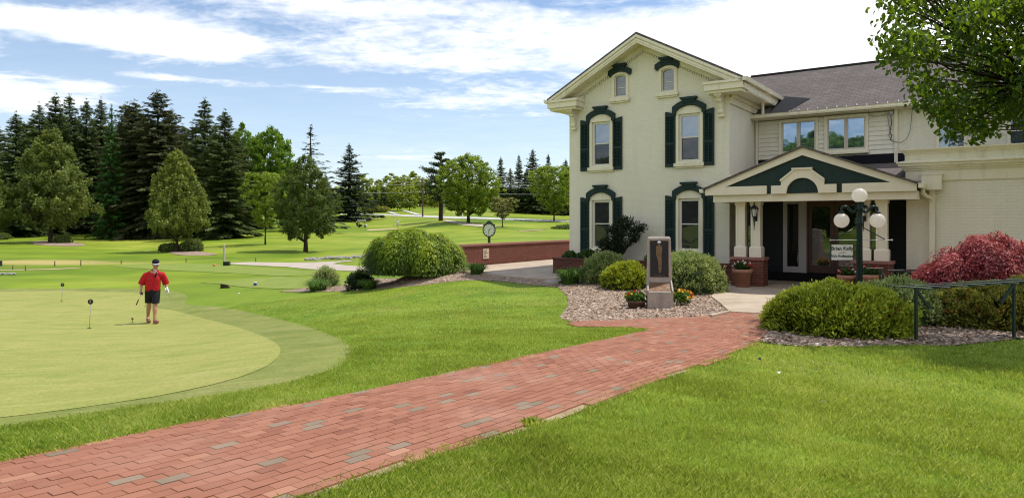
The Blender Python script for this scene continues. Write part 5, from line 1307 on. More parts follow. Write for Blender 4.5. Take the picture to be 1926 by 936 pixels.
for (ya, yb, yc, w_) in ((334.5, 334, 345, 'topmost'), (341, 342, 348, 'upper'), (346.5, 347, 353, 'middle'), (361, 361, 364, 'lower')):
    z_ = lambda y, D: EYE - (y - HY) * D / F
    line(Vector((P1.x, P1.y, z_(ya, 172))), Vector(((560 - CX) / F * 185, 185, z_(yb, 185))), .25, w_ + ' power line running left from the wooden pole')
    line(Vector((P1.x, P1.y, z_(ya, 172))), Vector(((1130 - CX) / F * 165, 165, z_(yc, 165))), .35, w_ + ' power line running right from the wooden pole')
# roadside boards far away
p = on(750, 225); t = empty('roadside_sign', (p.x, p.y, p.z), R(10), 'small teal and white board sign under the far trees', 'sign')
b = MB(); b.box(-.06, .06, -.05, .05, 0, 3.0); b.build('post', M['grey_metal'], t); b = MB(); b.cbox(-.65, .65, -.09, -.052, 1.0, 2.1, .02); b.build('board', M['white_plastic'], t); b = MB(); b.cbox(-.6, .6, -.09, -.052, 2.12, 3.1, .02); b.build('top_board', M['teal_paint'], t)
p = on(766, 232); t = empty('roadside_sign', (p.x, p.y, p.z), R(-5), 'plain pale board sign right of the teal one', 'sign')
b = MB(); b.box(-.06, .06, -.05, .05, 0, 2.6); b.build('post', M['grey_metal'], t); b = MB(); b.cbox(-.5, .5, -.09, -.052, 1.3, 2.7, .02); b.build('board', M['cart_white'], t)
for (px, D, l) in ((854, 165, 'thin white road marker post below the maple'), (870, 160, 'short white road marker post nearer the maple trunk')):
    p = on(px, D); t = empty('marker_post', (p.x, p.y, p.z), 0, l, 'marker post'); b = MB(); b.tube([(0, 0, -.1), (0, 0, 1.1)], .05, 6); b.build('post', M['white_plastic'], t)
# a fallen petal or leaf here and there on the near lawn
for (px, py, s, l, m) in ((1466, 710, .03, 'white petal lying on the lawn near the path', M['white_plastic']), (1547, 767, .022, 'small white petal lying in the middle of the lawn', M['white_plastic']), (1428, 684, .035, 'dark green fallen leaf beside the path edge', M['green_paint'])):
    q = at(px, py); b = MB(); b.raw([(-s, 0, 0), (0, -s * .6, .012), (s, 0, .002), (0, s * .6, .014)], [(0, 1, 2, 3)]); o = b.build('fallen_leaf', m, None); o.location = (q.x, q.y, q.z + .045); o.rotation_euler = (.3, .1, random.uniform(0, 6)); tag(o, l, 'leaf')
# ------------------------------------------------------------------ foliage
def unit(a): return a / (np.linalg.norm(a, axis=-1, keepdims=True) + 1e-9)
def rnd_dir(n):
    v = RNG.normal(size=(n, 3)); return unit(v)
def cards(C, A, la, lb, N=None, bend=.0):
    """leaf rhombs: centre C, long axis A, half sizes la (along) lb (across); N hints the leaf normal"""
    n = len(C); A = unit(A); N = rnd_dir(n) if N is None else N
    B = unit(np.cross(A, N)); K = np.cross(B, A)
    la = np.broadcast_to(np.asarray(la, float), (n,))[:, None]; lb = np.broadcast_to(np.asarray(lb, float), (n,))[:, None]
    V = np.stack([C - A * la - K * la * bend, C + B * lb, C + A * la - K * la * bend, C - B * lb], 1).reshape(-1, 3)
    Q = np.arange(n * 4).reshape(-1, 4)
    return V, Q
def cat(parts):
    V, Q, S, o = [], [], [], 0
    for (v, q, s) in parts:
        V.append(v); Q.append(q + o); S.append(np.asarray(s)); o += len(v)
    return np.vstack(V), np.vstack(Q), np.concatenate(S)
def leaf_mesh(name, C, A, la, lb, shade, m, N=None, bend=0.0, core=None):
    V, Q = cards(C, A, la, lb, N, bend); S = np.repeat(np.clip(shade, 0, 1), 4)
    if core is not None:
        cv, cq = core; V, Q, S = cat([(V, Q, S), (cv, cq, np.zeros(len(cv)))])
    return numesh(name, V, Q, shade=S, m=m)
def dome_core(rx, ry, h, k=.8, n=16, m=8):
    a = np.linspace(0, 2 * np.pi, n, endpoint=False); e = np.linspace(0, np.pi / 2 * .97, m)
    E, A = np.meshgrid(e, a, indexing='ij')
    V = np.stack([rx * k * np.cos(E) * np.cos(A), ry * k * np.cos(E) * np.sin(A), h * k * np.sin(E)], -1).reshape(-1, 3)
    i = np.arange(m - 1)[:, None] * n; j = np.arange(n)[None]; j2 = (j + 1) % n
    return V, np.stack([i + j, i + j2, i + n + j2, i + n + j], -1).reshape(-1, 4)
def lump(P, seed, sc):
    """cheap smooth 3-d noise in -1..1"""
    r = np.random.default_rng(seed); out = np.zeros(len(P))
    for k in range(5):
        d = r.normal(size=3) * sc * (1 + .5 * k); out += np.sin(P @ d + r.random() * 6.28) / (1 + .4 * k)
    return out / 2.4

def broadleaf(seed, H, W, prof, nclump, nleaf, leaf, base=.18, spread=.16, m=None, open_=0.0, tall=1.0):
    """crown mesh: clumps of leaves inside an outline prof(t)->radius factor, t from crown base to tip"""
    r = np.random.default_rng(seed)
    t = r.random(nclump * 3) ** .9; ang = r.random(nclump * 3) * 2 * np.pi
    rad = np.array([prof(x) for x in t]) * W; keep = r.random(len(t)) < (rad / W + .08); t, ang, rad = t[keep][:nclump], ang[keep][:nclump], rad[keep][:nclump]
    f = np.sqrt(r.random(len(t))) ; f = np.where(r.random(len(t)) < .72, .70 + .30 * f, f * .8)
    wob = 1 + .15 * np.sin(ang * 3 + seed + t * 4) + .13 * np.sin(ang * 5 + t * 11 + seed * 2) + .10 * r.normal(size=len(t))
    C = np.c_[np.cos(ang) * rad * f * wob, np.sin(ang) * rad * f * wob, H * (base + (1 - base) * t)]
    cs = W * spread * (.6 + .8 * r.random(len(C)))
    csh = r.normal(.0, .12, len(C))
    n = nleaf; ci = np.repeat(np.arange(len(C)), n)
    d = unit(r.normal(size=(len(ci), 3))); rr = r.random(len(ci)) ** .5
    off = d * rr[:, None] * cs[ci][:, None] * np.array([1, 1, .72 * tall])
    P = C[ci] + off
    out = unit(P - np.array([0, 0, H * (base + (1 - base) * .4)]))
    A = unit(r.normal(size=(len(P), 3)) + out * .5 + np.array([0, 0, -.35])); N = unit(out * .7 + np.array([0, 0, .6]) + r.normal(size=(len(P), 3)) * .65)
    rp = np.hypot(P[:, 0], P[:, 1]) / (W + 1e-6)
    hh = (P[:, 2] / H - base) / (1 - base)
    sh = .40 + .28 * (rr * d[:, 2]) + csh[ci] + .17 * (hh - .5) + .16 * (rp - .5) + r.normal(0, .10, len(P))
    lf = leaf * (.7 + .6 * r.random(len(P)))
    return leaf_mesh('crown', P, A, lf, lf * .62, sh, m, N), C

def trunk_mesh(H, r0, tip, limbs, m, seed=0, lean=0.0, twig=True):
    r = random.Random(seed); b = MB(); n = 8
    pts = [Vector((lean * (i / n) ** 2 * H + r.uniform(-.012, .012) * H * (i / n), r.uniform(-.012, .012) * H * (i / n), tip * i / n)) for i in range(n + 1)]
    b.tube([(0, 0, -.5), (0, 0, 0)] + [tuple(p) for p in pts[1:]], [r0 * 1.5, r0 * 1.18] + [r0 * (1 - .88 * (i / n) ** .8) for i in range(1, n + 1)], 8)
    for c in limbs:
        c = Vector(c); z = max(tip * .12, min(tip * .92, c.z - (c.xy.length) * .8)); k = z / tip * n; i = min(n - 1, int(k)); p = pts[i].lerp(pts[i + 1], k - i)
        rr = r0 * (1 - .85 * z / tip) * .55 + r0 * .05; mid = p.lerp(c, .5) + Vector((0, 0, -.06 * (c - p).length))
        b.tube([p, mid, c], [rr, rr * .6, rr * .2], 5)
    return b.mesh('trunk')

def conifer(seed, H, W, nwh, m, droop=.35, base=.03, bare=0.0, dens=1.0, card=.34, power=.85, gap=.0, top_thin=1.0):
    """spruce: whorls of sagging branches hung with needle sprays"""
    r = np.random.default_rng(seed); Cs, As, Ns, L, S = [], [], [], [], []; b = MB()
    for k in range(nwh):
        t = (k + r.random() * .8) / nwh; z = H * (base + (1 - base) * t); Rr = W * (1 - t) ** power * (.82 + .36 * r.random()) + W * .025
        nb = int(5 + 4 * r.random() * min(1.4, dens)); a0 = r.random() * 6.28
        for q in range(nb):
            if r.random() < gap: continue
            z = H * (base + (1 - base) * min(.985, max(0, t + r.normal(0, .55) / nwh))); a = a0 + 2 * np.pi * q / nb + r.normal(0, .3); Lb = Rr * (.5 + .68 * r.random()); dr = droop * (1.15 - .85 * t) + r.normal(0, .07); up = .55 * t
            ns = max(5, int((Lb / W) * 58 * dens * (1 if t < .8 else top_thin))); s = .10 + .90 * r.random(ns) ** .75
            x = Lb * s; zz = z + Lb * (up * s - dr * s ** 1.6 + .16 * s ** 4)
            lat = r.normal(0, .20, ns) * Lb * (1.1 - s) * .8 + r.normal(0, card * .3, ns)
            ca, sa = np.cos(a), np.sin(a)
            P = np.c_[ca * x - sa * lat, sa * x + ca * lat, zz - np.abs(r.normal(0, 1, ns)) * card * .38]
            A = np.c_[ca * np.ones(ns) - sa * lat / (Lb * .35 + .1), sa * np.ones(ns) + ca * lat / (Lb * .35 + .1), -.30 - .75 * r.random(ns)]
            Cs.append(P); As.append(A); Ns.append(np.c_[r.normal(0, .5, ns), r.normal(0, .5, ns), np.ones(ns)])
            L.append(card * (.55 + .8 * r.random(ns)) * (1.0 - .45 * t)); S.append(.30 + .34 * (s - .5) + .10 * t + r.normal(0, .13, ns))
            if q % 2 == 0 or bare > 0: b.tube([(0, 0, z), (ca * Lb * .5, sa * Lb * .5, z + Lb * (up * .5 - dr * .33)), (ca * Lb * .95, sa * Lb * .95, z + Lb * (up - dr + .13))], [.035 + .03 * (1 - t), .025, .008], 4)
    n = 60; zt = H * (.90 + .12 * r.random(n)); Cs.append(np.c_[r.normal(0, .09, n), r.normal(0, .09, n), zt]); As.append(np.c_[r.normal(0, .7, (n, 2)), np.ones(n)]); Ns.append(r.normal(size=(n, 3))); L.append(np.full(n, card * .45)); S.append(np.full(n, .5))
    P, A, N, l, s = np.vstack(Cs), np.vstack(As), np.vstack(Ns), np.concatenate(L), np.concatenate(S)
    me = leaf_mesh('crown', P, A, l, l * .30, s, m, N, bend=.12)
    b.tube([(0, 0, -.6), (0, 0, 0), (0, 0, H * .5), (0, 0, H * .99)], [.36 * H / 20, .30 * H / 20, .17 * H / 20, .02], 8)
    return me, b.mesh('trunk')

def put_tree(name, px, D, top_y, half, protoH, protoW, crown, trunk, label, group, rz=None, bark=None, sx=None, crown_mat=None):
    """stand a tree on the terrain so that it is as tall and wide as the surveyed one"""
    p = on(px, D); h = EYE - (top_y - HY) * D / F - p.z; w = half * D / F
    t = empty(name, (p.x, p.y, p.z), random.uniform(0, 6.28) if rz is None else rz, label, 'tree', group)
    for nm, me in (('crown', crown), ('trunk', trunk)):
        o = bpy.data.objects.new(nm, me); COL.objects.link(o); o.parent = t; o.scale = (w / protoW, w / protoW, h / protoH)
    return t

# --- proto meshes
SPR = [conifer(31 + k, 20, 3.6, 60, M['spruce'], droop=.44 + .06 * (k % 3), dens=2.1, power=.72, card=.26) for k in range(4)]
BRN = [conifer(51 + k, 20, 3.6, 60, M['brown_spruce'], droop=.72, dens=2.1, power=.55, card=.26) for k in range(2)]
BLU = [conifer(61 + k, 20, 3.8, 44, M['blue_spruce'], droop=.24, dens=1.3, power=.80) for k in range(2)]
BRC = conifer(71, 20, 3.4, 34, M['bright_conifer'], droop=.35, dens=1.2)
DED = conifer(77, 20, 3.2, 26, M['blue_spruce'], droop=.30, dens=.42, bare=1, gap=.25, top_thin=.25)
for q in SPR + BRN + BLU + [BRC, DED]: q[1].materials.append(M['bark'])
def mk(seed, H, W, prof, nc, nl, leaf, mat, base=.18, spread=.16, bark='bark', r0=.2, tip=.85, tall=1.0, nlimb=14):
    cr, C = broadleaf(seed, H, W, prof, nc, nl, leaf, base, spread, M[mat], tall=tall)
    tr = trunk_mesh(H, r0, H * tip, [tuple(c) for c in C[:nlimb]], None, seed); tr.materials.append(M[bark]); return cr, tr, H, W
egg = lambda t: max(.05, math.sin(math.pi * min(1, .16 + t * .84)) ** .75 * (1 - .18 * t))
pearp = lambda t: max(.04, (min(1, t / .22) ** .6) * (1 - t) ** .62 * 1.12)
ball = lambda t: max(.08, math.sqrt(max(0, 1 - (2 * t - .92) ** 2 * .98)))
vase = lambda t: max(.08, math.sqrt(max(0, 1 - (1.75 * t - 1.0) ** 2)) * (.55 + .5 * t))
PEAR = [mk(101, 12, 4, pearp, 420, 54, .125, 'pear', .13, .105, tall=1.9), mk(102, 12, 4, pearp, 420, 54, .125, 'pear_gold', .13, .105, tall=1.9)]
OVAL = mk(103, 10.5, 3, egg, 420, 54, .10, 'oval_tree', .14, .115, r0=.22, tall=1.8)
MAP = [mk(104, 14, 5, ball, 560, 50, .19, 'maple', .12, .125, r0=.28), mk(105, 14, 5, ball, 520, 50, .19, 'maple', .08, .13, r0=.28)]
LIME = [mk(106, 8, 2.6, vase, 170, 54, .105, 'lime_tree', .22, .14, r0=.10), mk(107, 14, 6, vase, 420, 50, .17, 'lime_tree', .15, .11, r0=.2)]
BIG = mk(108, 14, 5.6, ball, 640, 54, .16, 'lime_tree', .12, .105, r0=.33)
FAR = [mk(109 + k, 12, 4, (ball, egg, ball)[k], 170, 42, .27, 'far_tree', .08, .15) for k in range(3)]
OLV = mk(115, 6, 2.6, vase, 90, 46, .13, 'olive_tree', .30, .16, bark='pale_bark', r0=.12)
ARB = mk(116, 6, 1.5, pearp, 60, 60, .18, 'spruce', .0, .25)

# --- the wood on the left: spruces, each a tree of its own
G1 = 'spruces in the wood on the left'
KIN = {'S': SPR, 'B': BRN}
WOOD = [(-28, 205, 104, 46, 'S', 'dark spruce cut off by the left edge of the photo'), (30, 213, 100, 40, 'S', 'leftmost whole spruce, lower than its neighbours'), (74, 196, 108, 34, 'S', 'narrow dark spruce left of the pair of tall tips'),
        (104, 180, 112, 44, 'S', 'tall layered spruce behind the left olive tree'), (131, 181, 116, 40, 'S', 'tall spruce right of the layered one, its tip level with it'), (162, 189, 114, 34, 'S', 'slim spruce tip between two taller groups'),
        (190, 186, 118, 32, 'S', 'spruce tip just behind the bright green conifer'), (237, 196, 108, 40, 'B', 'brownish spruce right of the bright green conifer'), (254, 192, 100, 44, 'B', 'broad brown spruce with hanging boughs in the centre of the wood'),
        (297, 173, 98, 50, 'B', 'tallest brown spruce with a ragged top'), (322, 208, 104, 36, 'B', 'spruce on the right flank of the tallest brown one'), (344, 236, 110, 36, 'S', 'low spruce in the gap behind the gold green tree'),
        (385, 188, 98, 44, 'S', 'tall dark spruce with a spire top right of the gap'), (423, 209, 92, 46, 'S', 'last big spruce of the wood, next to the green maples'), (404, 262, 100, 40, 'S', 'lower spruce filling in between the two right spires'),
        (60, 222, 118, 40, 'S', 'half hidden spruce behind the leftmost ones'), (275, 228, 112, 44, 'B', 'hidden brown spruce behind the tallest one'), (212, 240, 118, 44, 'S', 'hidden dark spruce behind the bright green conifer')]
WOOD += [(x, y, D, 40, 'SB'[k % 2], 'back row spruce %s' % w) for k, (x, y, D, w) in enumerate([(-5, 236, 124, 'at the left edge'), (45, 232, 126, 'behind the leftmost whole spruce'), (88, 226, 128, 'below the layered spruce'), (118, 222, 126, 'between the two tall left tips'), (148, 226, 128, 'below the slim tip'), (178, 224, 127, 'left of the bright green conifer'), (225, 232, 126, 'right of the bright green conifer'), (268, 216, 125, 'below the tallest brown spruce, left side'), (312, 226, 124, 'below the tallest brown spruce, right side'), (362, 238, 122, 'behind the low spruce in the gap'), (405, 236, 118, 'between the two right spires'), (440, 256, 116, 'at the right end of the wood')])]
for i, (px, ty, D, hw, kd, lb) in enumerate(WOOD):
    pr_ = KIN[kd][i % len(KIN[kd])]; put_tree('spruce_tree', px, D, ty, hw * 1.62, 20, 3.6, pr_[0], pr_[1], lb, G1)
put_tree('conifer_tree', 210, 96, 201, 40, 20, 3.4, BRC[0], BRC[1], 'bright green conifer among the dark spruces', None)
# trees on the left lawn
def bt(name, pr_, px, D, ty, hw, label, grp=None): return put_tree(name, px, D, ty, hw, pr_[2], pr_[3], pr_[0], pr_[1], label, grp)
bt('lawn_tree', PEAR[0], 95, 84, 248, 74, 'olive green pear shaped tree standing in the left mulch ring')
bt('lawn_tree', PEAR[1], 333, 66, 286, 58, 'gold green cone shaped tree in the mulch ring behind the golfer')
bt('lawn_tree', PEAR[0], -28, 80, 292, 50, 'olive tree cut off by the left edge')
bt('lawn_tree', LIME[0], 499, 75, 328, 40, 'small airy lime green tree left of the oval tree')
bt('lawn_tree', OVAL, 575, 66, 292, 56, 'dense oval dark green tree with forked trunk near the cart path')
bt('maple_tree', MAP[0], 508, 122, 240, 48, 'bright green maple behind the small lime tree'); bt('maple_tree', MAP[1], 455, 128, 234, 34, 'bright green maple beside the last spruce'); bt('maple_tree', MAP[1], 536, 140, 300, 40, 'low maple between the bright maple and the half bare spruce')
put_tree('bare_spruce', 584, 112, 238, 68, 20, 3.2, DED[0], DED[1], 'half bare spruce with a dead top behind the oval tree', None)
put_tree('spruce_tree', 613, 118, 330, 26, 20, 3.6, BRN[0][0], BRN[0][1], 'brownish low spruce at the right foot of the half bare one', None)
put_tree('spruce_tree', 657, 165, 272, 56, 20, 3.8, BLU[0][0], BLU[0][1], 'lone pyramid spruce left of the golf cart', None)
# beyond the fairway
put_tree('spruce_tree', 942, 205, 296, 22, 20, 3.6, SPR[1][0], SPR[1][1], 'leftmost spruce of the far row right of the big maple', 'far spruces right of the big maple')
for (px, ty, hw, k, lb) in ((960, 316, 20, 2, 'low spruce of the far row behind the first'), (976, 292, 22, 0, 'third spruce tip of the far row'), (1002, 281, 30, 3, 'tallest spruce of the far row'), (1031, 290, 20, 1, 'slim spruce of the far row above the weeping tree'), (1064, 300, 28, 2, 'spruce of the far row touching the house corner'), (1100, 290, 28, 0, 'spruce of the far row behind the house corner'), (990, 322, 26, 2, 'short spruce filling the middle of the far row'), (1018, 318, 26, 1, 'short spruce behind the slim tip of the far row')):
    put_tree('spruce_tree', px, 198 + (px % 7) * 2, ty, hw, 20, 3.6, SPR[k][0], SPR[k][1], lb, 'far spruces right of the big maple')
bt('maple_tree', BIG, 881, 140, 289, 52, 'large bright green maple right of the tall pine'); bt('lawn_tree', OLV, 945, 124, 372, 27, 'small sparse olive tree right of the big maple'); bt('lawn_tree', LIME[1], 1042, 160, 314, 46, 'wide lime green tree beside the house corner')
bt('lawn_tree', LIME[1], 1085, 168, 322, 40, 'lime green tree half hidden by the house corner')
# tall pine: long bare trunk, few long level limbs
def pine_tree():
    D = 150; p = on(829, D); h = EYE - (285 - HY) * D / F - p.z; t = empty('pine_tree', (p.x, p.y, p.z), 0, 'tall dark pine with a long bare trunk left of the big maple', 'tree')
    b = MB(); b.tube([(0, 0, -.5), (0, 0, 0), (.1, 0, h * .4), (-.05, 0, h * .75), (.15, 0, h * .97)], [.62, .50, .40, .26, .06], 8); Cs = []; r = random.Random(5)
    lm = [(-23, 322, .7), (-14, 308, .6), (-8, 296, .5), (10, 300, .5), (16, 312, .6), (-20, 340, .9), (22, 326, .7), (-27, 350, 1.0), (14, 345, .8), (-12, 358, .9), (-6, 288, .4), (4, 290, .4), (-30, 318, .7), (8, 322, .7), (-16, 332, .7), (2, 310, .7), (-4, 335, .8), (12, 333, .8), (-24, 362, .9), (20, 352, .8), (-10, 372, .8)]
    for (dx, y, s) in lm:
        c = Vector((dx * D / F, r.uniform(-2, 2), EYE - (y - HY) * D / F - p.z)); b.tube([(0, 0, c.z - .8), (c.x * .5, c.y * .5, c.z - .5), tuple(c)], [.14, .10, .03], 5)
        for f in (.45, .72, 1.0): Cs.append(((c.x * f, c.y * f, c.z - .3 * (1 - f)), s * (.6 + .5 * f)))
    P, A, S = [], [], []
    for (c, s) in Cs:
        n = 90; d = rnd_dir(n) * (RNG.random(n) ** .5)[:, None] * np.array([1.5, 1.4, .62]) * s * 1.25; d[:, 2] += d[:, 0] * r.uniform(-.3, .3); P.append(np.array(c) + d); A.append(d * .6 + rnd_dir(n) + np.array([0, 0, .5])); S.append(.4 + .5 * d[:, 2] / s + RNG.normal(0, .12, n))
    P, A, S = np.vstack(P), np.vstack(A), np.concatenate(S)
    link('crown', leaf_mesh('crown', P, A, .30, .085, S, M['pine']), None, t); b.build('trunk', M['bark'], t)
pine_tree()
# far rows
G2 = 'trees in the far row beyond the road'
FR = [(684, 330, 24, 215, 0, 'far tree just right of the lone pyramid spruce'), (712, 338, 20, 225, 1, 'pale far tree left of the roadside boards'), (735, 326, 24, 250, 2, 'tall pale far tree behind the roadside boards'), (759, 330, 24, 240, 0, 'yellow green far tree above the teal board'), (776, 322, 20, 262, 1, 'highest far tree crown left of the wooden pole'), (790, 331, 22, 255, 2, 'far tree behind the wooden pole'),
      (812, 334, 22, 246, 0, 'far tree between the wooden pole and the pine'), (817, 356, 16, 232, 1, 'lower far tree with forked trunk left of the pine'), (846, 338, 24, 250, 2, 'far tree between the pine and the maple'), (868, 340, 26, 256, 0, 'far tree behind the big maple, left half'), (905, 345, 28, 250, 1, 'far tree behind the big maple, right half'), (935, 350, 26, 252, 2, 'far tree right of the big maple under the spruces'),
      (968, 362, 26, 246, 0, 'low far tree at the foot of the far spruces'), (1010, 366, 26, 240, 1, 'low far tree behind the trunks of the far spruces'), (1055, 366, 28, 236, 2, 'low far tree behind the lime green tree'), (660, 340, 26, 236, 1, 'far tree behind the lone pyramid spruce'), (632, 352, 26, 230, 0, 'far tree between the oval tree and the pyramid spruce'), (600, 350, 30, 236, 2, 'far tree hidden behind the oval tree'), (560, 350, 30, 226, 0, 'far tree glimpsed between oval tree and lime tree'), (1100, 350, 30, 236, 1, 'far tree behind the corner of the house'),
      (748, 352, 14, 205, 2, 'young far tree left of the teal board'), (770, 348, 17, 208, 0, 'roadside tree with thin trunk right of the teal board'), (728, 352, 16, 206, 1, 'roadside tree left of the road fork')]
for (px, ty, hw, D, k, lb) in FR: bt('far_tree', FAR[k], px, D, ty, hw, lb, G2)
for (px, ty, hw, D, k, lb) in [(x, y + 16, 30, 300 + (x % 37), i % 3, 'tree of the distant belt, %s' % w) for i, (x, y, w) in enumerate([(520, 345, 'behind the bright maples'), (575, 345, 'behind the half bare spruce'), (625, 345, 'left of the pyramid spruce'), (672, 340, 'right of the pyramid spruce'), (705, 336, 'left of the pale far trees'), (742, 332, 'above the road fork'), (785, 330, 'in line with the wooden pole'), (822, 334, 'in line with the pine'), (858, 336, 'in the gap left of the big maple'), (900, 340, 'hidden by the big maple'), (940, 342, 'left end of the far spruces'), (985, 344, 'middle of the far spruces'), (1030, 344, 'right end of the far spruces'), (1075, 344, 'at the house corner'), (1125, 340, 'first behind the house'), (1170, 344, 'second behind the house'), (1215, 340, 'third behind the house'), (1262, 344, 'fourth behind the house')])]:
    bt('far_tree', FAR[k], px, D, ty, hw, lb, 'trees of the distant belt')
bt('clipped_evergreen', ARB, 707, 200, 356, 9, 'left of two dark clipped evergreens by the far road', 'clipped evergreens by the far road'); bt('clipped_evergreen', ARB, 722, 202, 352, 9, 'right of two dark clipped evergreens by the far road', 'clipped evergreens by the far road')
# dark understorey beneath the wood and behind the far trees
def thicket(name, pts, hgt, dep, n, leaf, mat, label):
    P = []
    for i in range(len(pts) - 1):
        a, c = on(*pts[i]), on(*pts[i + 1]); k = n // (len(pts) - 1); t = RNG.random(k)[:, None]; q = np.array(a)[None] * (1 - t) + np.array(c)[None] * t
        q = q + np.c_[RNG.normal(0, dep, k), RNG.normal(0, dep, k), np.zeros(k)]; q[:, 2] = ground(q[:, 0], q[:, 1]) + RNG.random(k) ** 1.3 * hgt * (.65 + .35 * np.sin(q[:, 0] * .8) * np.cos(q[:, 1] * .5)); P.append(q)
    P = np.vstack(P); o = link(name, leaf_mesh(name, P, rnd_dir(len(P)), leaf, leaf * .6, .32 + RNG.normal(0, .15, len(P)), M[mat]), None); tag(o, label, None, None, 'stuff')
thicket('undergrowth', [(-60, 112), (100, 120), (300, 120), (430, 118)], 5.0, 3.5, 9000, .34, 'spruce', 'dark undergrowth beneath the spruces')
thicket('hedgerow', [(600, 250), (700, 262), (850, 270), (980, 262), (1120, 258)], 6.0, 3, 9000, .45, 'far_tree', 'distant hedgerow beyond the road')

# --- shrubs
def shrub(name, px, D, w, h, kind, label, mat, seed, leafL, n, group=None, depth=None, loc=None, parent=None, top=None, cat_='shrub'):
    p = loc or on(px, D); d = depth or w; r = np.random.default_rng(seed)
    e = np.arcsin(r.random(n) ** .85); a = r.random(n) * 2 * np.pi
    U = np.c_[np.cos(e) * np.cos(a), np.cos(e) * np.sin(a), np.sin(e)]
    bl = 1 + .09 * lump(U * 3, seed, 1.2) + .06 * lump(U * 8, seed + 1, 1.0) + .05 * lump(U * 20, seed + 2, 1.0)
    sq = np.clip(np.abs(np.sin(e)), .0, 1) ** .8
    lay = 1 - np.abs(r.normal(0, .085, n)); out = r.random(n) < .05; lay = np.where(out, 1.0 + .10 * r.random(n), lay)
    if kind in ('yew', 'spirea'):     # sprigs gather in tufts with dark gaps between
        nt = max(60, n // 16); g = r.integers(0, nt, n); U = U[:nt][g]; bl = bl[:nt][g]; sq = sq[:nt][g]; lay = (1 + .03 * r.normal(size=nt))[g]; jit = r.normal(size=(n, 3)) * (leafL * (1.0 if kind == 'yew' else 1.3)); tsh = r.normal(0, .12, nt)[g]
    else: jit = 0; tsh = 0
    P = np.c_[U[:, 0] * w * bl * lay, U[:, 1] * d * bl * lay, np.maximum(.01, sq * h * bl * lay)] + jit
    O = unit(U * np.array([1 / w, 1 / d, 1 / h]))
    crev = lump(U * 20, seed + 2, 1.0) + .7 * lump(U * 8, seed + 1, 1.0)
    s = .42 + .20 * crev + 2.6 * (lay - .93) + .30 * (U[:, 2] - .35) + r.normal(0, .15, n) + tsh  # crevice shade and lighter tops are put into the leaf tone
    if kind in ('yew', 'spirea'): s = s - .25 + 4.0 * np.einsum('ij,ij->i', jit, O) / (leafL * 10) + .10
    if kind == 'yew': A = O * .9 + r.normal(0, .55, (n, 3)) + np.array([0, 0, .25]); la = leafL * (.6 + .8 * r.random(n)); lb = la * .36; N = O * .5 + np.array([0, 0, .9]) + r.normal(0, .45, (n, 3))
    elif kind == 'spirea': A = O * .8 + r.normal(0, .5, (n, 3)) + np.array([0, 0, .55]); la = leafL * (.5 + .9 * r.random(n)); lb = la * .38; N = O * .6 + np.array([0, 0, .6]) + r.normal(0, .6, (n, 3)); s = s + np.where(U[:, 2] > .55, .18, 0)
    elif kind == 'weep':
        A = O * .45 + np.array([0, 0, -1.0]) + r.normal(0, .28, (n, 3)); la = leafL * (.6 + .9 * r.random(n)); lb = la * .22; N = O + r.normal(0, .3, (n, 3))
    else: A = r.normal(0, 1, (n, 3)) + O * .6; la = leafL * (.6 + .8 * r.random(n)); lb = la * .5; N = O + r.normal(0, .5, (n, 3))
    me = leaf_mesh('foliage', P, A, la, lb, s, M[mat], N, core=dome_core(w, d, h, .80))
    t = empty(name, (p.x, p.y, p.z), 0, label, cat_, group) if parent is None else parent
    link('foliage', me, M[mat], t)
    return t
def tufts(t, mat, n, w, d, h, seed, size, zr=(.55, 1.0)):
    """tips that stand out of a clipped shrub: new growth or browned sprigs"""
    r = np.random.default_rng(seed); e = np.arcsin(zr[0] + (zr[1] - zr[0]) * r.random(n)); a = r.random(n) * 6.28
    k = 1.02 + .05 * r.random(n); P = np.c_[np.cos(e) * np.cos(a) * w * k, np.cos(e) * np.sin(a) * d * k, np.sin(e) ** .8 * h * k]
    o = link('new_growth', leaf_mesh('new_growth', P, unit(P) + np.array([0, 0, .8]) + r.normal(0, .4, (n, 3)), size * (.6 + .8 * r.random(n)), size * .32, .7 + r.normal(0, .15, n), M[mat]), None, t); o['kind'] = 'stuff'
M['brown_tip'] = leafy('brown_tip', (.10, .03, .012), (.26, .085, .03), (.38, .15, .06), trans=.2)
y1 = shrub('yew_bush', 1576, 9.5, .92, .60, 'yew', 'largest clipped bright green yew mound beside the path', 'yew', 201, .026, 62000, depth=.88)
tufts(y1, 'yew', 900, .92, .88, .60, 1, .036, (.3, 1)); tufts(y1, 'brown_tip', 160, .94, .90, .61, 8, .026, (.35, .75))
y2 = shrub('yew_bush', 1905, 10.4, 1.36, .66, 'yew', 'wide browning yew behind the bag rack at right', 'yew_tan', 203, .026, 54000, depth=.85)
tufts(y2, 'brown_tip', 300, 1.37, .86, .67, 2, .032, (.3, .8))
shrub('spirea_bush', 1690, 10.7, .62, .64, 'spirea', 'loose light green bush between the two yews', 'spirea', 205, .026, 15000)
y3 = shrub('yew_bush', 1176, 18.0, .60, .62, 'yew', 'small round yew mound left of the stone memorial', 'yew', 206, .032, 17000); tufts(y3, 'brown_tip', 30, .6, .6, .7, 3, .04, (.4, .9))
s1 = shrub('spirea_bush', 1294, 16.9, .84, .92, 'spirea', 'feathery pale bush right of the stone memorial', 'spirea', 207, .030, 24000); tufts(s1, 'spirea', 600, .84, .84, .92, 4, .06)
s2 = shrub('spirea_bush', 1138, 19.3, .64, .80, 'spirea', 'feathery pale bush left of the small yew mound', 'spirea', 208, .030, 15000); tufts(s2, 'spirea', 400, .64, .64, .8, 5, .06)
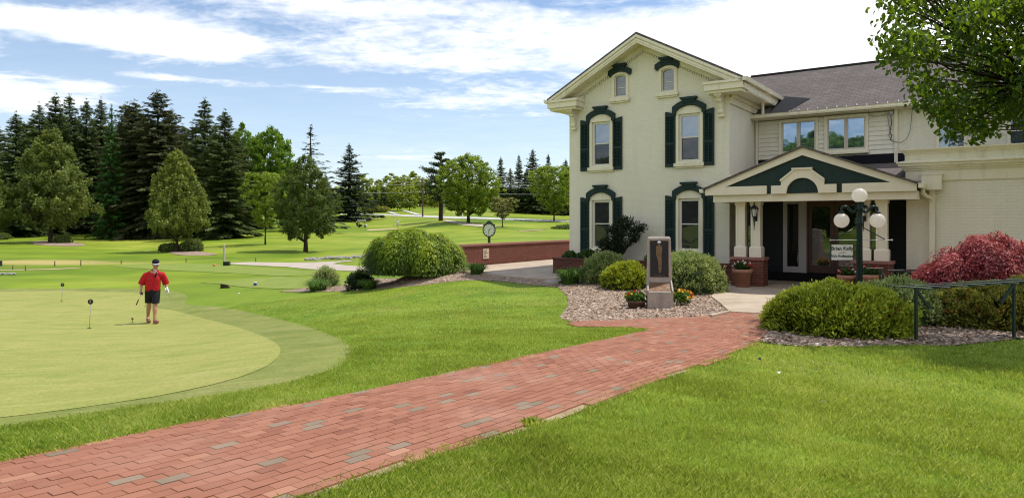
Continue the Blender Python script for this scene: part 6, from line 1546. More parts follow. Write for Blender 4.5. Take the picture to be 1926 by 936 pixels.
# weeping laceleaf shrubs: several hanging mops on a low trunk
def weeping(name, px, D, w, h, mops, label, mat, seed, n, leafL, depth):
    p = on(px, D); r = np.random.default_rng(seed); t = empty(name, (p.x, p.y, p.z), 0, label, 'shrub'); P, A, S, N, la = [], [], [], [], []
    for k in range(mops):
        a = 2 * np.pi * k / mops * 2.4 + r.random(); q = np.sqrt((k + .5) / mops); cx, cy = np.cos(a) * w * q * .72, np.sin(a) * depth * q * .72
        top = h * (1.0 - .42 * q ** 2.4) * (.88 + .17 * r.random()); R_ = w * (.19 + .11 * r.random()); m = n // mops
        rr = np.sqrt(r.random(m)); b_ = r.random(m) * 6.28; x = np.cos(b_) * rr * R_; y = np.sin(b_) * rr * R_
        z = top - (rr ** 2.3) * h * (.42 + .2 * q) - np.abs(r.normal(0, .07, m)) - (r.random(m) < .35) * rr * r.random(m) * h * .4
        pos = np.c_[cx + x, cy + y, np.maximum(z, .03)]; rad = np.c_[np.cos(b_) + cx / w, np.sin(b_) + cy / depth]
        P.append(pos); A.append(np.c_[rad * (.9 - .2 * rr[:, None]), -.35 - 1.1 * rr] + r.normal(0, .5, (m, 3))); N.append(np.c_[rad, np.full(m, 1.0)] + r.normal(0, .3, (m, 3)))
        S.append(.66 - .62 * (top - pos[:, 2]) / h + .22 * (pos[:, 2] / h - .5) + r.normal(0, .10) + .12 * (1 - rr) + r.normal(0, .16, m)); la.append(leafL * (.6 + .8 * r.random(m)))  # shade low in each mop is put into the leaf tone
    la = np.concatenate(la); link('foliage', leaf_mesh('foliage', np.vstack(P), np.vstack(A), la, la * .32, np.concatenate(S), M[mat], np.vstack(N), core=dome_core(w * .92, depth * .92, h * .92, .74)), None, t)
    b = MB(); b.tube([(0, 0, -.1), (.05, 0, h * .3), (-.04, .05, h * .55)], [.10, .08, .05], 8); b.build('trunk', M['bark'], t)
    return t
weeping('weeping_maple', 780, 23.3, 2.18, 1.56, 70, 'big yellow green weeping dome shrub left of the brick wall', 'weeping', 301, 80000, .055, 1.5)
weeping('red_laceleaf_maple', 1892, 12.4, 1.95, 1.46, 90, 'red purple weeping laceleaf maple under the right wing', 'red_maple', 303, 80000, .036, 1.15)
# strap leaved clumps
def daylily(px, D, w, h, label, seed, n=420):
    p = on(px, D); r = np.random.default_rng(seed); t = empty('daylily_clump', (p.x, p.y, p.z), 0, label, 'plant', 'daylily clumps by the beds'); V, Q, S = [], [], []
    for k in range(n):
        a = r.random() * 6.28; b0 = r.random() ** .5 * w * .45; L = h * (.8 + .6 * r.random()); out = w * (.25 + .55 * r.random()); wd = .011 + .008 * r.random(); pts = []
        for i in range(6):
            s = i / 5; rad = b0 + out * s ** 1.5; z = L * (1.55 * s - .85 * s * s * (1 + .5 * r.random())); pts.append((rad * np.cos(a), rad * np.sin(a), max(.0, z)))
        o = len(V)
        for i, q in enumerate(pts):
            ww = wd * (1 - (i / 5) ** 2 * .9); V += [(q[0] - np.sin(a) * ww, q[1] + np.cos(a) * ww, q[2]), (q[0] + np.sin(a) * ww, q[1] - np.cos(a) * ww, q[2])]; S += [.25 + .1 * i + r.normal(0, .12)] * 2
        Q += [(o + 2 * i, o + 2 * i + 1, o + 2 * i + 3, o + 2 * i + 2) for i in range(5)]
    link('leaves', numesh('leaves', np.array(V), np.array(Q), shade=np.clip(np.array(S), 0, 1), m=M['daylily']), None, t)
daylily(1072, 19.2, .54, .52, 'daylily clump at the left end of the bed below the low planter', 1); daylily(897, 22.2, .44, .44, 'daylily clump on the bed just right of the weeping dome', 2, 300); daylily(694, 22.9, .46, .40, 'daylily clump under the left side of the weeping dome', 3); daylily(598, 25.0, .62, .48, 'daylily clump at the far left tip of the bed', 4)
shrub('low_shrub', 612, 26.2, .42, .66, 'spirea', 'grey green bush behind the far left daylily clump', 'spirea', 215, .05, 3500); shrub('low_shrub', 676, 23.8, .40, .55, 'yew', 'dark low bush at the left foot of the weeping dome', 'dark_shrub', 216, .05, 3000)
# dark loose shrub against the front wall: narrow foot, spreading upright boughs
def wall_shrub():
    q = uv2w(-3.35, -.62); t = empty('dark_wall_shrub', (q[0], q[1], .45), 0, 'dark loose upright shrub in the planter between the two lower windows', 'shrub'); b = MB(); P, A, S = [], [], []; r = np.random.default_rng(9)
    for (x, z, s) in ((-.25, .55, .26), (.0, .75, .30), (.25, .85, .30), (.52, .98, .26), (.72, 1.02, .18), (-.42, .38, .22), (.1, 1.10, .26), (.35, 1.18, .22), (-.1, 1.0, .2), (-.05, .40, .25), (.3, .5, .22), (-.5, .62, .14), (.62, .72, .16), (.05, 1.3, .14)):
        c = np.array((x, r.normal(0, .12), z)); n = 330; d = rnd_dir(n) * (RNG.random(n) ** .8)[:, None] * s * np.array([1.5, 1.2, 1.1]); d[:, 2] += .35 * d[:, 0]; P.append(c + d); A.append(d / s + rnd_dir(n) * .7 + np.array([.3, 0, .6])); S.append(.38 + .4 * d[:, 2] / s + RNG.normal(0, .14, n)); b.tube([(x * .1, 0, 0), (x * .5, c[1] * .5, z * .55), tuple(c)], [.03, .02, .008], 5)
    link('foliage', leaf_mesh('foliage', np.vstack(P), np.vstack(A), .045, .016, np.concatenate(S), M['dark_shrub']), None, t); b.build('stems', M['bark'], t); t.rotation_euler = (0, 0, PHI)
wall_shrub()
for (u, w, h, lb, sd_) in ((-5.0, .26, .28, 'low leafy plant at the left end of the long planter', 1), (-4.35, .34, .34, 'leafy plant under the lower left window', 2), (-2.05, .30, .30, 'leafy plant in the planter behind the stone memorial', 3), (-1.35, .36, .34, 'leafy plant under the lower right window', 4), (-.60, .30, .30, 'leafy plant near the right end of the long planter', 5)):
    q = uv2w(u, -.66); shrub('planter_plant', 0, 0, w, h, 'leaf', lb, 'planter_leaf', 400 + sd_, .055, 900, 'leafy plants in the long planter', loc=Vector((q[0], q[1], .46)), cat_='plant')
for (px, D, w, h, lb) in ((118, 83.5, 1.1, 1.0, 'dark low bush in the left mulch ring'), (312, 66, .65, .75, 'leftmost low bush in the mulch ring behind the golfer'), (325, 66.5, .7, .8, 'second low bush left of the gold green tree'), (353, 66.5, .8, .95, 'low bush just right of the gold green trunk'), (366, 66, .85, 1.2, 'rightmost, tallest low bush by the gold green tree'), (-6, 92, 1.6, 1.0, 'low bush at the left edge below the wood'), (698, 200, 2.6, 1.6, 'brown green clipped bush left of the clipped evergreens'), (716, 198, 2.8, 1.7, 'brown green clipped bush in front of the clipped evergreens')):
    shrub('low_bush', px, D, w, h, 'leaf', lb, 'oval_tree' if D < 150 else 'yew_tan', int(px) + 500, .09 if D < 150 else .3, 1100, 'low bushes around the trees')
q = on(1040, 150); shrub('low_bush', 1075, 118, 3.2, .7, 'leaf', 'flat green bush on the fairway bank at the house corner', 'oval_tree', 777, .2, 1200)
# flowers
def blooms(t, z, w, n, seed, pal, mat='planter_leaf', lf=.032):
    r = np.random.default_rng(seed); m = 520; d = rnd_dir(m) * (r.random(m) ** .5)[:, None] * np.array([w, w, w * .6]); P = d + np.array([0, 0, z + w * .45])
    link('leaves', leaf_mesh('leaves', P, rnd_dir(m) + np.array([0, 0, .4]), lf, lf * .55, .5 + .4 * d[:, 2] / w + r.normal(0, .15, m), M[mat]), None, t)
    k = n; e = rnd_dir(k); e[:, 2] = np.abs(e[:, 2]); C = e * np.array([w, w, w * .62]) * 1.05 + np.array([0, 0, z + w * .45]); ci = np.repeat(np.arange(k), 9); pv = C[ci] + rnd_dir(len(ci)) * .018
    pc = np.array(pal)[r.integers(0, len(pal), k)]; pv = pv.reshape(k, 9, 3)
    for i in range(k): link('bloom', leaf_mesh('bloom', pv[i], rnd_dir(9), .022, .016, np.full(9, pc[i]), M['petals']), None, t)
RED, ORA, YEL, WHI = .1, .5, .75, .95
for (t, z, w, k) in PLANTED: blooms(t, z, w, (16, 10, 8, 7)[k], 40 + k, ([RED, WHI, RED, WHI, RED], [RED, RED, WHI], [WHI, WHI, RED], [YEL, RED, ORA])[k], 'daylily' if k == 3 else 'planter_leaf')
p = on(1281, 14.2); t = empty('flowering_plant', (p.x, p.y, p.z), 0, 'orange and yellow flowering plant at the right foot of the memorial', 'plant'); blooms(t, .06, .24, 42, 50, [ORA, YEL, ORA, YEL, RED], 'daylily', .036)
p = on(1189, 14.5); t = empty('flowering_plant', (p.x, p.y, p.z), 0, 'upright pale green sprig plant behind the low brown pot', 'plant'); blooms(t, .14, .16, 1, 51, [WHI], 'spirea', .04)

# --- the tree overhead at the right: real limbs, twigs and blade-shaped leaves
def near_tree():
    TX, TY = 9.9, 10.6; z0 = gz(TX, TY); t = empty('shade_tree', (TX, TY, z0), 0, 'broad leaved tree whose dark crown hangs into the top right corner', 'tree'); r = np.random.default_rng(77); C = []
    poly = [(1668, -90), (1672, 20), (1688, 50), (1674, 78), (1690, 122), (1716, 142), (1738, 160), (1738, 192), (1758, 236), (1800, 258), (1850, 252), (1926, 238), (2100, 232), (2100, -90)]
    holes = [(1782, 58, 13, 20), (1915, 42, 16, 9), (1770, 40, 12, 16)]
    while len(C) < 185:
        px, py, D = r.uniform(1655, 2100), r.uniform(-90, 262), r.uniform(8.6, 12.4)
        if not in_poly([(px, py)], poly)[0] or any(((px - a) / c) ** 2 + ((py - b_) / d) ** 2 < 1 for a, b_, c, d in holes): continue
        C.append(((px - CX) / F * D, D, EYE - (py - HY) * D / F))
    while len(C) < 285:
        a, q = r.random() * 6.28, np.sqrt(r.random()); x, y, z = TX + np.cos(a) * q * 4.2, TY + np.sin(a) * q * 3.6, 3.2 + r.random() * 5.2
        px, py = CX + F * x / y, HY - F * (z - EYE) / y
        if (px < 1990 and py > -60) or math.hypot(x - TX, y - TY) > 4.4 * math.sin(min(1, (9 - z) / 5) * 1.57): continue
        C.append((x, y, z))
    for _ in range(4000):
        x, y, z = r.uniform(6.6, 9.6), r.uniform(7.4, 9.3), r.uniform(3.0, 5.2)
        if CX + F * x / y > 1985 and len(C) < 330: C.append((x, y, z))
    for _ in range(150):     # low outer boughs over the lawn
        q = at(1875 + r.normal(0, 55), 672 + r.normal(0, 9)); k = (r.uniform(3.1, 4.6) - q.z) / sun_to.z; c = q + sun_to * k
        if CX + F * c.x / c.y > 1960: C.append(tuple(c))
    C = np.array(C); b = MB(); base = np.array((TX, TY, z0)); fork = np.array((TX - .05, TY, 2.3))
    b.tube([tuple(base + np.array([0, 0, -.3]) - base), (0, 0, 0.05), (.03, 0, 1.0), tuple(fork - base)], [.27, .21, .17, .16], 12)
    mains = [np.array(p) for p in ((7.4, 9.8, 3.7), (7.0, 10.6, 4.6), (7.6, 9.4, 4.9), (8.4, 9.2, 3.6), (9.0, 10.0, 6.0), (10.8, 10.8, 6.4), (11.6, 9.8, 4.6), (11.4, 12.2, 4.6), (9.0, 12.0, 4.8), (7.9, 11.3, 3.9), (9.9, 10.6, 7.6))]
    nodes = []
    for mpt in mains:
        ps = [fork, fork * .6 + mpt * .4 + np.array([0, 0, .15]), mpt + r.normal(0, .05, 3)]; b.tube([tuple(p - base) for p in ps], [.085, .055, .028], 7); nodes += [(fork * (1 - s) + mpt * s + np.array([0, 0, .15 * (1 - abs(2 * s - 1))])) for s in (.45, .6, .75, .9, 1.0)]
    nodes = np.array(nodes)
    for c in C:
        k = nodes[np.argmin(np.linalg.norm(nodes - c, axis=1) + .6 * (nodes[:, 2] > c[2]))]; md = (k + c) / 2 + r.normal(0, .08, 3); b.tube([tuple(k - base), tuple(md - base), tuple(c - base)], [.020, .012, .005], 5)
    b.build('trunk', M['bark'], t)
    n = 84; ci = np.repeat(np.arange(len(C)), n); d = rnd_dir(len(ci)) * (RNG.random(len(ci)) ** .55)[:, None] * np.array([.36, .36, .24]); P = C[ci] + d; N = len(P)
    A = unit(rnd_dir(N) * .8 + d * 1.2 + np.array([0, 0, -.75])); Nn = unit(rnd_dir(N) * .8 + np.array([0, 0, .7])); B = unit(np.cross(A, Nn)); K = np.cross(B, A); L = (.040 * (.65 + .6 * RNG.random(N)))[:, None]
    pts = [(-1.0, 0, 0), (-.55, .62, .16), (.15, .70, .16), (1.15, 0, -.12), (.15, -.70, .16), (-.55, -.62, .16), (0.1, 0, -.05)]
    V = np.stack([P + A * L * a + B * L * w_ + K * L * k for a, w_, k in pts], 1).reshape(-1, 3); o = np.arange(N)[:, None, None] * 7
    Q = (o + np.array([[0, 6, 2, 1], [6, 3, 2, 6], [0, 5, 4, 6], [6, 4, 3, 6]])[None]).reshape(-1, 4)
    Q = (o + np.array([[0, 6, 2, 1], [0, 5, 4, 6]])[None]).reshape(-1, 4); T2 = (o + np.array([[6, 3, 2], [6, 4, 3]])[None]).reshape(-1, 3)
    s = .34 + RNG.normal(0, .15, N) + .25 * (d[:, 2] / .24) * .4 + (RNG.random(N) < .07) * .4
    tip = (P[:, 0] / P[:, 1] < .60); s = s + tip * .10
    T3 = np.vstack([np.c_[Q[:, 0], Q[:, 1], Q[:, 2]], np.c_[Q[:, 0], Q[:, 2], Q[:, 3]], T2])
    link('crown', numesh('crown', V - base, T3, shade=np.repeat(np.clip(s, 0, 1), 7), m=M['near_leaf'], smooth=False), None, t)
near_tree()
# trees across the car park behind the viewer: they are what the windows mirror
for (x, y, h, w, k, lb) in ((-25, -14, 9.5, 6, 0, 'maple behind the viewer mirrored in the door glass'), (-37, -23, 12, 8, 1, 'second maple behind the viewer mirrored in the door glass'), (-14, -30, 8, 6, 0, 'third maple behind the viewer mirrored in the windows'), (-3, -34, 8, 7, 1, 'fourth maple behind the viewer mirrored in the windows'), (-48, -9, 11, 8, 0, 'fifth maple behind the viewer mirrored in the door glass')):
    z = gz(x, y); t = empty('maple_tree', (x, y, z), x, lb, 'tree', 'trees behind the viewer'); c_, tr_, H_, W_ = MAP[k]
    for nm, me in (('crown', c_), ('trunk', tr_)):
        o = bpy.data.objects.new(nm, me); COL.objects.link(o); o.parent = t; o.scale = (w / W_, w / W_, h / H_)

# --- bark chips on the beds, grass blades on the lawns
def chips():
    V, Q, S = [], [], []; o = 0
    for poly, dens, avoid in ((BED2, 260, WALK), (BED3, 420, WALK), (BED1, 110, WALK)):
        P = np.array([(p.x, p.y) for p in poly]); x0, y0 = P.min(0); x1, y1 = P.max(0); n = int((x1 - x0) * (y1 - y0) * dens); g = np.c_[RNG.uniform(x0, x1, n), RNG.uniform(y0, y1, n)]
        g = g[in_poly(g, P) & ~in_poly(g, [(p.x, p.y) for p in avoid]) & ~in_poly(g, [(p.x, p.y) for p in PATH])]; n = len(g)
        z = ground(g[:, 0], g[:, 1]) + .014 + RNG.random(n) * .018; C = np.c_[g, z]; A = np.c_[RNG.normal(size=(n, 2)), RNG.normal(0, .22, n)]; N = np.c_[RNG.normal(0, .35, (n, 2)), np.ones(n)]
        l = .020 + .030 * RNG.random(n) ** 2; v, q = cards(C, A, l, l * (.35 + .3 * RNG.random(n)), N, .15); V.append(v); Q.append(q + o); o += len(v); S.append(np.repeat(np.clip(RNG.normal(.52, .24, n), 0, 1), 4))
    ob = link('bark_mulch', numesh('bark_mulch', np.vstack(V), np.vstack(Q), shade=np.concatenate(S), m=M['bark_chip']), None); tag(ob, 'loose bark chips on the planting beds', None, None, 'stuff')
chips()
def lawn():
    """blades, thickest near the viewer; kept off paths, greens and beds"""
    bl = []; polys = [[(p.x, p.y) for p in q] for q in (PATH, FRINGE, BED2, BED3, WALK, TERR, BED1)]
    for (r0, r1, dens, hgt, wid) in ((2.4, 4.4, 24000, .034, .00115), (4.4, 6.6, 12000, .033, .0017), (6.6, 10.0, 5200, .031, .0025), (10.0, 15.0, 1900, .028, .0038), (15, 24, 480, .026, .0065)):
        a0, a1 = (R(-50), R(62)) if r1 < 11 else (R(-42), R(44)); n = int((a1 - a0) * (r1 ** 2 - r0 ** 2) / 2 * dens); a = RNG.uniform(a0, a1, n); r = np.sqrt(RNG.uniform(r0 ** 2, r1 ** 2, n)); g = np.c_[np.sin(a) * r, np.cos(a) * r]
        # clump: drop blades where the turf is thin
        th = .5 + .5 * lump(np.c_[g * 1.7, np.zeros(n)], 5, .9) + .35 * lump(np.c_[g * 7, np.zeros(n)], 6, .9); keep = RNG.random(n) < np.clip(.45 + .6 * th, .12, 1)
        for q_, p in enumerate(polys): keep &= ~in_poly(g + RNG.normal(0, .016 if q_ == 0 else .05, (n, 2)), p)
        keep &= ~(in_poly(g, [(q.x, q.y) for q in SOIL1]) & (RNG.random(n) < .80 + .15 * np.sin(g[:, 0] * 5)))
        g = g[keep]; th = th[keep]; n = len(g); z = ground(g[:, 0], g[:, 1]) + .002
        h = hgt * (.45 + .75 * RNG.random(n)) * (.8 + .45 * np.clip(th, 0, 1)); w = wid * (.7 + .6 * RNG.random(n)); az = RNG.random(n) * 6.28; ln = h * (.15 + .75 * RNG.random(n)); ba = az + RNG.normal(0, .6, n)
        sd = np.c_[np.cos(az), np.sin(az), np.zeros(n)]; ld = np.c_[np.cos(ba + 1.57), np.sin(ba + 1.57), np.zeros(n)]; p0 = np.c_[g, z]
        V = np.stack([p0 - sd * w[:, None], p0 + sd * w[:, None], p0 + ld * (ln * .38)[:, None] + sd * (w * .75)[:, None] + np.c_[np.zeros((n, 2)), h * .62], p0 + ld * ln[:, None] + np.c_[np.zeros((n, 2)), h]], 1).reshape(-1, 3)
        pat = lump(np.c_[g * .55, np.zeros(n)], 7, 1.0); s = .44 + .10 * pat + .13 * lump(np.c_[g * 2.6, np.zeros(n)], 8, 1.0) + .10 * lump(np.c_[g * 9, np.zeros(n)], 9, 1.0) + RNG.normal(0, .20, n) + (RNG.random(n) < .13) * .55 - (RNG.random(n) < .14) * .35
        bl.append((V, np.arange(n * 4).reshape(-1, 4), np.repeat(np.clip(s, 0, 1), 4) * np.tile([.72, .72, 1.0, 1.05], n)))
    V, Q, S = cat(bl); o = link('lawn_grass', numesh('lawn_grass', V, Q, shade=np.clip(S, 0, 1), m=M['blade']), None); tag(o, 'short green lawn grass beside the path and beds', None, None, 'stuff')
    return len(Q)
print('blades', lawn())
def weeds():
    for (px, py, s, lb) in ((1000, 800, .075, 'grass tuft on the bare soil at the path edge'), (55, 857, .08, 'small broad leaved weed at the left edge of the path')):
        q = at(px, py); n = 260; d = rnd_dir(n) * (RNG.random(n) ** .6)[:, None] * s; d[:, 2] = np.abs(d[:, 2]) * .6; t = empty('weed_tuft', (q.x, q.y, q.z), 0, lb, 'weed')
        link('leaves', leaf_mesh('leaves', d, d / s + np.array([0, 0, .6]), .026, .008, .45 + RNG.normal(0, .2, n), M['blade']), None, t)
weeds()
# ------------------------------------------------------------------ people
def capsule_union(chains, balls=(), voxel=.010, smooth=4, name='body'):
    """limbs as tapered tubes and balls, fused into ONE continuous skin"""
    b = MB()
    for pts, rs in chains:
        b.tube(pts, rs, 12)
        for p, r in zip(pts, rs if isinstance(rs, (list, tuple)) else [rs] * len(pts)): b.ball(p, r, 12, 8)
    for bl in balls: b.ball(*bl[:2], 14, 10, *(bl[2:] or ((1, 1, 1),)))
    me = bpy.data.meshes.new('tmp'); me.from_pydata(b.v, [], b.f); o = bpy.data.objects.new('tmp', me); COL.objects.link(o)
    m = o.modifiers.new('r', 'REMESH'); m.mode = 'VOXEL'; m.voxel_size = voxel; m.use_smooth_shade = True
    s = o.modifiers.new('s', 'SMOOTH'); s.iterations = smooth; s.factor = .5
    dg = bpy.context.evaluated_depsgraph_get(); out = bpy.data.meshes.new_from_object(o.evaluated_get(dg)); out.name = name
    bpy.data.objects.remove(o); bpy.data.meshes.remove(me)
    return out
def cut_mesh(me, planes):
    bm = bmesh.new(); bm.from_mesh(me)
    for co, no in planes: bmesh.ops.bisect_plane(bm, geom=bm.verts[:] + bm.edges[:] + bm.faces[:], plane_co=co, plane_no=no, clear_outer=True)
    bm.to_mesh(me); bm.free(); return me
def hand(b_chains, wrist, d, n, s, curl=.9):
    """palm, four unequal bent fingers and a side thumb; d = direction of the fingers, n = palm normal, s = side of the thumb"""
    w, d, n = Vector(wrist), Vector(d).normalized(), Vector(n).normalized(); sd = d.cross(n).normalized() * s
    pc = w + d * .05; b_chains.append(([tuple(w), tuple(pc + sd * .018), tuple(w + d * .095 + sd * .022)], [.026, .024, .016])); b_chains.append(([tuple(w), tuple(pc - sd * .018), tuple(w + d * .09 - sd * .026)], [.024, .022, .014]))
    for i, L in enumerate((.068, .078, .072, .056)):
        root = w + d * .085 + sd * (.030 - .0205 * i); p = [root]; a = 0
        for k, f in enumerate((.45, .32, .23)):
            a += curl * (.55, .75, .5)[k]; p.append(p[-1] + (d * math.cos(a) + n * math.sin(a)) * L * f)
        b_chains.append(([tuple(q) for q in p], [.0098, .0090, .0082, .0070]))
    r = w + d * .03 + sd * .028; p1 = r + (d * .6 + sd * .75 + n * .3).normalized() * .034; p2 = p1 + (d * .8 + sd * .1 + n * .7).normalized() * .028; b_chains.append(([tuple(r), tuple(p1), tuple(p2)], [.014, .0115, .009]))

def golfer():
    p = on(288, 19.4); t = empty('person', (p.x - .0, p.y, p.z + .022), math.atan2(-p.x, p.y) * .95, 'person in red top, black shorts and dark cap walking across the putting green', 'person'); t.scale = (1.02, 1.02, 1.03)
    ch = []
    hipL, hipR = (-.095, .01, .90), (.075, -.01, .90)
    kL, kR = (-.105, .07, .50), (.050, -.15, .51); aL, aR = (-.135, .24, .13), (.045, -.24, .10)
    ch.append(([hipL, (-.095, .05, .70), kL, (-.115, .15, .36), (-.128, .20, .23), aL], [.092, .082, .058, .060, .045, .038]))
    ch.append(([hipR, (.065, -.09, .70), kR, (.048, -.18, .37), (.045, -.21, .22), aR], [.092, .082, .058, .060, .045, .038]))
    ch.append(([(-.01, 0, .88), (-.005, -.005, 1.05), (.01, -.02, 1.22), (.025, -.035, 1.36), (.04, -.05, 1.44)], [.135, .135, .150, .125, .075]))
    ch.append(([(-.13, -.02, 1.31), (.19, -.03, 1.31)], [.06, .06])); ch.append(([(.04, -.045, 1.40), (.055, -.09, 1.53)], [.062, .056]))
    shL, elL, wrL = (-.175, -.01, 1.305), (-.275, .03, 1.12), (-.300, -.055, .905); shR, elR, wrR = (.225, -.02, 1.305), (.300, .05, 1.12), (.345, -.055, .915)
    ch.append(([shL, (-.245, .01, 1.24), elL, (-.292, -.01, 1.02), wrL], [.062, .052, .042, .040, .028])); ch.append(([shR, (.28, .02, 1.24), elR, (.325, -.01, 1.02), wrR], [.062, .052, .042, .040, .028]))
    # feet under the shoes
    ch.append(([aL, (-.125, .155, .06), (-.105, .05, .035)], [.036, .038, .030])); ch.append(([aR, (.06, -.285, .055), (.09, -.40, .055)], [.036, .038, .030]))
    # head: skull, jaw, nose, ears, brow, lips; looking down at the ground ahead
    hc = Vector((.068, -.115, 1.615)); tilt = Matrix.Rotation(R(22), 3, 'X') @ Matrix.Rotation(R(6), 3, 'Z'); H = lambda x, y, z: tuple(hc + tilt @ Vector((x, y, z)))
    ch.append(([H(0, .02, .03), H(0, .0, -.02), H(0, -.035, -.075), H(0, -.055, -.098)], [.088, .080, .052, .034])); ch.append(([H(0, -.085, .015), H(0, -.108, -.028)], [.010, .014])); ch.append(([H(-.035, -.072, .028), H(.035, -.072, .028)], [.018, .018]))
    ch.append(([H(-.018, -.084, -.062), H(.018, -.084, -.062)], [.009, .009])); ch.append(([H(-.030, -.056, -.035), H(-.05, -.03, -.02)], [.024, .026])); ch.append(([H(.030, -.056, -.035), H(.05, -.03, -.02)], [.024, .026]))
    for s in (-1, 1): ch.append(([H(s * .082, .015, .02), H(s * .086, .018, -.03)], [.014, .011]))
    hand(ch, wrL, (-.05, -.25, -1), (.75, -.45, 0), -1, .95)
    body = capsule_union(ch, voxel=.0075, smooth=3); link('body', body, M['skin'], t)
    hcH = []; hand(hcH, wrR, (.30, -.28, -.9), (-.6, -.5, 0), 1, .9)
    lg = capsule_union([([(.335, -.03, .97), wrR], [.034, .034])] + [(a, [x + .0025 for x in r]) for a, r in hcH], voxel=.006, smooth=2, name='glove'); link('glove', lg, M['white_knit'], t)
    # top: a loose pullover with wide short sleeves, open collar
    sh = [([(-.015, 0, .90), (-.01, -.01, 1.02), (.0, -.02, 1.18), (.02, -.03, 1.33), (.035, -.04, 1.42)], [.165, .155, .158, .135, .10]), ([(-.14, -.02, 1.31), (.03, -.03, 1.385), (.19, -.03, 1.31)], [.085, .10, .085]), ([(.03, -.02, .92), (.05, -.03, 1.2), (.06, -.03, 1.34)], [.150, .150, .110]), ([(-.07, -.01, .92), (-.06, -.02, 1.2), (-.03, -.02, 1.34)], [.135, .140, .110]),
          ([shL, (-.205, .005, 1.26)], [.088, .08]), ([shR, (.25, .0, 1.25)], [.088, .08])]
    me = capsule_union(sh, voxel=.011, smooth=4, name='shirt'); cut_mesh(me, [((0, 0, .885), (0, 0, -1)), ((.05, 0, 1.450), (0, .35, .9))])
    bm = bmesh.new(); bm.from_mesh(me)
    for a_, m_, e_ in ((shL, (-.235, .012, 1.21), (-.295, .030, 1.06)), (shR, (.275, .02, 1.20), (.325, .045, 1.04))):
        s_ = capsule_union([([a_, m_, e_], [.088, .086, .092])], voxel=.011, smooth=3, name='sleeve'); ax_ = (Vector(e_) - Vector(m_)).normalized(); cut_mesh(s_, [(tuple(Vector(e_) - ax_ * .01), tuple(ax_))]); bm.from_mesh(s_); bpy.data.meshes.remove(s_)
    bm.to_mesh(me); bm.free(); st = link('shirt', me, M['red_cloth'], t); me.polygons.foreach_set('use_smooth', np.ones(len(me.polygons), dtype=bool))
    # dark facing of the open neck, white polo under it
    nk = capsule_union([([(.036, -.06, 1.38), (.045, -.08, 1.45)], [.082, .060])], voxel=.008, smooth=2, name='collar'); cut_mesh(nk, [((.04, -.06, 1.468), (0, .35, .9))]); link('collar', nk, M['white_cloth'], t)
    b = MB(); b.raw([(.090, -.200, 1.28), (.035, -.205, 1.20), (.105, -.180, 1.41), (.150, -.135, 1.45), (.118, -.160, 1.45), (.075, -.198, 1.38)], [(0, 5, 2), (1, 5, 0), (2, 5, 4, 3)]); b.raw([(.018, -.2055, 1.26), (.050, -.2055, 1.27), (.092, -.193, 1.40), (.08, -.195, 1.40)], [(0, 1, 2, 3)]); b.build('facing', M['black_cloth'], st)
    b = MB(); b.raw([(-.192, -.04, 1.16), (-.205, .02, 1.16), (-.196, .02, .905), (-.190, -.06, .905)], [(0, 1, 2, 3)]); b.build('side_panel', M['black_cloth'], st)
    so_ = capsule_union([([(-.01, 0, .93), (-.01, 0, .86)], [.165, .170]), ([hipL, (-.105, .045, .70), (-.110, .075, .52)], [.112, .106, .098]), ([hipR, (.070, -.085, .70), (.060, -.140, .52)], [.112, .106, .098])], voxel=.010, smooth=5, name='shorts')
    cut_mesh(so_, [((0, 0, .545), (0, 0, -1)), ((0, 0, .985), (0, 0, 1))]); link('shorts', so_, M['black_cloth'], t)
    for (a, mid, toe, lift) in ((aL, (-.125, .15, .055), (-.105, .03, .036), 0), (aR, (.065, -.30, .055), (.102, -.43, .070), 1)):
        up = capsule_union([([(a[0], a[1] + .045, .055), (a[0], a[1] + .02, .085), mid, toe], [.044, .048, .050, .040]), ([mid, (toe[0] + .012, toe[1] + .02, toe[2])], [.044, .042])], voxel=.008, smooth=3, name='shoe'); sh_ = link('shoe', up, M['shoe_leather'], t)
        sl_ = capsule_union([([(a[0], a[1] + .06, .020 + .0), (mid[0], mid[1], .014 + .012 * lift), (toe[0], toe[1] - .01, toe[2] - .030)], [.022, .022, .020]), ([(a[0] + .025, a[1] + .05, .018), (mid[0] + .03, mid[1], .014 + .012 * lift), (toe[0] + .02, toe[1], toe[2] - .030)], [.020, .020, .018]), ([(a[0] - .025, a[1] + .05, .018), (mid[0] - .025, mid[1], .014 + .012 * lift), (toe[0] - .015, toe[1], toe[2] - .030)], [.020, .020, .018])], voxel=.007, smooth=2, name='sole'); link('sole', sl_, M['shoe_sole'], sh_)
    # cap with pale peak, hair at the sides, dark glasses
    me = capsule_union([([H(0, .022, .045), H(0, .01, .058)], [.097, .092])], voxel=.007, smooth=2, name='cap'); cut_mesh(me, [(H(0, 0, .042), tilt @ Vector((0, -.12, -1)))]); cp = link('cap', me, M['cap_cloth'], t)
    b = MB(); vs, fs = [], []; n = 14
    for k in range(n + 1):
        a = math.pi * k / n; 
        for (r, z) in ((.088, .050), (.135 if 1 < k < n - 1 else .10, .048 - .012 * abs(math.cos(a)))): vs.append(H(math.cos(a) * r * (.98 if r < .1 else .72), -math.sin(a) * (r if r < .1 else .140) - .0, z))
    for k in range(n): fs.append((2 * k, 2 * k + 1, 2 * k + 3, 2 * k + 2))
    b.raw(vs, fs, True); b.build('peak', M['white_cloth'], cp)
    me = capsule_union([([H(0, .03, .03), H(0, .045, -.02)], [.092, .080])], voxel=.008, smooth=2, name='hair'); cut_mesh(me, [(H(0, .0, 0), tilt @ Vector((0, -1, .25)))]); link('hair', me, M['hair'], t)
    b = MB()
    for s in (-1, 1): b.ball(H(s * .033, -.088, .012), .022, 10, 8, (1.15, .35, .85)); b.tube([H(s * .055, -.078, .016), H(s * .088, .01, .016)], .004, 5)
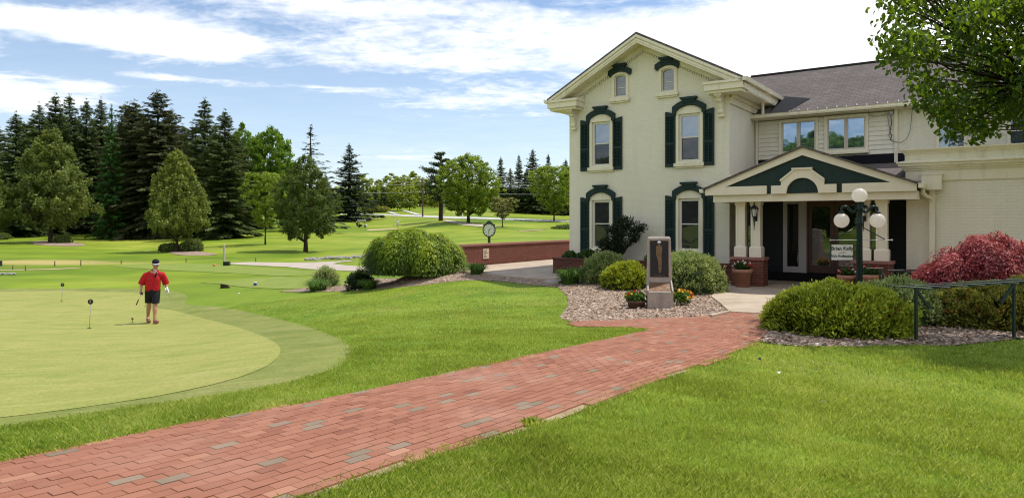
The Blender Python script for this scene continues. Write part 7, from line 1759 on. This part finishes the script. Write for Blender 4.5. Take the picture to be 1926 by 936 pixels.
    b.tube([H(-.012, -.094, .014), H(.012, -.094, .014)], .004, 5); b.build('dark_glasses', M['lens_dark'], t)
    # clubs: things of their own
    gl = Vector(wrL) + Vector((-.0, -.035, -.075)); M4 = t.matrix_basis if False else (Matrix.Translation(t.location) @ t.rotation_euler.to_matrix().to_4x4())
    k1 = empty('golf_club', tuple(M4 @ gl), t.rotation_euler.z, 'golf club held grip down in the hand at the left of the photo', 'golf club'); b = MB(); dv = Vector((-.115, -.03, -.29)); b.tube([tuple(-dv * .15), tuple(dv * .55)], .0065, 8); b.build('shaft', M['steel'], k1); b = MB(); b.tube([tuple(dv * .52), tuple(dv * 1.02)], [.012, .015], 8); b.build('grip', M['grip_rubber'], k1); b = MB(); b.cbox(-.02, .05, -.022, .022, -.02, .045, .01); b.build('head', M['black_plastic'], k1)
    gr = Vector(wrR) + Vector((.025, -.045, -.085)); k2 = empty('golf_club', tuple(M4 @ gr), t.rotation_euler.z, 'golf club with bright shaft held in the white gloved hand', 'golf club'); b = MB(); dv = Vector((.075, -.03, -.155)); b.tube([tuple(-dv * 1.55), tuple(dv * 1.0)], .0065, 8); b.build('shaft', M['steel'], k2); b = MB(); e = dv * 1.0; b.prism([(e.x - .012, e.z + .01), (e.x + .018, e.z + .012), (e.x + .022, e.z - .055), (e.x + .0, e.z - .075), (e.x - .022, e.z - .05)], e.y - .012, e.y + .012); b.build('head', M['steel'], k2)
golfer()
def far_person():
    p = on(748, 139); t = empty('person', (p.x, p.y, p.z), 0, 'small distant person in white top with red hair on the far fairway', 'person'); ch = [([(-.09, 0, .9), (-.10, -.02, .5), (-.11, .03, .08)], [.09, .06, .04]), ([(.09, 0, .9), (.10, -.05, .5), (.11, .0, .08)], [.09, .06, .04]), ([(0, 0, .9), (0, 0, 1.2), (0, -.03, 1.42)], [.13, .14, .08]), ([(0, -.03, 1.42), (0, -.05, 1.56)], [.055, .05]), ([(0, -.06, 1.60), (0, -.07, 1.68)], [.09, .095]), ([(-.17, 0, 1.38), (-.24, -.05, 1.12), (-.15, -.22, .95)], [.05, .04, .03]), ([(.17, 0, 1.38), (.24, -.05, 1.12), (.10, -.22, .95)], [.05, .04, .03]), ([(-.11, .03, .05), (-.11, -.1, .04)], [.04, .035]), ([(.11, .0, .05), (.11, -.13, .04)], [.04, .035]), ([(-.17, 0, 1.38), (.17, 0, 1.38)], [.06, .06])]
    link('body', capsule_union(ch, voxel=.016, smooth=3), M['skin'], t); me = capsule_union([([(0, 0, .92), (0, 0, 1.2), (0, -.02, 1.40)], [.17, .175, .12]), ([(-.18, 0, 1.38), (-.24, -.03, 1.18)], [.075, .07]), ([(.18, 0, 1.38), (.24, -.03, 1.18)], [.075, .07]), ([(-.17, 0, 1.38), (.17, 0, 1.38)], [.085, .085])], voxel=.018, smooth=3, name='top'); link('top', me, M['white_knit'], t)
    me = capsule_union([([(0, 0, .92), (0, 0, .85)], [.15, .15]), ([(-.09, 0, .88), (-.10, -.02, .45)], [.10, .085]), ([(.09, 0, .88), (.10, -.04, .45)], [.10, .085])], voxel=.018, smooth=3, name='shorts'); link('shorts', me, M['white_cloth'], t); me = capsule_union([([(0, -.03, 1.68), (0, -.01, 1.62)], [.105, .10])], voxel=.012, smooth=2, name='hair'); cut_mesh(me, [((0, -.09, 1.66), (0, -1, -.5))]); link('hair', me, M['red_hair'], t)
far_person()
